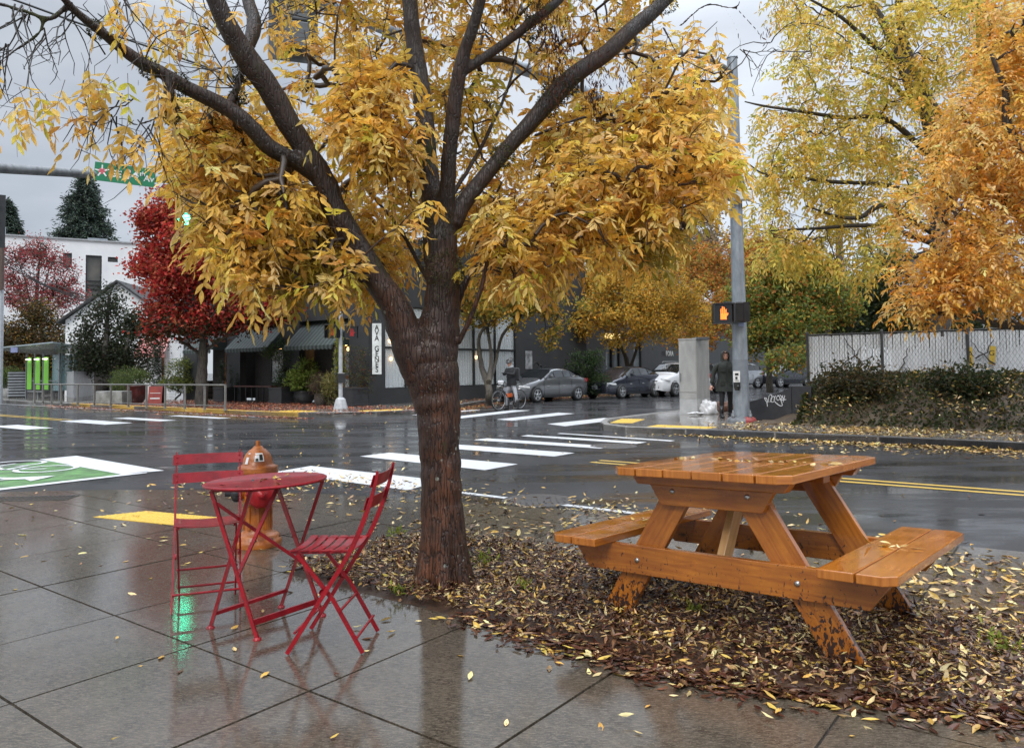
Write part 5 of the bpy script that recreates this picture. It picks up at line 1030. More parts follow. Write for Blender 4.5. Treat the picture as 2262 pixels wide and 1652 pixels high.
# black retaining wall with graffiti
WALLK = pm('black_wall', (.022, .022, .025), (.038, .038, .042), 4, .22, .4, .2, 40)
wl = thing('retaining_wall', 'low black wall with white graffiti beside the signal pole', 'wall', G(*A4(1290, 1330)))
a, b = G(*A4(1285, 1330)), G(*A4(1670, 1342)); c_ = G(*A4(1700, 1350)); t = (b-a).normalized(); nn = Vector((-t.y, t.x, 0))
def vz(U, V, p): return D(U, V, p.y).z
za, zb = vz(*A4(1285, 1165), a), vz(*A4(1670, 1022), b)
m_ = MB(frame(t, UP, -nn*-1 if False else t.cross(UP), a)); Lw = (b-a).length
m_.prism([(0, 0), (Lw, 0), (Lw, zb), (Lw*.86, zb-.10), (Lw*.45, (za+zb)/2-.05), (0, za)], -.2, 0); m_.build('sloping_panel', WALLK, wl, .006)
e_ = b+t*1.3; m_ = MB(frame(t, UP, t.cross(UP), b+t*.012)); m_.prism([(0, 0), (.42, 0), (.42, zb), (0, zb)], -.2, -.002); m_.build('end_panel', WALLK, wl, .006)
m_ = MB(); m_.box(G(*A4(1760, 1345))+UP*.15, (.3, .18, .3), Matrix.Rotation(.4, 4, 'Z')); m_.build('footing_block', WALLK, wl, .02)
GM = pm('graffiti_white', (.62, .63, .64), None, 8, .5); fr_ = t.cross(UP); GP = lambda x, y: (lambda d: O+d*((a-O).dot(fr_)+.004*1)/d.dot(fr_))(ray(*A4(x, y)))
STROK = [[(1447,1205),(1442,1170),(1420,1130),(1440,1135),(1452,1170),(1462,1110),(1480,1100),(1488,1130),(1470,1165)], [(1500,1110),(1480,1135),(1485,1165),(1505,1160),(1515,1130),(1500,1112)], [(1520,1105),(1508,1150),(1545,1190),(1575,1200),(1580,1180),(1550,1110),(1530,1125),(1540,1150),(1560,1140),(1575,1150)], [(1588,1105),(1572,1140),(1600,1145),(1618,1140)], [(1560,1100),(1600,1140)], [(1590,1165),(1605,1105)]]
gs = MB()
for s_ in STROK:
    P_ = spline([GP(x, y) for x, y in s_], 5); gs.tube(P_, .012, 4, flat=.9)
gs.build('graffiti', GM, wl)
# ------------------------------------------------------------------ signal poles
GALV = pm('galvanised_steel', (.30, .33, .36), (.20, .225, .25), 10, .32, .5, .1, 60, metal=.35, stretch=(1, 1, .35)); GALVD = pm('weathered_steel', (.20, .21, .22), (.11, .115, .12), 7, .4, .55, .15, 40, metal=.3, stretch=(1, 1, .5))
BODY = pm('signal_black', (.014, .014, .015), (.022, .022, .023), 6, .3, coat=.2); GREYS = pm('signal_grey', (.10, .11, .12), (.07, .075, .08), 5, .4)
def emis(name, c, s): return pm(name, c, c, 5, .5, emit=c, estr=s)
HAND = emis('hand_orange', (1.0, .16, .02), 4.0); HANDD = emis('hand_dim', (.5, .02, .02), .25); GLO = emis('signal_green', (.05, 1.0, .55), 22.0)
pb = G(*A4(1215, 1345)); top = D(1617, 130, pb.y); H_ = top.z
sp_ = thing('signal_pole', 'thick galvanised signal pole with mast arm and red painted base', 'signal pole', pb)
mb = MB(); mb.tube([pb+UP*.12, pb+UP*.3, pb+Vector((-.02, 0, 4)), Vector((top.x, pb.y, H_))], [.192, .182, .145, .118], 28); mb.lathe([(.135, 0), (.13, .03), (.001, .04)], (top.x, pb.y, H_), 24); mb.build('shaft', GALV, sp_)
mb = MB(); mb.lathe([(.34, -.01), (.34, .02), (.30, .10), (.24, .125), (.001, .125)], pb, 24); mb.build('base_plate', GALVD, sp_)
mb = MB(); mb.lathe([(.345, .0), (.345, .03), (.305, .105), (.25, .13)], pb, 12, a0=-1.6, a1=-.55); mb.build('red_paint_patch', pm('red_patch', (.35, .03, .03), (.20, .06, .05), 30, .4), sp_)
for k in range(4):
    a = k*math.pi/2+.5; m_ = MB(); q = pb+Vector((.26*math.cos(a), .26*math.sin(a), .12)); m_.lathe([(.045, 0), (.045, .07), (.022, .072), (.022, .14), (.001, .145)], q, 6); m_.build('anchor_nut', GALVD, sp_)
zat = lambda V: D(1630, V, pb.y).z; xat = lambda z: pb.x+(top.x-pb.x)*(z/H_)
mb = MB(); zz = zat(760); mb.tube([Vector((xat(z), pb.y, z)) for z in (zat(818), zat(785))], [.176, .171], 24, caps=False) if False else None
mb = MB(); mb.tube([Vector((xat(z), pb.y, z)) for z in (zat(848), zat(794))], [.178, .174], 28, caps=False); mb.build('grey_paint_patch', pm('grey_patch', (.19, .21, .235), (.16, .175, .20), 8, .45), sp_)
fl_ = Vector((xat(zat(420)), pb.y, zat(418)))
# mast arm toward the crossing
arm = spline([fl_+Vector((-.05, -.05, 0)), D(1560, 378, 16.0), D(1472, 311, 14.8), D(1381, 249, 13.9), D(1180, 160, 12.3), D(900, 80, 10.7), D(660, -15, 9.6), D(560, -60, 9.2)], 5); mb = MB(); mb.tube(arm, lerp_r([.17, .15, .135, .125, .11, .095, .08, .07], len(arm)), 16); mb.build('mast_arm', GALV, sp_)
mb = MB(); ad_ = (arm[3]-arm[0]).normalized(); mb.tube([fl_+ad_*.12, fl_+ad_*.16], [.27, .27], 12); mb.tube([fl_-Vector((0, 0, .25)), fl_+Vector((0, 0, .28))], [.19, .19], 20)
for k in range(6): a = k*math.pi/3; m0_ = fl_+ad_*.10+UP*.21*math.cos(a)+Vector((.6, -.7, 0))*.21*math.sin(a); mb.tube([m0_, m0_+ad_*.12], .025, 6)
mb.build('flange', GALVD, sp_)
la = spline([Vector((top.x, pb.y, zat(160))), D(1570, 133, 16.2), D(1490, 115, 15.4), D(1400, 95, 14.6)], 4); mb = MB(); mb.tube(la, lerp_r([.06, .05, .045, .04], len(la)), 10); mb.build('luminaire_arm', GALV, sp_)
q = la[-1]; mb = MB(); mb.box(q+Vector((-.25, -.2, 0)), (.75, .32, .13), Matrix.Rotation(.7, 4, 'Z')); mb.build('luminaire', GREYS, sp_, .05)
q = D(1640, 433, pb.y-.25); mb = MB(); mb.box(q, (.42, .16, .22), Matrix.Rotation(-.2, 4, 'Z')); mb.build('radio_box', pm('pale_box', (.62, .62, .58), (.5, .5, .47), 5, .4), sp_, .03)
mb = MB(); mb.tube(spline([q+Vector((.08, .02, -.1)), q+Vector((.12, .05, -.22)), q+Vector((.02, .1, -.26)), q+Vector((0, .1, -.1))], 4), .01, 5); mb.build('cable_loop', BODY, sp_)
q = Vector((xat(zat(700)), pb.y-.172, zat(717))); mb = MB(); mb.box(q, (.13, .01, .10)); mb.build('blue_sticker', pm('blue_sticker', (.32, .40, .62), None, 8, .4), sp_)
# push button with little sign
q = D(*A4(1168, 935), pb.y-.23); mb = MB(); mb.box(q, (.155, .02, .25)); s1 = mb.build('button_sign', pm('white_sign', (.74, .74, .72), (.66, .66, .64), 5, .4), sp_, .004)
mb = MB(); mb.box(q+Vector((0, -.013, .055)), (.08, .004, .05)); mb.box(q+Vector((-.01, -.013, -.03)), (.05, .004, .06)); mb.box(q+Vector((0, -.013, -.085)), (.10, .004, .012)); mb.build('sign_pictogram', BODY, sp_)
q2 = q+Vector((.01, .02, -.22)); mb = MB(); mb.tube([q2+UP*.09, q2-UP*.02, q2-UP*.09], [.07, .075, .05], 14); mb.lathe([(.032, 0), (.03, .02), (.001, .03)], q2+Vector((0, -.07, 0)), 12, Matrix.Rotation(RAD(90), 4, 'X')); mb.build('push_button', BODY, sp_)
def ped_head(name, label, ctr, yaw, lit, size=.45, parent=None):
    M = Matrix.Translation(ctr) @ Matrix.Rotation(yaw, 4, 'Z'); s = size/.45
    o = thing(name, label, 'pedestrian signal', ctr, group='pedestrian signal heads')
    m = MB(M); m.box((0, 0, 0), (.46*s, .24*s, .46*s)); m.build('housing', BODY, o, .03)
    m = MB(M)
    for x, y, w_, h_ in ((0, -.135, .46, .0), ): pass
    m.box((0, -.17*s, .215*s), (.46*s, .14*s, .025*s)); m.box((-.22*s, -.17*s, 0), (.025*s, .14*s, .44*s)); m.box((.22*s, -.17*s, 0), (.025*s, .14*s, .44*s)); m.box((0, -.15*s, -.215*s), (.46*s, .08*s, .025*s)); m.build('visor', BODY, o)
    m = MB(M); m.box((0, -.123*s, 0), (.40*s, .006, .40*s)); m.build('lens', pm('lens_black', (.01, .01, .01), None, 5, .15), o)
    # raised hand built from little lamp dots
    m = MB(M); pts = []
    for ix in range(-9, 10):
        for iz in range(-14, 15):
            x, z = ix*.012, iz*.012; ok = (abs(x) < .062 and -.14 < z < 0) or (abs(x+.052) < .013 and 0 <= z < .10) or (abs(x+.018) < .014 and 0 <= z < .145) or (abs(x-.018) < .014 and 0 <= z < .135) or (abs(x-.05) < .012 and 0 <= z < .09) or (.05 < x < .10 and abs(z+.05-(x-.06)*1.0) < .02)
            if ok and (ix+iz) % 2 == 0: pts.append((x, z))
    for x, z in pts: m.box((x*s, -.128*s, z*s), (.0125*s, .004, .0125*s))
    m.build('hand_symbol', HAND if lit else HANDD, o)
    return o
hb = D(*A4(1030, 365), pb.y-.28); ped_head('pedestrian_signal', 'pedestrian signal with lit orange hand on the big pole', D(1596, 693, pb.y-.3), -.10, True)
ped_head('pedestrian_signal', 'dark pedestrian signal turned sideways against the big pole', D(1618, 690, pb.y-.32)+Vector((.10, .14, 0)), RAD(100), False)
mb = MB(); mb.tube([D(1600, 668, pb.y-.3), D(1612, 668, pb.y-.2), Vector((xat(zat(668)), pb.y, zat(672)))], .02, 6); o_ = mb.build('signal_bracket', BODY, sp_)
# signal heads with backplates
def signal_head(label, ctr, yaw, facing=True, green=True, border=True, tilt_=0.0):
    M = Matrix.Translation(ctr) @ Matrix.Rotation(yaw, 4, 'Z') @ Matrix.Rotation(tilt_, 4, 'X'); o = thing('traffic_signal', label, 'traffic signal', ctr, group='traffic signals on the mast arms')
    m = MB(M); m.box((0, .02, 0), (.62, .02, 1.30)); m.build('backplate', BODY if facing else GREYS, o, .0)
    if border:
        m = MB(M); [m.box(c, d) for c, d in (((0, .005, .625), (.62, .014, .05)), ((0, .005, -.625), (.62, .014, .05)), ((-.285, .005, 0), (.05, .014, 1.2)), ((.285, .005, 0), (.05, .014, 1.2)))]; m.build('reflective_border', pm('border_yellow', (.80, .42, .03), None, 5, .4), o)
    for k, c in enumerate((.36, 0, -.36)):
        m = MB(M); m.box((0, .09 if facing else .12, c), (.36, .20, .352)); sec = m.build('lamp_section', BODY if facing else GREYS, o, .02)
        m = MB(M); X = M @ Vector((0, -.02, c)); m.lathe([(.145, .0), (.10, .02), (.001, .03)], (0, -.02, c), 20, Matrix.Rotation(RAD(90), 4, 'X')); m.build('lens', GLO if (k == 2 and green) else pm('lens_dark', (.03, .012, .01), None, 5, .2), sec)
        m = MB(M); m.lathe([(.16, .0), (.165, .24)], (0, -.02, c), 16, Matrix.Rotation(RAD(90), 4, 'X'), a0=-.5, a1=math.pi+.5); m.build('visor', BODY, sec)
    return o
# left mast arm with street sign and two heads
pA, pB_ = D(-420, 352, 17.0), D(0, 372, 18.4); pC, pD_ = D(200, 385, 20.0), D(400, 400, 21.6); pE = D(560, 406, 23)
lp = thing('mast_arm_pole', 'grey steel mast arm crossing the sky and holding the green street sign', 'signal pole', Vector((pA.x, pA.y, 0)))
mb = MB(); mb.tube([pA, pB_, pC, pD_, pE], [.15, .125, .11, .095, .08], 20); mb.build('mast_arm', GALVD, lp)
mb = MB(); mb.tube([Vector((pA.x, pA.y, RZ)), Vector((pA.x, pA.y, 7))], [.18, .14], 16); mb.build('shaft', GALVD, lp)
yawS = math.atan2((pD_-pC).y, (pD_-pC).x)
sg = D(283, 388, 20.35); SGN = pm('sign_green', (.005, .17, .075), (.005, .15, .065), 4, .35); SW = pm('sign_white', (.72, .74, .72), None, 4, .4)
ss = thing('street_sign', 'green street name sign with a pink rose hanging on the mast arm', 'street sign', sg)
roll_ = .085; Ms = Matrix.Translation(sg+Vector((0, -.17, -.02))) @ Matrix.Rotation(RAD(14), 4, 'Z') @ Matrix.Rotation(RAD(90), 4, 'X') @ Matrix.Rotation(-roll_, 4, 'Z')
mb = MB(Ms); mb.box((0, 0, 0), (1.50, .50, .01)); mb.build('sign_panel', SGN, ss, .003)
text_obj('lettering', 'SE', .25, Ms @ Matrix.Translation((-.20, -.02, .007)), SW, ss, .002, wgt=.006); text_obj('lettering', '34', .36, Ms @ Matrix.Translation((.17, .0, .007)), SW, ss, .002, wgt=.008)
text_obj('lettering', 'th', .17, Ms @ Matrix.Translation((.43, .07, .007)), SW, ss, .002, wgt=.003); text_obj('lettering', 'Av', .23, Ms @ Matrix.Translation((.60, -.04, .007)), SW, ss, .002, wgt=.004)
mb = MB(Ms)
for k in range(7): a = k*.9; mb.lathe([(.045, .006), (.001, .010)], (-.56+.045*math.cos(a), .02+.045*math.sin(a), 0), 10)
mb.build('rose_emblem', pm('rose_pink', (.55, .12, .14), (.4, .06, .08), 60, .4), ss); mb = MB(Ms)
for a in (.4, 1.6, 3.0, 4.2, 5.4): mb.box((-.56+.125*math.cos(a), .02+.11*math.sin(a), .008), (.11, .035, .003), Matrix.Rotation(a, 4, 'Z'))
mb.build('rose_leaves', SW, ss); mb = MB(); mb.tube([sg+Vector((-.45, 0, .1)), sg+Vector((-.45, -.17, -.02))], .015, 6); mb.tube([sg+Vector((.45, 0, .05)), sg+Vector((.45, -.17, -.05))], .015, 6); mb.build('bracket', GALVD, ss)
signal_head('traffic signal with green light and yellow border, half hidden by leaves', D(412, 458, 21.4), RAD(8), True, True)
signal_head('dark traffic signal on the mast arm far from the green sign', D(-22, 487, 18.3), RAD(30), True, False, False)
signal_head('grey back of a traffic signal high among the tree leaves', D(648, 30, 9.75)+Vector((0, 0, 0)), RAD(200), False, True, False)
# thin signal post at the far left corner
pq = G(*A2(1190, 1262)); tp_ = D(756, 695, pq.y); po = thing('signal_post', 'thin pale signal post on the restaurant corner', 'signal post', pq)
ht = tp_.z; mb = MB(); mb.tube([pq+UP*.3, pq+UP*ht], [.068, .060], 16); mb.lathe([(.075, 0), (.07, .03), (.001, .09)], pq+UP*ht, 16); mb.build('shaft', pm('pale_steel', (.50, .52, .54), (.36, .38, .40), 8, .35, metal=.2), po)
mb = MB(Matrix.Translation(pq) @ Matrix.Rotation(.4, 4, 'Z')); mb.lathe([(.235, 0), (.235, .04), (.165, .32), (.10, .38), (.07, .39)], n=8, smooth=False); mb.build('base', pm('pale_cast_base', (.46, .47, .48), (.33, .34, .35), 8, .4), po, .008)
ped_head('pedestrian_signal', 'dim pedestrian signal left of the thin post', D(737, 732, pq.y-.05), -.25, False, .44); ped_head('pedestrian_signal', 'dim pedestrian signal right of the thin post', D(776, 734, pq.y+.05), .35, False, .42)
mb = MB(); mb.tube([D(737, 718, pq.y), D(776, 720, pq.y)], .02, 6); mb.build('bracket', BODY, po)
mb = MB(); mb.box(D(*A2(1197, 972), pq.y-.1), (.26, .05, .34)); mb.build('button_box', BODY, po, .02)
# ------------------------------------------------------------------ steel cabinets
def cabinet(name, label, A, B, Cc, z1, base_h, m, m2, seam=.12, door_handle=True, cap=True, kind='cabinet'):
    """A left front foot, B front corner, Cc right rear foot"""
    a1, b1, c1 = Vector((A.x, A.y, 0)), Vector((B.x, B.y, 0)), Vector((Cc.x, Cc.y, 0)); d1 = a1+c1-b1
    o = thing(name, label, kind, b1); quad = [(p.x, p.y) for p in (a1, b1, c1, d1)]; quad = quad if area(quad) > 0 else quad[::-1]; cen = (a1+c1)/2
    shr = lambda s: [((x-cen.x)*s+cen.x, (y-cen.y)*s+cen.y) for x, y in quad]
    mb = MB(); mb.prism(shr(.99), 0, base_h); mb.build('plinth', m2, o); mb = MB(); mb.prism(quad, base_h, z1); mb.build('cabinet_body', m, o, .012)
    if cap: mb = MB(); mb.prism(shr(1.03), z1-.0, z1+.035); mb.build('cap', m, o, .008)
    t1 = (b1-a1).normalized(); n1 = Vector((t1.y, -t1.x, 0)); n1 = n1 if n1.y < 0 else -n1; W_ = (b1-a1).length
    mb = MB(frame(t1, UP, n1 if t1.cross(UP).dot(n1) > 0 else -n1, a1)); s_ = 1 if t1.cross(UP).dot(n1) > 0 else -1
    mb.box((W_/2, (z1+base_h+seam)/2, s_*.006), (W_*.93, z1-base_h-seam-.12, .012)); dr_ = mb.build('door', m, o, .004)
    mb = MB(frame(t1, UP, n1 if s_ > 0 else -n1, a1)); mb.box((W_*.10, (z1*.5), s_*.03), (.03, .22, .035)); mb.build('handle', STEEL, dr_)
    return o
CAB = pm('brushed_cabinet', (.40, .395, .37), (.30, .295, .28), 5, .35, .5, .05, 30, metal=.15, stretch=(1, 1, .4)); CABB = pm('cabinet_plinth', (.46, .46, .45), (.36, .36, .35), 6, .4)
zc_ = D(1510, 750, 20.3).z
cabinet('utility_cabinet', 'tall beige grey steel cabinet beside the hooded pedestrian', G(*A4(652, 1275)), G(*A4(812, 1280)), G(*A4(930, 1262)), zc_, .42, CAB, CABB)
mb = MB(); q = D(1550, 752, 20.4); mb.box(q+Vector((0, .1, .05)), (.34, .3, .07), Matrix.Rotation(.3, 4, 'Z')); ob = mb.build('vent_cover', GREYS, bpy.data.objects['utility_cabinet'], .01)
a_, b_, c_ = G(*A1(452, 1270)), G(*A1(500, 1283)), G(*A1(637, 1262)); CAB2 = pm('silver_cabinet', (.36, .36, .37), (.27, .27, .28), 4, .35, .5, .05, 30, metal=.3)
cabinet('utility_cabinet', 'wide silver cabinet behind the railing beside the bus shelter', a_, b_, c_, D(180, 822, b_.y).z, .16, CAB2, KERB)
# rubbish bags
WB = pm('white_plastic', (.74, .74, .74), (.60, .60, .61), 8, .3); BR = pm('brown_cloth', (.16, .07, .04), (.09, .04, .025), 8, .6)
def bag(name, label, p, r, m, sc_=(1, 1, 1), seed=1, cat='bag'):
    bm = bmesh.new(); bmesh.ops.create_icosphere(bm, subdivisions=4, radius=1.0); rs_ = np.random.default_rng(seed); ph = rs_.uniform(0, 6, 9)
    for v in bm.verts:
        d = v.co.normalized(); f = 1+.10*math.sin(5*d.x+ph[0])*math.sin(4*d.z+ph[1])+.07*math.sin(9*d.y+ph[2]+3*d.z)+.05*math.sin(15*d.x+8*d.z+ph[3])
        v.co = Vector((d.x*sc_[0], d.y*sc_[1], max(d.z*sc_[2], -.55)+.55))*r*f
    me = bpy.data.meshes.new(name); bm.to_mesh(me); bm.free(); me.polygons.foreach_set('use_smooth', [True]*len(me.polygons)); me.materials.append(m); o = bpy.data.objects.new(name, me); col.objects.link(o); o.location = p; return tag(o, label, cat)
bp = G(*A4(915, 1275)); bag('plastic_bag', 'white plastic bag lying against the tall steel cabinet', bp, .24, WB, (1.0, .8, .95), 3); bag('brown_bag', 'crumpled brown bag behind the feet of the hooded pedestrian', G(*A4(1070, 1265))+Vector((.2, .9, 0)), .20, BR, (1.5, .8, .8), 5)
bag('litter_cloth', 'flat whitish rag on wet ground at the foot of the tall cabinet', G(*A4(800, 1285)), .10, WB, (2.2, 1, .3), 8, 'rag')
# ------------------------------------------------------------------ people
SKIN = pm('skin', (.56, .32, .23), (.44, .22, .16), 8, .5)
def skinned(name, J, E, R_, m, parent=None, sub=2, root=0):
    me = bpy.data.meshes.new(name); me.from_pydata([tuple(j) for j in J], E, []); me.update(); o = bpy.data.objects.new(name, me); col.objects.link(o)
    if parent is not None: attach(o, parent)
    md = o.modifiers.new('skin', 'SKIN'); md.use_smooth_shade = True
    sk = me.skin_vertices[0].data if me.skin_vertices else None
    if sk is None:
        bm = bmesh.new(); bm.from_mesh(me); bm.verts.layers.skin.verify(); bm.to_mesh(me); bm.free(); sk = me.skin_vertices[0].data
    for i, r in enumerate(R_): sk[i].radius = r if isinstance(r, tuple) else (r, r); sk[i].use_root = (i == root)
    if sub: s = o.modifiers.new('sub', 'SUBSURF'); s.levels = s.render_levels = sub
    me.materials.append(m); return o
def hand(name, wrist, dirn, palm, m, parent, curl=.5, s=1.0):
    d = Vector(dirn).normalized(); n = Vector(palm).normalized(); sd = d.cross(n).normalized(); J, E, R_ = [wrist, wrist+d*.045*s, wrist+d*.085*s], [(0, 1), (1, 2)], [(.026*s, .017*s), (.036*s, .016*s), (.036*s, .014*s)]
    for k, (off, l) in enumerate(((-.030, .062), (-.010, .074), (.011, .069), (.031, .054))):
        b = wrist+d*.085*s+sd*off*s; dd = (d+n*curl*.6).normalized(); d2 = (d*.4+n*curl*1.2).normalized(); i = len(J)
        J += [b, b+dd*l*.5*s, b+dd*l*.5*s+d2*l*.5*s]; E += [(2, i), (i, i+1), (i+1, i+2)]; R_ += [.0092*s, .0085*s, .0075*s]
    i = len(J); b = wrist+d*.03*s-sd*.028*s; J += [b, b+(d*.6-sd*.7+n*.3).normalized()*.035*s, b+(d*.9-sd*.55+n*.6).normalized()*.062*s]; E += [(1, i), (i, i+1), (i+1, i+2)]; R_ += [.013*s, .0105*s, .009*s]
    return skinned(name, J, E, R_, m, parent, 1)
def head(parent, c, f, s, m, hair=None, hairlen=0):
    """c = centre of the head, f = facing direction"""
    f = Vector(f).normalized(); r = f.cross(UP).normalized()
    M = frame(r, -f, UP, c); prof = [(.001, -.118), (.035, -.112), (.055, -.09), (.068, -.05), (.076, 0), (.080, .04), (.074, .08), (.05, .108), (.001, .12)]
    mb = MB(M); mb.lathe([(a*s, b*s) for a, b in prof], (0, .01*s, 0), 20, sx=.95, sy=1.18)
    mb.add([( -.012*s, -.080*s, -.022*s), (.012*s, -.080*s, -.022*s), (0, -.108*s, -.018*s), (0, -.082*s, .028*s)], [[0,1,2], [1,3,2], [3,0,2]])
    for sg_ in (-1, 1): mb.lathe([(.016*s, -.012*s), (.020*s, 0), (.012*s, .022*s), (.001, .028*s)], (sg_*.078*s, .01*s, -.005*s), 8, sx=.5)
    mb.box((0, -.082*s, -.055*s), (.042*s, .012*s, .010*s)); h_ = mb.build('head', m, parent)
    mb = MB(M)
    for sg_ in (-1, 1): mb.lathe([(.001, -.008*s), (.010*s, 0), (.001, .008*s)], (sg_*.030*s, -.079*s, .012*s), 8); mb.box((sg_*.030*s, -.083*s, .034*s), (.032*s, .006*s, .006*s))
    mb.build('eyes', BLACKP, h_)
    if hair:
        mb = MB(M); mb.lathe([(.001, .130), (.056, .117), (.083, .085), (.089, .04), (.088, -.01-hairlen*.3), (.075, -.06-hairlen)], (0, .022*s, 0), 18, sx=.98, sy=1.12, a0=RAD(-15), a1=RAD(195)); mb.build('hair', hair, h_)
    return M
COAT = pm('dark_green_coat', (.014, .018, .013), (.022, .026, .020), 9, .7, .7, .4, 25); TROU = pm('black_trousers', (.006, .006, .007), (.010, .010, .012), 9, .75, None, .3, 30)
wf = G(*A4(1035, 1312)); Hw = 1.64
wm = thing('person', 'person in dark green hooded raincoat and black trousers walking by the signal pole', 'person', wf)
cx = wf.x+.14; cy = wf.y+.10; P = lambda x, y, z: Vector((cx+x, cy+y, z))
J = [P(0,0,.86), P(0,0,1.02), P(0,.01,1.20), P(0,.02,1.33), P(0,.01,1.42), P(0,-.01,1.50),
     P(-.09,0,.82), P(-.12,-.06,.47), P(-.14,-.06,.09), P(-.14,-.19,.04), P(.09,0,.82), P(.13,.10,.46), P(.17,.26,.11), P(.17,.14,.04)]
E_ = [(0,1),(1,2),(2,3),(3,4),(4,5),(0,6),(6,7),(7,8),(8,9),(0,10),(10,11),(11,12),(12,13)]
skinned('body', J, E_, [(.14,.11),(.13,.10),(.15,.11),(.12,.09),(.055,.055),(.05,.05),.095,.065,.055,(.05,.04),.095,.065,.055,(.05,.04)], TROU, wm)
mb = MB(Matrix.Translation(P(0,0,0))); mb.lathe([(.25,.66), (.245,.68), (.225,.85), (.195,1.0), (.205,1.15), (.215,1.27), (.17,1.37), (.09,1.43), (.075,1.46)], n=28, sx=1.0, sy=.72); ct = mb.build('coat', COAT, wm)
mb = MB(Matrix.Translation(P(0,0,0)))
for x, z in ((-.12,.87), (.12,.87), (-.11,1.2), (.11,1.2)): mb.box((x, -.155 if z < 1 else -.145, z), (.12, .02, .12))
mb.box((0, -.158, 1.03), (.028, .014, .70)); mb.build('pockets', COAT, ct, .006)
for s_, el, wr in ((-1, P(-.31,.02,1.07), P(-.36,-.02,.84)), (1, P(.29,.04,1.07), P(.30,-.06,.86))):
    skinned('sleeve', [P(s_*.15,.01,1.34), P(s_*.23,.01,1.28), el, wr], [(0,1),(1,2),(2,3)], [.07,.075,.062,.048], COAT, wm); d = (wr-el).normalized(); hand('hand', wr+d*.02, d, (s_*-.2,-1,0), SKIN, wm, .5)
Mh = head(wm, P(0,-.02,1.535), (-.15,-1,-.05), .96, SKIN, pm('auburn_hair', (.22,.10,.05), (.14,.06,.03), 30, .6), .09)
mb = MB(Mh); mb.lathe([(.001,.135), (.075,.118), (.112,.07), (.122,.01), (.118,-.06), (.125,-.12), (.15,-.17)], (0,.035,0), 22, sx=.98, sy=1.1, a0=RAD(-52), a1=RAD(232)); mb.box((0,-.088,.094), (.15,.07,.016), Matrix.Rotation(-.25,4,'X')); mb.build('hood', COAT, wm, .004)
for p_, l in ((P(-.14,-.06,0), 0), (P(.17,.26,.0), 0)):
    mb = MB(Matrix.Translation(p_)); mb.lathe([(.055,.0), (.058,.03), (.055,.16), (.062,.30), (.001,.31)], n=14, sx=.9, sy=1); mb.lathe([(.001,.0), (.05,.005), (.05,.05), (.03,.08), (.001,.085)], (0,-.10,0), 14, sx=.95, sy=1.7); mb.build('boot', pm('rubber_boot', (.012,.012,.013), None, 5, .25), wm)
# cyclist and bicycle
W1, W2 = G(*A3(682, 992), RZ), G(*A3(868, 980), RZ); ax = (W1-W2); ax.z = 0; ax = ax.normalized(); W2 = W1-ax*1.04; lat = Vector((-ax.y, ax.x, 0)); bx = W2; RW = .345
bike = thing('bicycle', 'black road bicycle with orange bottle bag straddled by the cyclist', 'bicycle', W2); BP = lambda a, z, l=0: bx+ax*a+lat*l+Vector((0, 0, z-0))
TYRE = pm('tyre', (.015,.015,.016), (.022,.022,.022), 20, .6); RIMM = pm('rim_silver', (.45,.46,.47), (.34,.35,.36), 8, .3, metal=.6); BFR = pm('bike_frame_black', (.014,.014,.016), None, 5, .25, coat=.3)
for a in (0, 1.04):
    cen_ = BP(a, RW); Mw = frame(ax, UP, ax.cross(UP), cen_)
    def ring(R0, r, n=40): return [tuple(Mw @ Vector((R0*math.cos(t_), R0*math.sin(t_), 0))) for t_ in np.linspace(0, 2*math.pi, n+1)]
    mb = MB(); mb.tube(ring(RW-.016, .016), .017, 8, caps=False); wh = mb.build('wheel', TYRE, bike); mb = MB(); mb.tube(ring(RW-.04, .01), .009, 6, caps=False); mb.tube([Mw @ Vector((0,0,-.04)), Mw @ Vector((0,0,.04))], .022, 10)
    for k in range(20): t_ = k*math.pi/10; mb.tube([Mw @ Vector((.02*math.cos(t_+.5), .02*math.sin(t_+.5), .02*(-1)**k)), Mw @ Vector(((RW-.04)*math.cos(t_), (RW-.04)*math.sin(t_), 0))], .0016, 3)
    mb.build('rim', RIMM, wh)
mb = MB(); bbk = BP(.43, .28); st = BP(.27, .80); hd_ = BP(.80, .84); hl = BP(.845, .70)
for a, b, r in ((bbk, st, .016), (st, hd_, .016), (hl, bbk, .018), (hd_+UP*.03, hl, .02), (BP(0,RW,.05), bbk+lat*.03, .010), (BP(0,RW,-.05), bbk-lat*.03, .010), (BP(0,RW,.05), st, .008), (BP(0,RW,-.05), st, .008), (hl, BP(1.0,.42,.05), .012), (hl, BP(1.0,.42,-.05), .012), (BP(1.0,.42,.05), BP(1.04,RW,.05), .010), (BP(1.0,.42,-.05), BP(1.04,RW,-.05), .010), (st, BP(.245,.90), .013)): mb.tube([a, b], r, 8)
mb.build('bike_frame', BFR, bike); mb = MB(); mb.tube(spline([BP(.80,.90,.21), BP(.90,.90,.20), BP(.84,.96,.10), BP(.80,.96,0), BP(.84,.96,-.10), BP(.90,.90,-.20), BP(.80,.90,-.21)], 4), .013, 8); mb.tube([hd_, BP(.80,.96)], .013, 8); mb.build('handlebar', BFR, bike)
mb = MB(); mb.lathe([(.001,0), (.06,.01), (.065,.03), (.001,.045)], BP(.22,.90), 14, frame(ax, lat, UP), sx=2.0, sy=1.0); mb.build('saddle', BODY, bike); mb = MB(); mb.box(BP(.50,.50), (.26,.07,.13), frame(ax, lat, UP)); mb.build('frame_bag', pm('bag_orange', (.60,.12,.03), None, 5, .5), bike, .02)
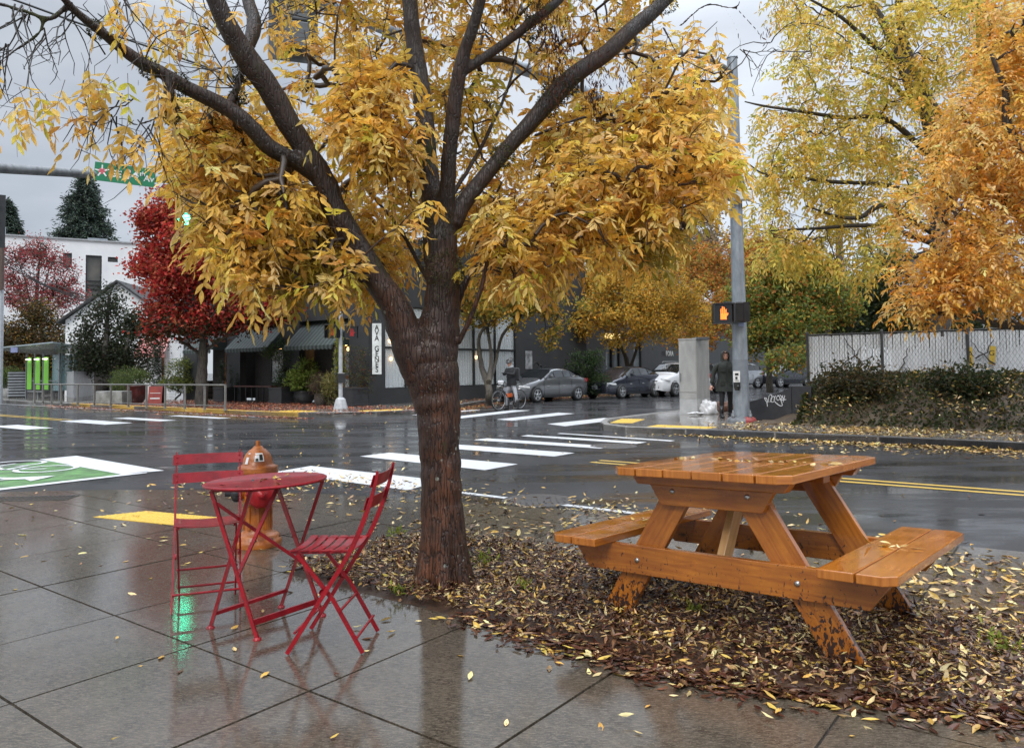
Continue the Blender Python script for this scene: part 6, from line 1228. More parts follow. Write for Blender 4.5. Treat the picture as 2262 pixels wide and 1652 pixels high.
mb = MB(); mb.box(BP(.93,.97), (.15,.15,.09), frame(ax, lat, UP)); mb.box(BP(.93,.90), (.10,.18,.04), frame(ax, lat, UP)); mb.build('handlebar_bag', WB, bike, .03)
mb = MB(); [mb.tube([BP(.43,.28,s_*.06), BP(.43+.15*s_,.28-.07,s_*.08)], .011, 6) for s_ in (-1, 1)]; [mb.box(BP(.43+.15*s_,.21,s_*.12), (.09,.08,.02), frame(ax, lat, UP)) for s_ in (-1, 1)]; mb.build('crank', RIMM, bike)
NEAR = -1 if lat.y > 0 else 1                   # side of the bike towards the viewer
cy_ = thing('person', 'cyclist in black jacket and helmet with black backpack checking a wrist', 'person', BP(.35, 0))
JK = pm('black_jacket', (.006,.006,.007), (.013,.013,.015), 9, .75, None, .4, 25); GP_ = pm('light_grey_trousers', (.36,.37,.39), (.26,.27,.29), 12, .7, None, .3, 30)
nl = NEAR*.16; hipz = .90
skinned('body', [BP(.36,hipz), BP(.36,.98), BP(.385,hipz-.04,nl*.5), BP(.40,.50,nl*1.3), BP(.37,.12,nl*1.45), BP(.385,hipz-.04,-nl*.5), BP(.42,.50,-nl*1.3), BP(.40,.12,-nl*1.45)], [(0,1),(0,2),(2,3),(3,4),(0,5),(5,6),(6,7)], [(.13,.12),(.13,.12),.088,.066,.05,.088,.066,.05], GP_, cy_)
mb = MB(frame(ax, lat, UP, BP(.37, 0))); mb.lathe([(.20,.84), (.205,.86), (.195,1.0), (.205,1.15), (.225,1.30), (.19,1.41), (.10,1.47), (.07,1.50)], (.02,0,0), 24, sx=.72, sy=1.0); mb.build('jacket_hem', JK, cy_)
skinned('jacket', [BP(.36,.90), BP(.37,1.08), BP(.40,1.28), BP(.42,1.42), BP(.44,1.50)], [(0,1),(1,2),(2,3),(3,4)], [(.15,.13),(.145,.125),(.17,.13),(.14,.11),(.065,.065)], JK, cy_)
for s_ in (-1, 1):
    l_ = s_*.19; el = BP(.52,1.20,l_*1.15); wr = BP(.74,1.26,s_*.06*1.0); skinned('sleeve', [BP(.41,1.42,l_*.8), BP(.42,1.38,l_), el, wr], [(0,1),(1,2),(2,3)], [.07,.068,.055,.042], JK, cy_); dd = (wr-el).normalized(); hand('hand', wr+dd*.01, dd, (0,0,-1), BODY, cy_, .6)
    p_ = BP(.37,0,nl*1.45 if s_*NEAR > 0 else -nl*1.45); M = frame(ax, lat, UP, p_); mb = MB(M); mb.lathe([(.06,.02), (.058,.10), (.066,.28), (.07,.36), (.001,.37)], n=14); mb.lathe([(.001,0), (.048,.005), (.05,.05), (.03,.085), (.001,.09)], (.07,0,0), 14, sx=2.3, sy=.95); mb.build('boot', BODY, cy_)
Mh = head(cy_, BP(.50,1.60), ax*1.0+Vector((0,0,-.45)), .95, SKIN); mb = MB(Mh); mb.lathe([(.001,.158), (.06,.148), (.10,.11), (.112,.06), (.110,.035), (.095,.034)], (0,.01,0), 20, sx=.92, sy=1.25)
for k in range(-2, 3): mb.box((k*.035,.01,.146-abs(k)*.012), (.012,.20,.022), Matrix.Rotation(k*.05,4,'Z'))
mb.build('helmet', pm('helmet_black', (.014,.014,.015), (.10,.10,.10), 14, .2), cy_)
mb = MB(); mb.tube([BP(.43,1.47), BP(.45,1.53)], [.10,.075], 14); mb.build('grey_hood', GP_, cy_)
mb = MB(); mb.box(BP(.20,1.22), (.17,.30,.46), frame(ax, lat, UP)); bp_ = mb.build('backpack', BODY, cy_, .05); mb = MB(); mb.box(BP(.10,1.12), (.06,.22,.22), frame(ax, lat, UP)); mb.build('front_pocket', BODY, bp_, .02)
# ------------------------------------------------------------------ cars
GLASS = None
def glassmat():
    t = NT('car_glass'); v = t.coord('Object'); n = t.noise(v, 1.7, 4); t.set(color=t.mix(n, (.006,.008,.009), (.02,.024,.026)), rough=.05, spec=.8); return t.m
GLASS = glassmat(); CHR = pm('alloy', (.50,.51,.52), (.40,.41,.42), 9, .25, metal=.7); LAMPW = pm('headlamp', (.62,.63,.63), (.45,.46,.47), 12, .08, coat=1); LAMPR = pm('tail_lamp', (.40,.02,.025), (.28,.015,.02), 9, .1, coat=1); TRIM = pm('black_trim', (.012,.012,.013), None, 5, .4); PLATE = pm('number_plate', (.55,.55,.57), (.35,.4,.5), 30, .4)
def paintm(name, c, met=.5): return pm(name, c, tuple(x*.8 for x in c), 1.5, .22, metal=met, coat=.8)
def car(name, label, F, yawdir, paint_, prof, L=4.5, W_=1.76, wb=2.68, fo=.92, wheel=.32, suv=False, rails=False, group='cars along the side street', kind='car', plate=True, grille=True):
    """F front wheel contact nearest the viewer; yawdir rearward unit vector. x runs nose to tail, y across (viewer side = 0)"""
    rw = yawdir.normalized(); ac = Vector((-rw.y, rw.x, 0)); ac = ac if ac.y > 0 else -ac        # across, away from the viewer
    o0 = F-rw*fo-ac*.06; o0.z = F.z; M = frame(rw, ac, UP, o0); det = rw.cross(ac).z
    o = thing(name, label, kind, F+ac*W_/2, group=group); N = len(prof); V, Fc = [], []; rings = []
    for x, zb, zs, zbelt, zt, wr in prof:
        hw = W_/2; e = min(1, .80+.20*min(x/.55, 1))*min(1, .84+.16*min((L-x)/.45, 1)); hb = hw*e
        ring_ = [(-hb*.93, zb), (-hb*.99, zb+.10), (-hb, zs), (-hb*.985, (zs+zbelt)/2+.02), (-hb*.93, zbelt), (-hb*wr, zt-.035), (-hb*wr*.80, zt), (0, zt+.015)]
        ring_ = ring_+[(-y_, z_) for y_, z_ in ring_[-2::-1]]; rings.append([(x, y_+hw, z_) for y_, z_ in ring_])
    k = len(rings[0]); V = [p for r in rings for p in r]
    for i in range(N-1):
        for j in range(k-1): Fc.append([i*k+j, (i+1)*k+j, (i+1)*k+j+1, i*k+j+1])
    Fc += [list(range(k)), [(N-1)*k+j for j in range(k)][::-1]]
    if det < 0: Fc = [f[::-1] for f in Fc]
    mb = MB(M); mb.add(V, Fc, smooth=True); body = mb.build('body', paint_, o); body.data.polygons[-1].use_smooth = False; sb_ = body.modifiers.new('sub', 'SUBSURF'); sb_.levels = sb_.render_levels = 2
    cab = [i for i, p in enumerate(prof) if p[4]-p[3] > .08]; i0, i1 = cab[0], cab[-1]
    # glass: side windows per bay, windscreen and rear window
    def pt(i, j, off=.012, t_=0.0):
        a = Vector(rings[i][j]); c_ = Vector((a.x, W_/2, .8)); n_ = (a-c_); n_.x = 0; n_.normalize(); return a+n_*off
    def lp_(i, j, a, b): return pt(i, 4).lerp(pt(i, 5), b) if j == 0 else None
    for side in (0, 1):
        jb, jt = (4, 5) if side == 0 else (k-5, k-6)
        i = i0
        while i < i1:
            A1_, B1_, A2_, B2_ = pt(i, jb), pt(i, jt), pt(i+1, jb), pt(i+1, jt); q_ = [A1_.lerp(B1_, .10).lerp(A2_.lerp(B2_, .10), .03), A2_.lerp(B2_, .10).lerp(A1_.lerp(B1_, .10), .04), A2_.lerp(B2_, .88).lerp(A1_.lerp(B1_, .88), .04), A1_.lerp(B1_, .88).lerp(A2_.lerp(B2_, .88), .03)]
            if (B1_-A1_).length+(B2_-A2_).length > .3: m = MB(M); m.add(q_, [[0,1,2,3]] if (side == 0) == (det > 0) else [[3,2,1,0]]); m.build('side_window', GLASS, o)
            i += 1
    def across(ia, ib, lab_, a=.06, b=.94):
        A_ = [pt(ia, j, .014) for j in (4, 6, 7, 8, 10)]; B_ = [pt(ib, j, .014) for j in (5, 6, 7, 8, 9)]
        for q_ in A_: q_.z = max(A_[0].z, q_.z) if False else q_.z
        m = MB(M); m.add([x_.lerp(y_, a) for x_, y_ in zip(A_, B_)]+[x_.lerp(y_, b) for x_, y_ in zip(A_, B_)], [[j, j+1, 5+j+1, 5+j] for j in range(4)], smooth=True); m.build(lab_, GLASS, o)
    across(i0-1, i0+1 if prof[i0+1][4] > prof[i0][4] else i0, 'windscreen', .10, .92) if i0 > 0 else None
    if not suv: across(i1+1, i1-1, 'rear_window', .10, .9) if i1+1 < N else None
    for xw in (fo, fo+wb):
        for y_, s_ in ((0.0, -1), (W_, 1)):
            m = MB(M); m.lathe([(.001,-.0), (wheel+.055, 0), (wheel+.055, .012), (wheel+.03,.014)], (xw, y_-s_*.02, wheel+.01), 28, Matrix.Rotation(RAD(90)*-s_, 4, 'X')); m.build('wheel_arch', TRIM, o)
            m = MB(M); Rm = Matrix.Rotation(RAD(90)*-s_, 4, 'X'); m.lathe([(wheel*.66,.045), (wheel*.72,.05), (wheel*.95,.05), (wheel,.03), (wheel,-.16), (wheel*.6,-.16)], (xw, y_, wheel), 32, Rm); wl_ = m.build('wheel', TYRE, o)
            m = MB(M); m.lathe([(wheel*.68,.046), (wheel*.64,.035), (wheel*.60,.0), (.001,.0)], (xw, y_, wheel), 28, Rm); m2 = m.build('rim', pm('rim_dark', (.05,.05,.055), None, 5, .4), wl_)
            m = MB(M); m.lathe([(wheel*.69,.047), (wheel*.66,.052), (wheel*.60,.046)], (xw, y_, wheel), 28, Rm); m.lathe([(.001,.052), (.06,.05), (.065,.03)], (xw, y_, wheel), 14, Rm)
            for q in range(5): a_ = q*2*math.pi/5+.3; m.box((xw+wheel*.33*math.cos(a_), y_+s_*.042, wheel+wheel*.33*math.sin(a_)), (wheel*.58, .012, wheel*.20), Matrix.Rotation(-a_, 4, 'Y'))
            m.build('spokes', CHR, wl_)
    zh = prof[1][3]; m_ = MB(M)
    for y0_, s_ in ((0, 1), (W_, -1)):
        m = MB(M); m.box((.34, y0_+s_*.19, zh-.05), (.48, .20, .10), Matrix.Rotation(.10, 4, 'Y') @ Matrix.Rotation(-s_*.55*1, 4, 'Z')); m.build('headlight', LAMPW, o, .03)
        m = MB(M); m.box((L-.16, y0_+s_*.19, prof[-2][3]-.10), (.34, .22, .17 if not suv else .24), Matrix.Rotation(s_*.35, 4, 'Z')); m.build('taillight', LAMPR, o, .03)
        m = MB(M); mi_ = prof[i0][0]+.22; m.box((mi_, y0_-s_*.10, prof[i0][3]+.10), (.13, .20, .13)); m.build('wing_mirror', paint_, o, .04)
        m = MB(M); 
        for xx in (fo+.72, fo+1.72): m.box((xx, y0_-s_*.004, prof[i0][2]+.13), (.17, .03, .035))
        m.build('door_handles', CHR if not suv else paint_, o, .008)
        m = MB(M)
        for xx in (fo+.46, fo+1.42, fo+2.28): m.box((xx, y0_+s_*.006, .60), (.010, .012, .62))
        m.box((fo+wb/2, y0_+s_*.010, prof[4][1]+.05), (wb-2*wheel-.15, .05, .09)); m.build('door_seams', TRIM, o)
    m = MB(M); m.box((.075, W_/2, zh-.14), (.08, W_*.52, .13)); m.box((.06, W_/2, prof[0][1]+.14), (.08, W_*.62, .15))
    for q in range(4): m.box((.03, W_/2, zh-.19+q*.03), (.02, W_*.5, .008))
    m.build('grille', TRIM, o, .02); m = MB(M); m.box((.0, W_/2, prof[0][1]+.25), (.02, .32, .16)); m.build('number_plate', PLATE, o, .004)
    m = MB(M); m.lathe([(.05,.0), (.05,.012), (.001,.012)], (.03, W_/2, zh-.085), 12, Matrix.Rotation(RAD(-90), 4, 'Y')); m.build('badge', CHR, o)
    if rails:
        for y0_, s_ in ((0, 1), (W_, -1)): m = MB(M); zt_ = max(p[4] for p in prof); m.tube([(prof[i0][0]+.7, y0_+s_*.30, zt_+.0), (prof[i0][0]+.8, y0_+s_*.30, zt_+.06), (prof[i1][0]-.3, y0_+s_*.30, zt_+.06), (prof[i1][0]-.2, y0_+s_*.30, zt_-.03)], .018, 6); m.build('roof_rail', CHR, o)
    return o
SED = [(0,.30,.45,.58,.60,.70), (.12,.22,.48,.70,.72,.74), (.75,.20,.50,.86,.89,.78), (1.18,.20,.52,.94,.97,.78), (1.50,.19,.54,.97,1.12,.78), (2.15,.19,.55,.98,1.40,.72), (2.75,.19,.55,.99,1.435,.72), (3.25,.19,.56,1.0,1.38,.72), (3.80,.20,.57,1.02,1.20,.74), (4.15,.22,.58,1.03,1.06,.78), (4.42,.26,.60,.98,1.0,.78), (4.52,.34,.60,.80,.82,.74)]
HAT = [(0,.28,.45,.58,.60,.70), (.12,.20,.48,.72,.74,.74), (.60,.18,.50,.88,.91,.78), (1.0,.18,.52,.96,1.02,.78), (1.40,.18,.54,.99,1.22,.78), (2.05,.18,.55,1.01,1.46,.72), (2.55,.18,.55,1.03,1.49,.70), (3.20,.18,.56,1.05,1.44,.70), (3.85,.20,.58,1.09,1.28,.72), (4.25,.22,.60,1.08,1.14,.76), (4.40,.26,.60,.98,1.0,.76), (4.46,.34,.60,.80,.82,.74)]
SUVP = [(0,.34,.52,.70,.72,.72), (.10,.26,.56,.86,.88,.76), (.70,.24,.60,1.02,1.06,.80), (1.15,.24,.62,1.08,1.12,.80), (1.50,.23,.63,1.10,1.30,.78), (2.05,.23,.64,1.11,1.60,.74), (2.70,.23,.64,1.12,1.66,.74), (3.50,.23,.65,1.13,1.64,.74), (4.05,.24,.66,1.15,1.58,.76), (4.45,.28,.68,1.13,1.30,.78), (4.60,.32,.68,1.05,1.07,.78), (4.66,.40,.66,.85,.87,.76)]
rear = Vector((.695, .719, 0)); c1 = G(1184.2, 889.1, RZ); car('parked_car', 'grey four door sedan parked at the dark wall behind the cyclist', c1, rear, paintm('paint_grey', (.17,.175,.185)), SED, 4.52, 1.76, 2.67, .93)
c2 = D(1371.8, 875.8, 35.0); c2.z = RZ; car('parked_car', 'dark slate hatchback parked behind the grey sedan', c2, rear, paintm('paint_slate', (.040,.044,.062)), HAT, 4.46, 1.75, 2.70, .92)
c3 = c2+rear*6.0+Vector((.1, .3, 0)); car('parked_car', 'black car mostly hidden between hatchback and tall cabinet', c3, rear, paintm('paint_black', (.012,.012,.014)), SUVP, 4.66, 1.85, 2.72, .93)
c4 = D(1490, 871, 37.2); c4.z = RZ; car('white_car', 'white sport utility car with roof rails behind the tall cabinet', c4, rear, paintm('paint_white', (.72,.73,.75), 0), SUVP, 4.66, 1.85, 2.75, .93, .35, rails=True, suv=True)
c5 = D(1615, 858, 49); c5.z = RZ; car('silver_car', 'silver sport utility car between signal pole and dark blue car', c5, Vector((.80,.60,0)), paintm('paint_silver', (.34,.35,.37), .6), SUVP, 4.66, 1.85, 2.72, .93, .35, suv=True)
c6 = D(1722, 852, 51); c6.z = RZ; car('dark_car', 'dark blue black sport utility car near the white fence', c6, Vector((.86,.51,0)), paintm('paint_navy', (.022,.025,.035)), SUVP, 4.66, 1.85, 2.72, .93, .35, suv=True)
# ------------------------------------------------------------------ dark restaurant building
STUC = pm('dark_stucco', (.034,.035,.036), (.024,.025,.026), 1.2, .6, .8, .25, 35); BRICKD = None
def brickmat():
    t = NT('dark_brick'); b_ = t.new('TexBrick'); t.l(t.coord('UV'), b_.inputs['Vector']); b_.inputs['Scale'].default_value = 6; b_.inputs['Color1'].default_value = (.035,.030,.028,1); b_.inputs['Color2'].default_value = (.06,.048,.042,1); b_.inputs['Mortar'].default_value = (.015,.014,.013,1)
    t.set(color=b_.outputs[0], rough=.6, normal=t.bump(b_.outputs[1], .5, .01)); return t.m
BRICKD = brickmat(); FRB = pm('black_frame', (.012,.012,.013), None, 5, .35); DOORW = pm('door_wood', (.26,.10,.035), (.18,.07,.025), 8, .35, stretch=(1,1,.2))
def curtmat(name, c, e=0):
    t = NT(name); w_ = t.new('TexWave'); w_.bands_direction = 'X'; t.l(t.coord('UV'), w_.inputs[0]); w_.inputs['Scale'].default_value = 3.2; w_.inputs['Distortion'].default_value = 1.5
    t.set(color=t.mix(w_.outputs[1], c, tuple(x*.55 for x in c)), rough=.8)
    if e: t.set(emit=(1,.72,.4), estr=e)
    return t.m
CURT = curtmat('lace_curtain', (.40,.42,.42)); ROOMD = pm('dark_room', (.014,.012,.011), (.03,.022,.016), 3, .8)
def wglass():
    t = NT('window_glass'); t.set(color=(.9,.95,.95), rough=.03, trans=0, alpha=.28, spec=.8); return t.m
WGL = wglass(); BULB = emis('warm_bulb', (1.0,.55,.18), 9.0)
WC = 18.98
rest = thing('restaurant_building', 'dark grey restaurant with striped awnings and tall curtained windows', 'building', S(20, 25, 0))
ROOFZ = 6.4
def wallcells(mb, axis, const, a0, a1, z0, z1, ops, th=.35, inward=1):
    """wall sheet with real openings; axis 'm': plane c=const, axis 'c': plane m=const"""
    As = sorted({a0, a1, *[o[0] for o in ops], *[o[1] for o in ops]}); Zs = sorted({z0, z1, *[o[2] for o in ops], *[o[3] for o in ops]})
    for i in range(len(As)-1):
        for j in range(len(Zs)-1):
            ca, cz = (As[i]+As[i+1])/2, (Zs[j]+Zs[j+1])/2
            if any(o[0] < ca < o[1] and o[2] < cz < o[3] for o in ops): continue
            cc = S(const+inward*th/2, ca, cz) if axis == 'm' else S(ca, const+inward*th/2, cz)
            rot = Matrix.Rotation(math.atan2((EM if axis == 'm' else EC).y, (EM if axis == 'm' else EC).x), 4, 'Z'); mb.box(cc, (As[i+1]-As[i], th, Zs[j+1]-Zs[j]), rot, off=(0, 0))
opA = (PC(*A2(655, 600), WC)[0], PC(*A2(255, 600), WC)[0]); opB = (PC(*A2(1268, 600), WC)[0], PC(*A2(805, 600), WC)[0]); opC = (PC(*A2(130, 700), WC)[0], PC(*A2(130, 700), WC)[0]+2.3)
zA = PC(*A2(600, 452), WC)[1]; zB = PC(*A2(1100, 428), WC)[1]
mcor = PC(*A2(1452, 800), WC)[0]; mend = 33.5
mb = MB(); wallcells(mb, 'm', WC, mcor, mend, 0, ROOFZ, [(opA[0], opA[1], -1, zA), (opB[0], opB[1], -1, zB), (opC[0], opC[1], -1, zA-.1)], .3)
# side facade along the side street
cw0 = PM(*A2(1600, 700), mcor)[0]; cw1 = PM(*A3(838, 300), mcor)[0]; zw0 = PM(*A2(1600, 1075), mcor)[1]; zw1 = zw0+3.15
cend = cw1+6.2
rot_c = Matrix.Rotation(math.atan2(EC.y, EC.x), 4, 'Z')
wallcells(mb, 'c', mcor, WC+.3, cend, 0, ROOFZ, [(cw0, cw1, zw0, zw1)], .3)
mb.build('wall', STUC, rest)
mb = MB(); mb.box(S(WC+6, (mcor+mend)/2, ROOFZ-.15), (12, mend-mcor, .3), Matrix.Rotation(math.atan2(EC.y, EC.x), 4, 'Z')); mb.build('roof', STUC, rest)
mb = MB(); rm_ = Matrix.Rotation(math.atan2(EM.y, EM.x), 4, 'Z'); mb.box(S(WC+1.9, (mcor+mend)/2, 3), (mend-mcor-.7, .1, 5.9), rm_); mb.box(S((WC+cend)/2+1, mcor+2.2, 3), (cend-WC-3, .1, 5.9), rot_c); mb.build('interior_wall', ROOMD, rest)
def awning(m0_, m1_, ztop, zbot, cb, cf, label):
    o = MB(); n_ = int((m1_-m0_)/.055); 
    for i in range(n_):
        a = m0_+(m1_-m0_)*i/n_; b = m0_+(m1_-m0_)*(i+1)/n_; mi = (i//2) % 2
        o.add([tuple(S(cb, a, ztop)), tuple(S(cb, b, ztop)), tuple(S(cf, b, zbot)), tuple(S(cf, a, zbot))], [[0,1,2,3]], None, mi); sc2 = .13+.035*(i % 4 in (1, 2))
        o.add([tuple(S(cf, a, zbot)), tuple(S(cf, b, zbot)), tuple(S(cf+.005, b, zbot-sc2)), tuple(S(cf+.005, a, zbot-sc2))], [[0,1,2,3]], None, mi)
    for a in (m0_, m1_): o.add([tuple(S(cb, a, ztop)), tuple(S(cf, a, zbot)), tuple(S(cb, a, zbot))], [[0,1,2]])
    return o.build('awning', [pm('awning_green', (.020,.032,.027), (.014,.022,.018), 9, .6), pm('awning_grey', (.065,.08,.075), (.05,.06,.058), 9, .6)], rest, label=label)
def lampat(p, e=14, r=.03):
    l = bpy.data.lights.new('lamp_light', 'POINT'); l.energy = e; l.color = (1, .62, .28); l.shadow_soft_size = r; ob_ = bpy.data.objects.new('lamp_light', l); col.objects.link(ob_); ob_.location = p
for (a0_, a1_), zt_, ll in ((opA, zA, 'striped green awning over the brick bay'), (opB, zB, 'striped green awning nearest the corner'), (opC, zA-.1, 'striped awning partly behind the red tree')):
    zb_ = PC(*A2(440, 690), WC-.75)[1]; awning(a0_+.03, a1_-.03, zb_+1.15, zb_, WC+.45, WC-.75, ll)
    for f_ in ((.72, .28) if zt_ == zA else (.6,)):
        mm_ = a0_+(a1_-a0_)*f_; p_ = S(WC+.12, mm_, zb_+1.38); m = MB(); m.lathe([(.001,.06), (.03,.05), (.07,-.02), (.10,-.05)], p_, 14); m.build('awning_lamp', FRB, rest); m = MB(); m.lathe([(.001,.02), (.035,0), (.001,-.05)], p_+Vector((0,0,-.02)), 10); m.build('bulb', BULB, rest); lampat(p_-UP*.12, 70)
def bay(m0_, m1_, parts):
    """recessed back wall: (frac0, frac1, kind) from the left end (m1) to the right (m0)"""
    cb = WC+.75
    for f0_, f1_, kind in parts:
        a1_, a0_ = m1_-(m1_-m0_)*f0_, m1_-(m1_-m0_)*f1_; w_ = a1_-a0_; mid_ = (a0_+a1_)/2
        if kind == 'brick': m = MB(); m.box(S(cb+.1, mid_, 2.2), (w_, .2, 4.4), rm_); m.build('brick_pier', BRICKD, rest)
        elif kind in ('window', 'tallwindow'):
            z0_ = .75 if kind == 'window' else .35; m = MB(); m.box(S(cb+.1, mid_, z0_/2), (w_, .2, z0_), rm_); m.build('window_plinth', BRICKD, rest); m = MB()
            for x_ in (a0_+.03, mid_, a1_-.03): m.box(S(cb, x_, (z0_+3.6)/2), (.055, .07, 3.6-z0_), rm_)
            for z_ in (z0_+.03, 2.25, 3.6): m.box(S(cb+.002, mid_, z_), (w_-.01, .06, .055), rm_)
            wi = m.build('window', FRB, rest); m = MB(); m.box(S(cb+.01, mid_, (z0_+3.6)/2), (w_-.06, .01, 3.55-z0_), rm_); m.build('pane', WGL, wi)
            m = MB(); P_ = [S(cb+.12+.03*math.sin(q*1.9), a0_+.06+(w_-.12)*q/40, 0) for q in range(41)]; m.add([tuple(p+UP*z_) for z_ in (z0_+.05, 1.75) for p in P_], [[i, i+1, 42+i, 41+i] for i in range(40)], smooth=True); m.build('curtain', CURT, wi)
        else:
            m = MB()
            for x_ in (a0_+.05, a1_-.05): m.box(S(cb, x_, 1.35), (.10, .08, 2.7), rm_)
            for z_, h_ in ((.12,.24), (1.02,.12), (2.66,.12)): m.box(S(cb+.002, mid_, z_), (w_-.02, .07, h_), rm_)
            d_ = m.build('door', DOORW, rest); m = MB(); m.box(S(cb+.01, mid_, 1.45), (w_-.16, .01, 2.4), rm_); m.build('pane', WGL, d_); m = MB(); m.add([tuple(S(cb+.12, x_, z_)) for x_, z_ in ((a0_+.08,.3), (a1_-.08,.3), (a1_-.08,1.5), (a0_+.08,1.5))], [[0,1,2,3]]); m.build('curtain', CURT, d_)
bay(*opA, [(0,.38,'brick'), (.38,1.0,'window')]); bay(*opB, [(0,.38,'brick'), (.38,.58,'tallwindow'), (.58,.92,'door'), (.92,1,'brick')]); bay(*opC, [(0,.45,'brick'), (.45,.8,'door'), (.8,1,'brick')])
for U, V in ((A2(632, 690)), (A2(1040, 742)), (A2(1155, 800)), (A2(1240, 655)), (A2(1260, 705))):
    m_, z_ = PC(U, V, WC+.95); p_ = S(WC+.95, m_, z_); m = MB(); m.lathe([(.001,.09), (.045,.06), (.06,0), (.045,-.06), (.001,-.07)], p_, 12); m.build('lantern_globe', BULB, rest); m = MB(); m.tube([p_+UP*.08, p_+UP*.6], .008, 5); m.build('lantern_cord', FRB, rest)
lampat(S(WC+.95, opB[0]+.7, 2.5), 14); lampat(S(WC+.95, opA[0]+.5, 2.4), 12)
# tall window on the side facade
m = MB(); zs_ = [zw0, zw0+1.55, zw1]; fr_c = [cw0+(cw1-cw0)*f_ for f_ in (0, .14, .30, .47, .64, .82, 1)]
for x_ in fr_c: m.box(S(x_, mcor+.06, (zw0+zw1)/2), (.09, .09, zw1-zw0), rot_c)
for z_ in zs_: m.box(S((cw0+cw1)/2, mcor+.062, z_), (cw1-cw0+.09, .08, .08), rot_c)
wi = m.build('window', FRB, rest); m = MB(); m.box(S((cw0+cw1)/2, mcor+.08, (zw0+zw1)/2), (cw1-cw0, .01, zw1-zw0), rot_c); m.build('pane', WGL, wi)
m = MB(); nn_ = 260; P_ = [S(cw0+(cw1-cw0)*q/nn_, mcor+.22+.035*math.sin(q*.9)+.02*math.sin(q*.23), 0) for q in range(nn_+1)]; m.add([tuple(p+UP*z_) for z_ in (zw0+.05, zw1-.05) for p in P_], [[i, i+1, nn_+2+i, nn_+1+i] for i in range(nn_)], smooth=True); m.build('curtain', CURT, wi)
for U, V in (A2(1655, 795), A3(470, 497), A2(1648, 630)): c__, z_ = PM(U, V, mcor+.15); m = MB(); m.lathe([(.001,.08), (.05,.05), (.055,-.03), (.001,-.08)], S(c__, mcor+.14, z_), 12); m.build('wall_lamp', BULB, rest)
# vertical name sign
sgm = PC(*A2(1527, 700), WC-.0); st_, sb2 = A2(1528, 465), A2(1525, 938)
pp = PM(*A2(1527, 700), mcor-.42); zt_, zb_ = PM(*st_, mcor-.42)[1], PM(*sb2, mcor-.42)[1]; sc_ = pp[0]; ps = S(sc_, mcor-.42, (zt_+zb_)/2); vs_ = thing('blade_sign', 'tall narrow white vertical sign with thin letters on the corner', 'sign', ps)
vd = (O-ps); vd.z = 0; vd.normalize(); Mx = frame(vd.cross(UP)*-1, UP, vd, ps); Hs = zt_-zb_
m = MB(Mx); m.box((0, 0, 0), (.33, Hs, .07)); m.lathe([(.165, -.035), (.165,.035)], (0, Hs/2, 0), 16, a0=0, a1=math.pi); m.build('sign_panel', SW, vs_, .006)
for i, ch in enumerate('AVA GENES'):
    if ch != ' ': text_obj('lettering', ch, .27, Mx @ Matrix.Translation((0, Hs*(.41-i*.103), .038)), BLACKP, vs_, .003, sx_=.85, wgt=.004)
m = MB(); [m.tube([ps+UP*(s_*Hs*.52), ps+UP*(s_*Hs*.52)+EM*.45], .018, 6) for s_ in (-1, 1)]; m.build('bracket', FRB, vs_)
m = MB(); c__, z_ = PM(*A3(962, 522), mcor-.02); m.box(S(c__, mcor-.02, z_), (.55, .01, .85), rot_c); po_ = m.build('wall_poster', pm('poster_grey', (.42,.42,.42), (.10,.10,.10), 3.5, .6), None); tag(po_, 'pale pasted poster on the dark wall above the grey sedan', 'poster')
m = MB(); P_ = []
for x_, y_ in ((985,610),(1005,560),(1035,545),(1060,575),(1045,600),(1065,575),(1085,580),(1088,600),(1120,575)): c__, z_ = PM(*A3(x_, y_), mcor-.01); P_.append(S(c__, mcor-.012, z_))
m.tube(spline(P_, 5), .03, 5, flat=.2); gf = m.build('graffiti_tag', BLACKP); tag(gf, 'black spray painted squiggle on the dark wall above the sedan', 'graffiti')
# bench ledge and chairs strip before bay A
m = MB(); ms_, me_ = PC(*A2(560, 1050), WC-.5)[0], PC(*A2(215, 1045), WC-.5)[0]; lg = thing('outdoor_bar', 'narrow dark bar table with iron legs before the brick bay', 'table', S(WC-.5, (ms_+me_)/2, 0)); zt_ = PC(*A2(400, 1050), WC-.5)[1]
m.box(S(WC-.45, (ms_+me_)/2, zt_), (abs(me_-ms_), .32, .05), rm_); m.build('tabletop', pm('dark_red_wood', (.10,.03,.022), (.06,.02,.016), 9, .3), lg)
for f_ in (.04,.35,.66,.97):
    for d_ in (-.14,.14): m = MB(); m.box(S(WC-.45+d_, ms_+(me_-ms_)*f_, zt_/2), (.04, .04, zt_), rm_); m.build('leg', FRB, lg)
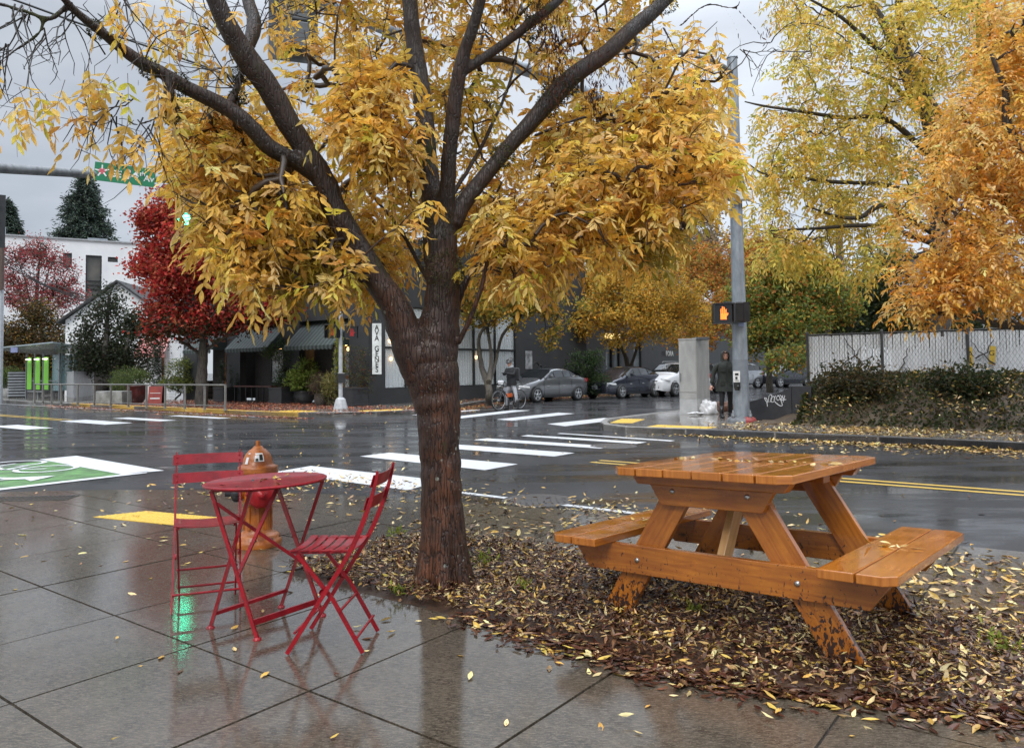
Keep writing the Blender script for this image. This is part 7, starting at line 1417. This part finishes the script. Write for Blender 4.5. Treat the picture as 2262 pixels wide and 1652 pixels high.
# neighbour building farther up the side street
nb = thing('shop_building', 'black shop building with lit yellow transom farther up the side street', 'building', S(40, 24, 0)); m = MB(); ops = []
zt1, zb1 = 2.75, .0
for x0_, x1_ in ((1675,1745), (1755,1815), (1935,2015)): a_, b_ = PM(*A3(x0_, 560), 22.4)[0], PM(*A3(x1_, 560), 22.4)[0]; ops.append((a_, b_, .25, 2.9))
wallcells(m, 'c', 22.4, cend+.25, 95, 0, 6.0, ops, .3); m.build('wall', pm('black_boards', (.020,.021,.023), (.034,.035,.038), 2, .45, stretch=(4,4,.4)), nb)
m = MB(); m.box(S(60, 26, 3), (70, .2, 6), rot_c); m.build('interior_wall', ROOMD, nb)
for a_, b_, z0_, z1_ in ops:
    m = MB(); [m.box(S(x_, 22.45, (z0_+z1_)/2), (.08, .08, z1_-z0_), rot_c) for x_ in (a_+.04, b_-.04)]; [m.box(S((a_+b_)/2, 22.452, z_), (b_-a_-.01, .07, .08), rot_c) for z_ in (z0_+.04, z1_-.04)]; w2 = m.build('window', FRB, nb)
    m = MB(); m.box(S((a_+b_)/2, 22.6, (z0_+z1_)/2), (b_-a_, .02, z1_-z0_), rot_c); m.build('pane', pm('frosted_pane', (.20,.23,.24), (.12,.14,.15), 2, .15), w2)
m = MB(); p_ = S(ops[1][0]-.3, 22.3, 3.15); m.box(p_, (1.6, .12, .30), rot_c); m.build('lit_transom', emis('transom_glow', (1.0,.70,.25), 1.1), nb)
c__, z_ = PM(*A4(556, 728), 22.3); text_obj('lettering', 'FORA', .45, frame(EC, UP, EC.cross(UP), S(c__, 22.25, z_)), SW, nb, .01, wgt=.01)
for q in range(6): m = MB(); m.box(S(c__-.2, 22.28, z_-.7-q*.16), (.9-.1*(q % 3), .01, .05), rot_c); m.build('menu_line', GREYS, nb) if q < 1 else m.build('menu_line', GREYS, nb)
# ------------------------------------------------------------------ white modern block and gabled house, far left
WST = pm('white_stucco', (.70,.70,.70), (.60,.60,.61), .6, .7, .8); WHT = pm('white_wall', (.74,.74,.73), (.66,.66,.66), .8, .7)
yb = 68; wb_ = thing('white_block', 'white flat roofed modern block with dark windows behind the trees', 'building', D(130, 800, yb))
t_ = Vector((1, .55, 0)).normalized(); n_ = Vector((t_.y, -t_.x, 0)); a_ = D(-60, 516, yb-6); def_ = 0
Mb = frame(t_, UP, t_.cross(UP), Vector((a_.x, a_.y, 0))); Hb = a_.z; Lb = 17.0
def onb(U, V):                                   # sight line on the block's front plane -> local (x, z)
    d = ray(U, V); N_ = t_.cross(UP); p = O+d*((Vector((a_.x, a_.y, 0))-O).dot(N_)/d.dot(N_)); q = p-Vector((a_.x, a_.y, 0)); return q.dot(t_), q.z
wins = [(A1(428,272), A1(488,375)), (A1(583,287), A1(688,640)), (A1(733,300), A1(800,338)), (A1(128,245), A1(312,300)), (A1(455,505), A1(484,570))]
W3 = [(onb(*p)[0], onb(*q)[0], onb(*q)[1], onb(*p)[1]) for p, q in wins]
m = MB(Mb); As = sorted({0, Lb, *[w_[0] for w_ in W3], *[w_[1] for w_ in W3]}); Zs = sorted({0, Hb, *[w_[2] for w_ in W3], *[w_[3] for w_ in W3]})
for i in range(len(As)-1):
    for j in range(len(Zs)-1):
        ca, cz = (As[i]+As[i+1])/2, (Zs[j]+Zs[j+1])/2
        if not any(o_[0] < ca < o_[1] and o_[2] < cz < o_[3] for o_ in W3): m.box((ca, cz, -.2), (As[i+1]-As[i], Zs[j+1]-Zs[j], .4))
m.box((Lb-.2, Hb/2, -6), (.4, Hb, 11.6)); m.box((.2, Hb/2, -6), (.4, Hb, 11.6)); m.build('wall', WST, wb_)
m = MB(Mb); m.box((Lb/2, Hb+.06, -5.9), (Lb+.3, .12, 12.1)); m.build('roof_slab', pm('grey_coping', (.35,.36,.37), None, 4, .5), wb_); m = MB(Mb); m.box((9, Hb+.45, -4), (1.6, .7, 1.4)); m.lathe([(.3,0), (.3,1.2), (.001,1.3)], (1.7, Hb, -3), 12, Matrix.Rotation(RAD(-90), 4, 'X')); m.build('rooftop_unit', GALV, wb_)
for x0_, x1_, z0_, z1_ in W3:
    m = MB(Mb); [m.box((x_, (z0_+z1_)/2, -.12), (.10, z1_-z0_, .10)) for x_ in (x0_+.05, x1_-.05)]; [m.box(((x0_+x1_)/2, z_, -.122), (x1_-x0_-.01, .10, .09)) for z_ in ([z0_+.05, z1_-.05]+([z0_+(z1_-z0_)*.5, z0_+(z1_-z0_)*.42, z0_+(z1_-z0_)*.34] if z1_-z0_ > 3 else []))]; w2 = m.build('window', FRB, wb_)
    m = MB(Mb); m.box(((x0_+x1_)/2, (z0_+z1_)/2, -.25), (x1_-x0_, z1_-z0_, .02)); m.build('pane', pm('block_pane', (.05,.05,.045), (.11,.10,.085), .5, .08), w2)
yg = 45.0; gh = thing('gabled_house', 'white gabled house half hidden behind dark green and red trees', 'house', D(390, 850, yg)); tg = Vector((1, .12, 0)).normalized(); a_g = D(145, 700, yg); a_g.z = 0
Mg = frame(tg, UP, tg.cross(UP), a_g)
def ong(U, V): d = ray(U, V); N_ = tg.cross(UP); p = O+d*((a_g-O).dot(N_)/d.dot(N_)); q = p-a_g; return q.dot(tg), q.z
ze = ong(147, 707)[1]; xa, za_ = ong(262, 625); xr = xa*2
m = MB(Mg); m.prism([(0,0), (xr,0), (xr,ze), (xa,za_), (0,ze)], -8, 0); m.build('wall', WHT, gh)
m = MB(Mg)
for s_ in (-1, 1):
    x0_ = 0 if s_ < 0 else xr; e0 = (x0_+s_*.35, ze-.22); m.prism([e0, (xa, za_+.02), (xa, za_+.15), (e0[0], e0[1]+.13)] if s_ < 0 else [(xa, za_+.02), e0, (e0[0], e0[1]+.13), (xa, za_+.15)], -8.2, .35)
m.build('roof', pm('dark_roof', (.03,.03,.032), (.05,.05,.05), 3, .9), gh)
x0_, z0_ = ong(*A1(505, 1000)); x1_, _ = ong(*A1(880, 1000)); m = MB(Mg); m.box(((x0_+x1_)/2, 1.45, .03), (x1_-x0_, 2.9, .06)); m.build('dark_opening', ROOMD, gh)
x0_, z0_ = ong(*A1(960, 950)); x1_, _ = ong(*A1(1160, 950)); m = MB(Mg); m.add([(x0_, z0_+.9, .05), (x1_, z0_+.9, .05), (x1_, z0_, 1.1), (x0_, z0_, 1.1), (x1_, z0_-.32, 1.12), (x0_, z0_-.32, 1.12)], [[0,1,2,3], [3,2,4,5]]); m.build('awning', pm('awning_red', (.36,.04,.03), (.5,.3,.28), 3, .4, stretch=(6,1,1)), gh)
m = MB(Mg); zL0, zL1 = .2, 3.6; xl0, _ = ong(*A1(1160, 950)); xl1, _ = ong(*A1(1232, 950))
k_ = 0
while k_ < 26: 
    zz_ = zL0+k_*.15; [m.tube([(xl0, zz_, .3), (min(xl1, xl0+.8), zz_+.8, .3)], .02, 4, caps=False), m.tube([(xl0, zz_+.8, .31), (min(xl1, xl0+.8), zz_, .31)], .02, 4, caps=False)] if zz_ < zL1-.8 else None; k_ += 1
m.build('trellis', WHT, gh)
m = MB(Mg); xd0, _ = ong(*A1(1110, 1050)); m.box((xd0, 1.2, .06), (.12, 2.4, .12)); m.build('door_frame', DOORW, gh)
gg = thing('dark_garage', 'low black garage block behind the bus shelter', 'building', D(60, 850, 52)); p_ = D(40, 850, 52); m = MB(); m.box((p_.x, 54, 1.3), (9, 4, 2.9)); m.build('wall', pm('garage_black', (.014,.014,.016), (.025,.025,.027), 2, .6), gg)
m = MB(); [m.box((p_.x-2.9+k*2.9, 51.96, 1.1), (2.4, .06, 2.1)) for k in range(3)]; m.build('garage_door', pm('garage_door_grey', (.03,.03,.033), (.045,.045,.05), 4, .5), gg); m = MB(); m.box((p_.x, 54, 2.8), (9.3, 4.3, .12)); m.build('roof', GREYS, gg)
# ------------------------------------------------------------------ white building glimpsed on the right
wr = thing('pale_house', 'pale house glimpsed through the orange tree', 'house', S(45, -3, 0)); m = MB(); p_ = D(2215, 640, 40); m.box((p_.x+1, 42, 3.6), (9, 6, 7.2)); m.build('wall', pm('pale_siding', (.55,.57,.60), (.46,.48,.51), 2, .6), wr)
m = MB(); [m.box((p_.x-1.6+k*2.1, 38.98, 5.2), (1.0, .06, 1.5)) for k in range(3)]; m.build('window', pm('block_pane', (.05,.05,.045)), wr)
m = MB(); m.box((p_.x+1, 42, 7.3), (9.6, 6.6, .2)); m.build('roof', pm('dark_roof', (.05,.05,.052)), wr)
# ------------------------------------------------------------------ poles and wires
PWD = pm('pole_wood', (.10,.06,.045), (.06,.04,.03), 6, .6, stretch=(3,3,.5))
def upole(label, U, Vt, y, r, arm_=True, mat=PWD):
    t1 = D(U, Vt, y); o = thing('utility_pole', label, 'utility pole', Vector((t1.x, y, RZ))); m = MB(); m.tube([(t1.x, y, RZ), (t1.x, y, t1.z)], [r*1.2, r], 12); m.build('shaft', mat, o)
    if arm_: m = MB(); m.box((t1.x, y-.15, t1.z-.5), (2.0, .1, .12)); m.build('crossarm', PWD, o)
    return t1
upole('brown wooden utility pole among the branches of the yellow tree', 1851, 420, 45, .20, False); upole('pale utility pole with dark top behind the bus shelter', 3, 560, 36, .13, False, pm('pale_steel', (.50,.52,.54)))
m = MB(); q = D(4, 575, 35.8); m.tube([q+UP*.7, q-UP*1.4], .11, 10); pw_ = m.build('pole_top', PWD, bpy.data.objects.get('utility_pole.001'))
def wire(label, pts, r, group=None):
    m = MB(); m.tube(spline(pts, 8), r, 5); tag(m.build('wire', BODY), label, 'cable', group)
wire('thick black cable sloping across the sky behind the mossy branch', [D(-60, -28, 14), D(30, 0, 14), D(183, 55, 14.5), D(366, 117, 15), D(700, 235, 16)], .022)
wire('thin wire sagging over the sky above the street sign', [D(-60, 228, 20), D(0, 233, 20), D(180, 270, 21), D(375, 320, 22), D(700, 400, 24)], .008)
for k, (v0, v1) in enumerate(((566, 665), (572, 668), (560, 660), (580, 672))): wire('black wire sagging from the pale pole down to the gabled house', [D(6, v0, 36), D(90, (v0+v1)/2+8-k*2, 39), D(200, v1, 43)], .022, 'wires from the pale pole to the gabled house')
wire('faint wire behind the branches of the yellow tree', [D(1640, 440, 40), D(1850, 500, 45), D(2100, 540, 50)], .02)
# ------------------------------------------------------------------ bus shelter
SHM = pm('shelter_steel', (.22,.24,.25), (.16,.17,.18), 6, .35, metal=.4); LIME = pm('lime_panel', (.17,.50,.03), (.15,.44,.03), 3, .4); 
def fglass(name, c, a): t = NT(name); t.set(color=c, rough=.08, alpha=a, spec=.6); return t.m
SGL = fglass('shelter_glass', (.22,.34,.36), .50); ys = G(*A1(300, 1265)).y
bs = thing('bus_shelter', 'glass bus shelter with lime green panels and lamps', 'bus shelter', G(*A1(300, 1265)))
t2 = (S(17.1, 41.9)-S(17.0, 45.2)).normalized(); o0 = G(*A1(178, 1258)); Msx = frame(t2, UP, t2.cross(UP), o0)
def onsh(U, V, off=0): d = ray(U, V); N_ = t2.cross(UP); p = O+d*((o0+N_*off-O).dot(N_)/d.dot(N_)); q = p-o0; return q.dot(t2), q.z
A6 = lambda x, y: (x/5.6166, y/5.6166+738.35)
xs_ = [onsh(*A6(x, 500))[0] for x in (328, 430, 535, 740)]; zt_ = onsh(*A6(430, 240))[1]
m = MB(Msx)
for x_ in xs_: m.box((x_, zt_/2, 0), (.07, zt_, .07)); m.box((x_, zt_/2, -1.35), (.07, zt_, .07))
m.box(((xs_[0]+xs_[3])/2, .9, 0), (xs_[3]-xs_[0], .04, .04)); m.build('posts', SHM, bs)['kind'] = 'stuff'
for x0_, x1_ in ((340,395), (440,500), (545,605)):
    a_, b_ = onsh(*A6(x0_, 500))[0], onsh(*A6(x1_, 500))[0]; m = MB(Msx); m.box(((a_+b_)/2, (zt_-.25)/2+.25, .01), (b_-a_, zt_-.65, .03)); m.build('green_panel', LIME, bs); m = MB(Msx); m.lathe([(.13,0), (.14,-.03), (.001,-.05)], ((a_+b_)/2, zt_-.28, .05), 14, Matrix.Rotation(RAD(-90), 4, 'X')); m.build('ceiling_lamp', emis('shelter_lamp', (1,.93,.8), 5), bs)
a_, b_ = xs_[2], xs_[3]; m = MB(Msx); m.box(((a_+b_)/2+.28, zt_/2+.15, -.12), ((b_-a_)*.5, zt_-.5, .02)); m.build('glass_panel', SGL, bs); m = MB(Msx); m.box((b_-.02, zt_/2+.15, -.7), (.02, zt_-.5, 1.25)); m.build('glass_panel', SGL, bs); m = MB(Msx); m.box(((xs_[0]+a_)/2, zt_/2+.15, -1.3), (a_-xs_[0], zt_-.5, .02)); m.build('glass_panel', SGL, bs)
z1_ = onsh(*A6(740, 185), .5)[1]; z0_ = onsh(*A6(5, 160), .5)[1]; xl_ = onsh(*A6(-30, 160), .5)[0]; xr_ = onsh(*A6(765, 185), .5)[0]
m = MB(Msx); m.add([(xl_, zt_+.28, .9), (xr_, zt_+.42, .9), (xr_, zt_+.05, -1.9), (xl_, zt_+.0, -1.9)]+[(xl_, zt_+.34, .9), (xr_, zt_+.48, .9), (xr_, zt_+.11, -1.9), (xl_, zt_+.06, -1.9)], [[3,2,1,0], [4,5,6,7], [0,1,5,4], [1,2,6,5], [2,3,7,6], [3,0,4,7]]); m.build('roof', pm('shelter_roof', (.34,.40,.42), (.24,.29,.31), 3, .2, metal=.2), bs)
m = MB(Msx); q_ = onsh(*A6(190, 195), .9); m.box((q_[0], q_[1], .95), (.75, .26, .04)); m.build('stop_sign_plate', pm('sign_blue', (.10,.12,.30), (.3,.33,.5), 30, .4), bs)
m = MB(Msx); a_ = onsh(*A6(340, 700))[0]; b_ = onsh(*A6(520, 700))[0]; zs2 = onsh(*A6(430, 710), .0)[1]; m.box(((a_+b_)/2, zs2, -.2), (b_-a_, .05, .4)); m.box(((a_+b_)/2, zs2/2, -.2), (.12, zs2, .12)); m.build('bench', pm('bench_steel', (.36,.38,.38), None, 4, .3, metal=.4), bs)
# slatted litter bin / rack left of the shelter
q = G(*A1(115, 1255)); m = MB(Matrix.Translation(q) @ Matrix.Rotation(.6, 4, 'Z')); rk = thing('slatted_rack', 'grey slatted steel bin beside the lime green shelter panels', 'bin', q)
for k in range(9): m.box((0, 0, .12+k*.15), (.85, .6, .085))
m.build('slats', pm('pale_steel2', (.42,.45,.48), (.3,.32,.34), 4, .35, metal=.3), rk)['kind'] = 'stuff'; m = MB(Matrix.Translation(q) @ Matrix.Rotation(.6, 4, 'Z')); m.box((0, 0, .70), (.75, .5, 1.36)); m.build('inner_box', FRB, rk)
# concrete blocks, chalk sign, barrel, dark figure
CB = pm('rough_concrete', (.30,.30,.28), (.14,.14,.13), 3.5, .6, .8, .4, 30)
for (x0_, x1_, yb_, yt_, lab) in ((648,827,1302,1212,'pale stained concrete block behind the railing'), (-60,52,1252,1195,'pale concrete trough full of low shrubs beside the slatted bin')):
    a_, b_ = G(*A1(x0_, yb_)), G(*A1(x1_, yb_)); h_ = D(*A1(x1_, yt_), b_.y).z; t3 = (b_-a_).normalized(); m = MB(frame(t3, UP.cross(t3), UP, a_)); m.box(((b_-a_).length/2, .3, h_/2), ((b_-a_).length, .6, h_)); tag(m.build('concrete_block', CB, None, .02), lab, 'concrete block', 'concrete blocks by the railing')
q = G(*A1(1050, 1302)); h_ = D(*A1(1050, 1178), q.y).z; sbd = thing('chalk_sign', 'small red folding pavement sign with white lettering behind the railing', 'sign', q)
Mx = Matrix.Translation(q) @ Matrix.Rotation(-.1, 4, 'Z'); m = MB(Mx @ Matrix.Rotation(-.13, 4, 'X')); m.box((0, 0, h_/2), (.58, .03, h_)); m.build('front_board', pm('sign_red', (.30,.05,.03), (.20,.03,.03), 5, .5), sbd, .005); m = MB(Mx @ Matrix.Rotation(.16, 4, 'X')); m.box((0, .30, h_/2-.02), (.58, .03, h_*.96)); m.build('rear_board', FRB, sbd, .005)
m = MB(Mx @ Matrix.Rotation(-.13, 4, 'X')); m.box((0, -.017, h_*.33), (.40, .004, .05)); m.box((0, -.017, h_*.62), (.44, .004, .02)); m.build('lettering_line', SW, sbd)
q = G(*A1(1420, 1262)); m = MB(Matrix.Translation(q)); br_ = thing('barrel', 'old grey wooden barrel beside the trunk of the red tree', 'barrel', q); m.lathe([(.001,0), (.26,0), (.31,.2), (.33,.42), (.31,.65), (.26,.86), (.24,.86), (.001,.84)], n=24); m.build('staves', pm('barrel_wood', (.12,.11,.10), (.07,.06,.055), 6, .6, stretch=(3,3,.4)), br_)
m = MB(Matrix.Translation(q)); [m.lathe([(r_+.005, z_-.03), (r_+.008, z_), (r_+.005, z_+.03)], n=24) for r_, z_ in ((.275,.06), (.325,.28), (.322,.58), (.275,.80))]; m.build('hoops', FRB, br_)
q = G(*A1(700, 1245)); q.y += 1.0; dp = thing('person', 'person in black coat standing behind the concrete block', 'person', q); PP_ = lambda x, y, z: Vector((q.x+x, q.y+y, z))
skinned('body', [PP_(0,0,.9), PP_(0,0,1.15), PP_(0,0,1.38), PP_(0,0,1.5), PP_(-.1,0,.5), PP_(-.11,0,.06), PP_(.1,0,.5), PP_(.11,0,.06), PP_(-.22,0,1.36), PP_(-.30,.03,1.08), PP_(-.27,-.08,.86), PP_(.22,0,1.36), PP_(.30,.03,1.08), PP_(.27,-.08,.86)], [(0,1),(1,2),(2,3),(0,4),(4,5),(0,6),(6,7),(2,8),(8,9),(9,10),(2,11),(11,12),(12,13)], [(.19,.14),(.20,.14),(.18,.12),.06,.09,.06,.09,.06,.075,.06,.045,.075,.06,.045], JK, dp)
for s_ in (-1, 1): hand('hand', PP_(s_*.27,-.09,.85), (0,-.2,-1), (0,-1,0), SKIN, dp, .5)
head(dp, PP_(0,0,1.63), (.5,.8,0), 1.0, SKIN, pm('dark_hair', (.02,.015,.012), None, 9, .6), .02)
# railing
RL = pm('railing_steel', (.22,.21,.19), (.15,.145,.13), 6, .4, metal=.2); rl = thing('railing', 'long thin grey steel railing beside the yellow kerb', 'railing', S(14.6, 28))
rp = [G(*A1(x, y)) for x, y in ((235,1300), (292,1303), (350,1306), (415,1308), (528,1312), (640,1314), (752,1318), (872,1321), (995,1325), (1122,1329), (1255,1333), (1390,1337), (1530,1341))]; zr = D(*A1(1530, 1170), rp[-1].y).z
for p_ in rp: m = MB(); m.box(p_+UP*(zr/2), (.055, .055, zr), Matrix.Rotation(-SY, 4, 'Z')); m.lathe([(.07,0), (.07,.02), (.001,.02)], p_, 4); m.build('post', RL, rl)
m = MB(); m.tube([p_+UP*zr for p_ in rp], .028, 8); m.build('top_rail', RL, rl); m = MB(); m.tube([p_+UP*.14 for p_ in rp], .018, 6); m.build('bottom_rail', RL, rl)
# ------------------------------------------------------------------ fallen leaves
YL = [(.62,.40,.09), (.74,.58,.27), (.54,.34,.09), (.44,.28,.12)]; BN = [(.045,.018,.012), (.085,.032,.018), (.14,.065,.032), (.26,.15,.07)]
def litter(name, label, P, cols, w_, L0=.075, kind='stuff', lift=.006, tilt_=.28, curl=.22, ratio=(.3, .42), tm=T_OVATE, cat=None):
    P = np.asarray(P, float); n = len(P); th = rng.uniform(0, 2*math.pi, n); A = np.column_stack([np.cos(th), np.sin(th), rng.normal(0, tilt_*.7, n)]); N_ = np.column_stack([rng.normal(0, tilt_, n), rng.normal(0, tilt_, n), np.ones(n)])
    P = P.copy(); P[:, 2] += lift+np.abs(rng.normal(0, .006, n)); L_ = L0*rng.uniform(.6, 1.15, n); C = palette(n, cols, w_, .2)
    o = leaf_object(name, P, A, N_, L_, L_*rng.uniform(*ratio, n), C, tm, LITTER, None, label, curl=curl)
    if kind: o['kind'] = kind
    if cat: o['category'] = cat
    return o
def cmxy(c, m, z=0): return np.column_stack([c*EC.x+m*EM.x, c*EC.y+m*EM.y, np.broadcast_to(z, c.shape)])
def blobby(c, m, sc2=1.0, seed=0): return .5+.25*np.sin(c*3.1*sc2+seed)*np.cos(m*2.7*sc2+seed*2)+.25*np.sin(c*1.3*sc2+m*1.9*sc2+seed)
n = 25000; c = rng.uniform(2.92, 4.42, n); m_ = rng.uniform(-3.2, 4.1, n); edge_ = np.minimum(np.minimum(c-2.82, 4.5-c)/.12, 1)*np.minimum((4.2-m_)/.15, 1); k = (rng.uniform(0, 1, n) < edge_) & (c > 3.0+.32*np.clip(1.1-m_, 0, 1)); c, m_ = c[k], m_[k]; n = len(c)
zz = .012+.035*rng.uniform(0, 1, n)**2
litter('fallen_leaves', 'thick brown and yellow leaf litter over the planting bed', cmxy(c, m_, zz), BN+YL, [4, 4, 3.4, 3.2, 1.3, 1.5, .9, 2.0], .050, tilt_=.24, curl=.34, ratio=(.22, .46))
n = 12000; c = rng.uniform(2.98, 4.4, n); m_ = rng.uniform(-3.2, 4.05, n); k = c > 3.0+.32*np.clip(1.1-m_, 0, 1); c, m_ = c[k], m_[k]
litter('leaf_fragments', 'broken bits of brown leaf between the larger leaves', cmxy(c, m_, .03+.02*rng.uniform(0, 1, len(c))), BN+YL, [5, 4, 3, 3, .6, 1, .8, 1.5], .026, tilt_=.4, curl=.4, tm=T_RHOMB)
# spill to the right of the picnic table and along the front edge
n = 9000; m_ = rng.uniform(-3.0, 1.7, n); c = rng.uniform(2.8, 5.9, n); dens = np.clip((1.4-m_)/1.2, 0, 1)*np.clip((c-(3.38-.30*np.clip(m_, 0, 1.5)+.05*np.sin(m_*6)))/.20, 0, 1)*np.where(c > 4.4, .55, 1)*np.clip((6.4-c)/1.2, 0, 1); k = rng.uniform(0, 1, n) < dens
litter('fallen_leaves', 'yellow leaves spilling over the slabs beyond the picnic table', cmxy(c[k], m_[k], 0), YL+BN, [3, 4, 2, 1.6, 1.4, 1.2, 1, .8], .075)
n = 5500; m_ = rng.uniform(-2.5, 2.6, n); c = 3.0+.30*np.clip((1.3-m_), 0, 1)-np.abs(rng.normal(0, .10, n)); k = rng.uniform(0, 1, n) < np.clip((2.9-m_)/1.2, 0, 1)
litter('fallen_leaves', 'dark matted leaves along the front edge of the bed', cmxy(c[k], m_[k], 0), BN+YL, [5, 4, 3, 1, .5, .6, .5, .5], .065, lift=.002, tilt_=.15, curl=.12)
# drift behind the tree and scattered on slabs
n = 2600; m_ = rng.uniform(-1, 8.4, n); c = rng.uniform(4.3, 6.2, n); k = rng.uniform(0, 1, n) < .30+.6*(blobby(c, m_, 1, 1) > .55)
litter('fallen_leaves', 'scattered leaves between the bed and the gutter', cmxy(c[k], m_[k], 0), YL+BN, [3, 3, 2, 2, 1, 1, 1, 1], .07)
n = 1900; m_ = rng.uniform(-4, 7, n); c = 6.15+rng.exponential(.32, n)+.05*np.sin(m_*5); k = rng.uniform(0, 1, n) < .35+.6*(blobby(c, m_, .8, 2) > .5)
litter('fallen_leaves', 'wet leaves lying in the near gutter', cmxy(c[k], m_[k], RZ), YL+BN, [3, 3, 2, 2, 1, 1, 1, 1], .07, lift=.004)
n = 640; m_ = rng.uniform(.6, 9, n); c = rng.uniform(.6, 5.5, n); k = rng.uniform(0, 1, n) < np.clip((c-.3)/3.2, .05, 1)*.85; k &= inpoly(c, m_, KERBLINE+[(-14, -22)])
litter('fallen_leaves', 'single yellow leaves sprinkled over the wet slabs', cmxy(c[k], m_[k], 0), YL+BN, [3, 4, 2, 1.5, .4, .4, .5, 1], .062, lift=.002, tilt_=.15, curl=.15)
n = 260; litter('fallen_leaves', 'tiny scattered leaves on the road', cmxy(rng.uniform(6.6, 14.3, n), rng.uniform(2, 16, n), RZ), YL, [1, 2, 1, 1], .06, lift=.008)
# far verge on the right: yellow drifts
n = 15000; m_ = 7.5-rng.uniform(0, 1, n)*20; c = rng.uniform(14.75, 17.6, n); k = rng.uniform(0, 1, n) < np.clip((6.6-m_)/1.5, .04, 1)*(.25+.75*(blobby(c, m_, .9, 3) > .42))
litter('fallen_leaves', 'yellow leaf carpet on the verge below the bank', cmxy(c[k], m_[k], 0), YL+BN, [4, 4, 3, 2, 1, 1, 1.5, 1.5], .10, tm=T_RHOMB)
n = 6500; m_ = 7.5-rng.uniform(0, 1, n)*20; c = 14.7-rng.exponential(.33, n)*np.clip((8-m_)/4, .3, 1); k = (c > 12.9) & (rng.uniform(0, 1, n) < np.clip((7.5-m_)/2.5, .05, 1))
litter('fallen_leaves', 'yellow leaves banked in the far gutter', cmxy(c[k], m_[k], RZ), YL+BN, [4, 4, 3, 2, .6, .6, 1, 1], .10, tm=T_RHOMB, lift=.01)
n = 5200; m_ = 5.2-rng.uniform(0, 1, n)**1.0*16; c = rng.uniform(17.0, 21.0, n); k = rng.uniform(0, 1, n) < .1+.9*(blobby(c, m_, 1.3, 5) > .58); c, m_ = c[k], m_[k]
litter('fallen_leaves', 'yellow leaves caught in the brambles of the bank', cmxy(c, m_, np.array([float(v) for v in bank_z(c, m_)])+.12+.2*rng.uniform(0, 1, len(c))), YL+BN, [4, 4, 3, 2, .6, .6, 2, 2], .10, tm=T_RHOMB, tilt_=.7)
RDL = [(.34,.07,.035), (.46,.16,.07), (.22,.05,.03), (.55,.28,.14)]
n = 9500; m_ = rng.uniform(16.6, 34, n); c = rng.uniform(14.5, 19, n); k = rng.uniform(0, 1, n) < np.clip(1.15-np.hypot(c-16.6, (m_-25.5)*.42)/4.3, .03, 1)
litter('fallen_leaves', 'russet leaves under the red tree by the restaurant', cmxy(c[k], m_[k], 0), RDL, [3, 3, 2, 1.5], .10, tm=T_RHOMB)
n = 1500; m_ = rng.uniform(18, 36, n); c = 14.25-rng.exponential(.22, n); litter('fallen_leaves', 'russet leaves in the gutter of the yellow kerb', cmxy(c, m_, RZ), RDL, [2, 3, 1, 2], .09, tm=T_RHOMB, lift=.01)
n = 5500; c = rng.uniform(17.5, 48, n); kerbm = np.interp(c, [17.3, 19.5, 21.5, 24.2, 27, 34, 60], [17.0, 17.6, 18.5, 19.6, 20.3, 20.5, 20.5]); m_ = kerbm-.1-rng.exponential(.35, n); m_ = np.where(rng.uniform(0, 1, n) < .3, kerbm+rng.uniform(.2, 1.6, n), m_)
litter('fallen_leaves', 'orange brown leaves along the kerb under the parked cars', cmxy(c, m_, np.where(m_ > kerbm, 0.0, RZ)), RDL+YL, [2, 3, 1, 2, 1, 1, 1, 1], .10, tm=T_RHOMB, lift=.01)
# leaves on the furniture
def on_table(n, x0_, x1_, y0_, y1_, z_): return np.array([tuple(PT @ Vector((random.uniform(x0_, x1_), random.uniform(y0_, y1_), z_))) for _ in range(n)])
litter('leaves_on_table', 'yellow leaves stuck to the picnic table top', on_table(34, -Wd/2+.03, Wd/2-.03, -L/2+.03, L/2-.03, h), YL+BN[3:], [3, 4, 2, 1, 1], .062, None, .002, .35, .3, cat='leaves')
litter('leaves_on_bench', 'a few yellow leaves on the benches of the picnic table', np.concatenate([on_table(9, so_-.27, so_-.02, -L/2, L/2, sh), on_table(6, -so_+.02, -so_+.27, -L/2, L/2, sh)]), YL, [3, 4, 2, 1], .055, None, .002, .3, .3, cat='leaves')
q = np.array([(bc.x+r_*math.cos(a_), bc.y+r_*math.sin(a_), bc.z+tilt[0]*r_*math.cos(a_)) for r_, a_ in [(random.uniform(.02, .25), random.uniform(0, 6.28)) for _ in range(14)]])
litter('leaves_on_table', 'small leaves on the round red table', q, YL+BN, [2, 2, 1, 1, 1, 1, 1, 1], .045, None, .001, .2, .2, cat='leaves')
# green weeds by the trunk
n = 260; cw = np.array([tuple(G(U, V)) for U, V in ((1065,1245), (1075,1255), (868,1190), (880,1185), (1530,1395-30), (880,1320), (2215,1450), (2200,1430), (1160,1310))]); P_ = np.repeat(cw, 29, 0)+rng.normal(0, .03, (len(cw)*29, 3)); P_[:, 2] = .02+np.abs(rng.normal(0, .02, len(P_)))
leaf_object('weeds', P_, rng.normal(0, 1, P_.shape)+np.array([0, 0, .8]), rdir(len(P_)), rng.uniform(.03, .06, len(P_)), .012, palette(len(P_), [(.22,.28,.04), (.36,.40,.06)], [1, 1]), T_RHOMB, LEAF, None, 'small green weeds in the leaf litter')['kind'] = 'stuff'
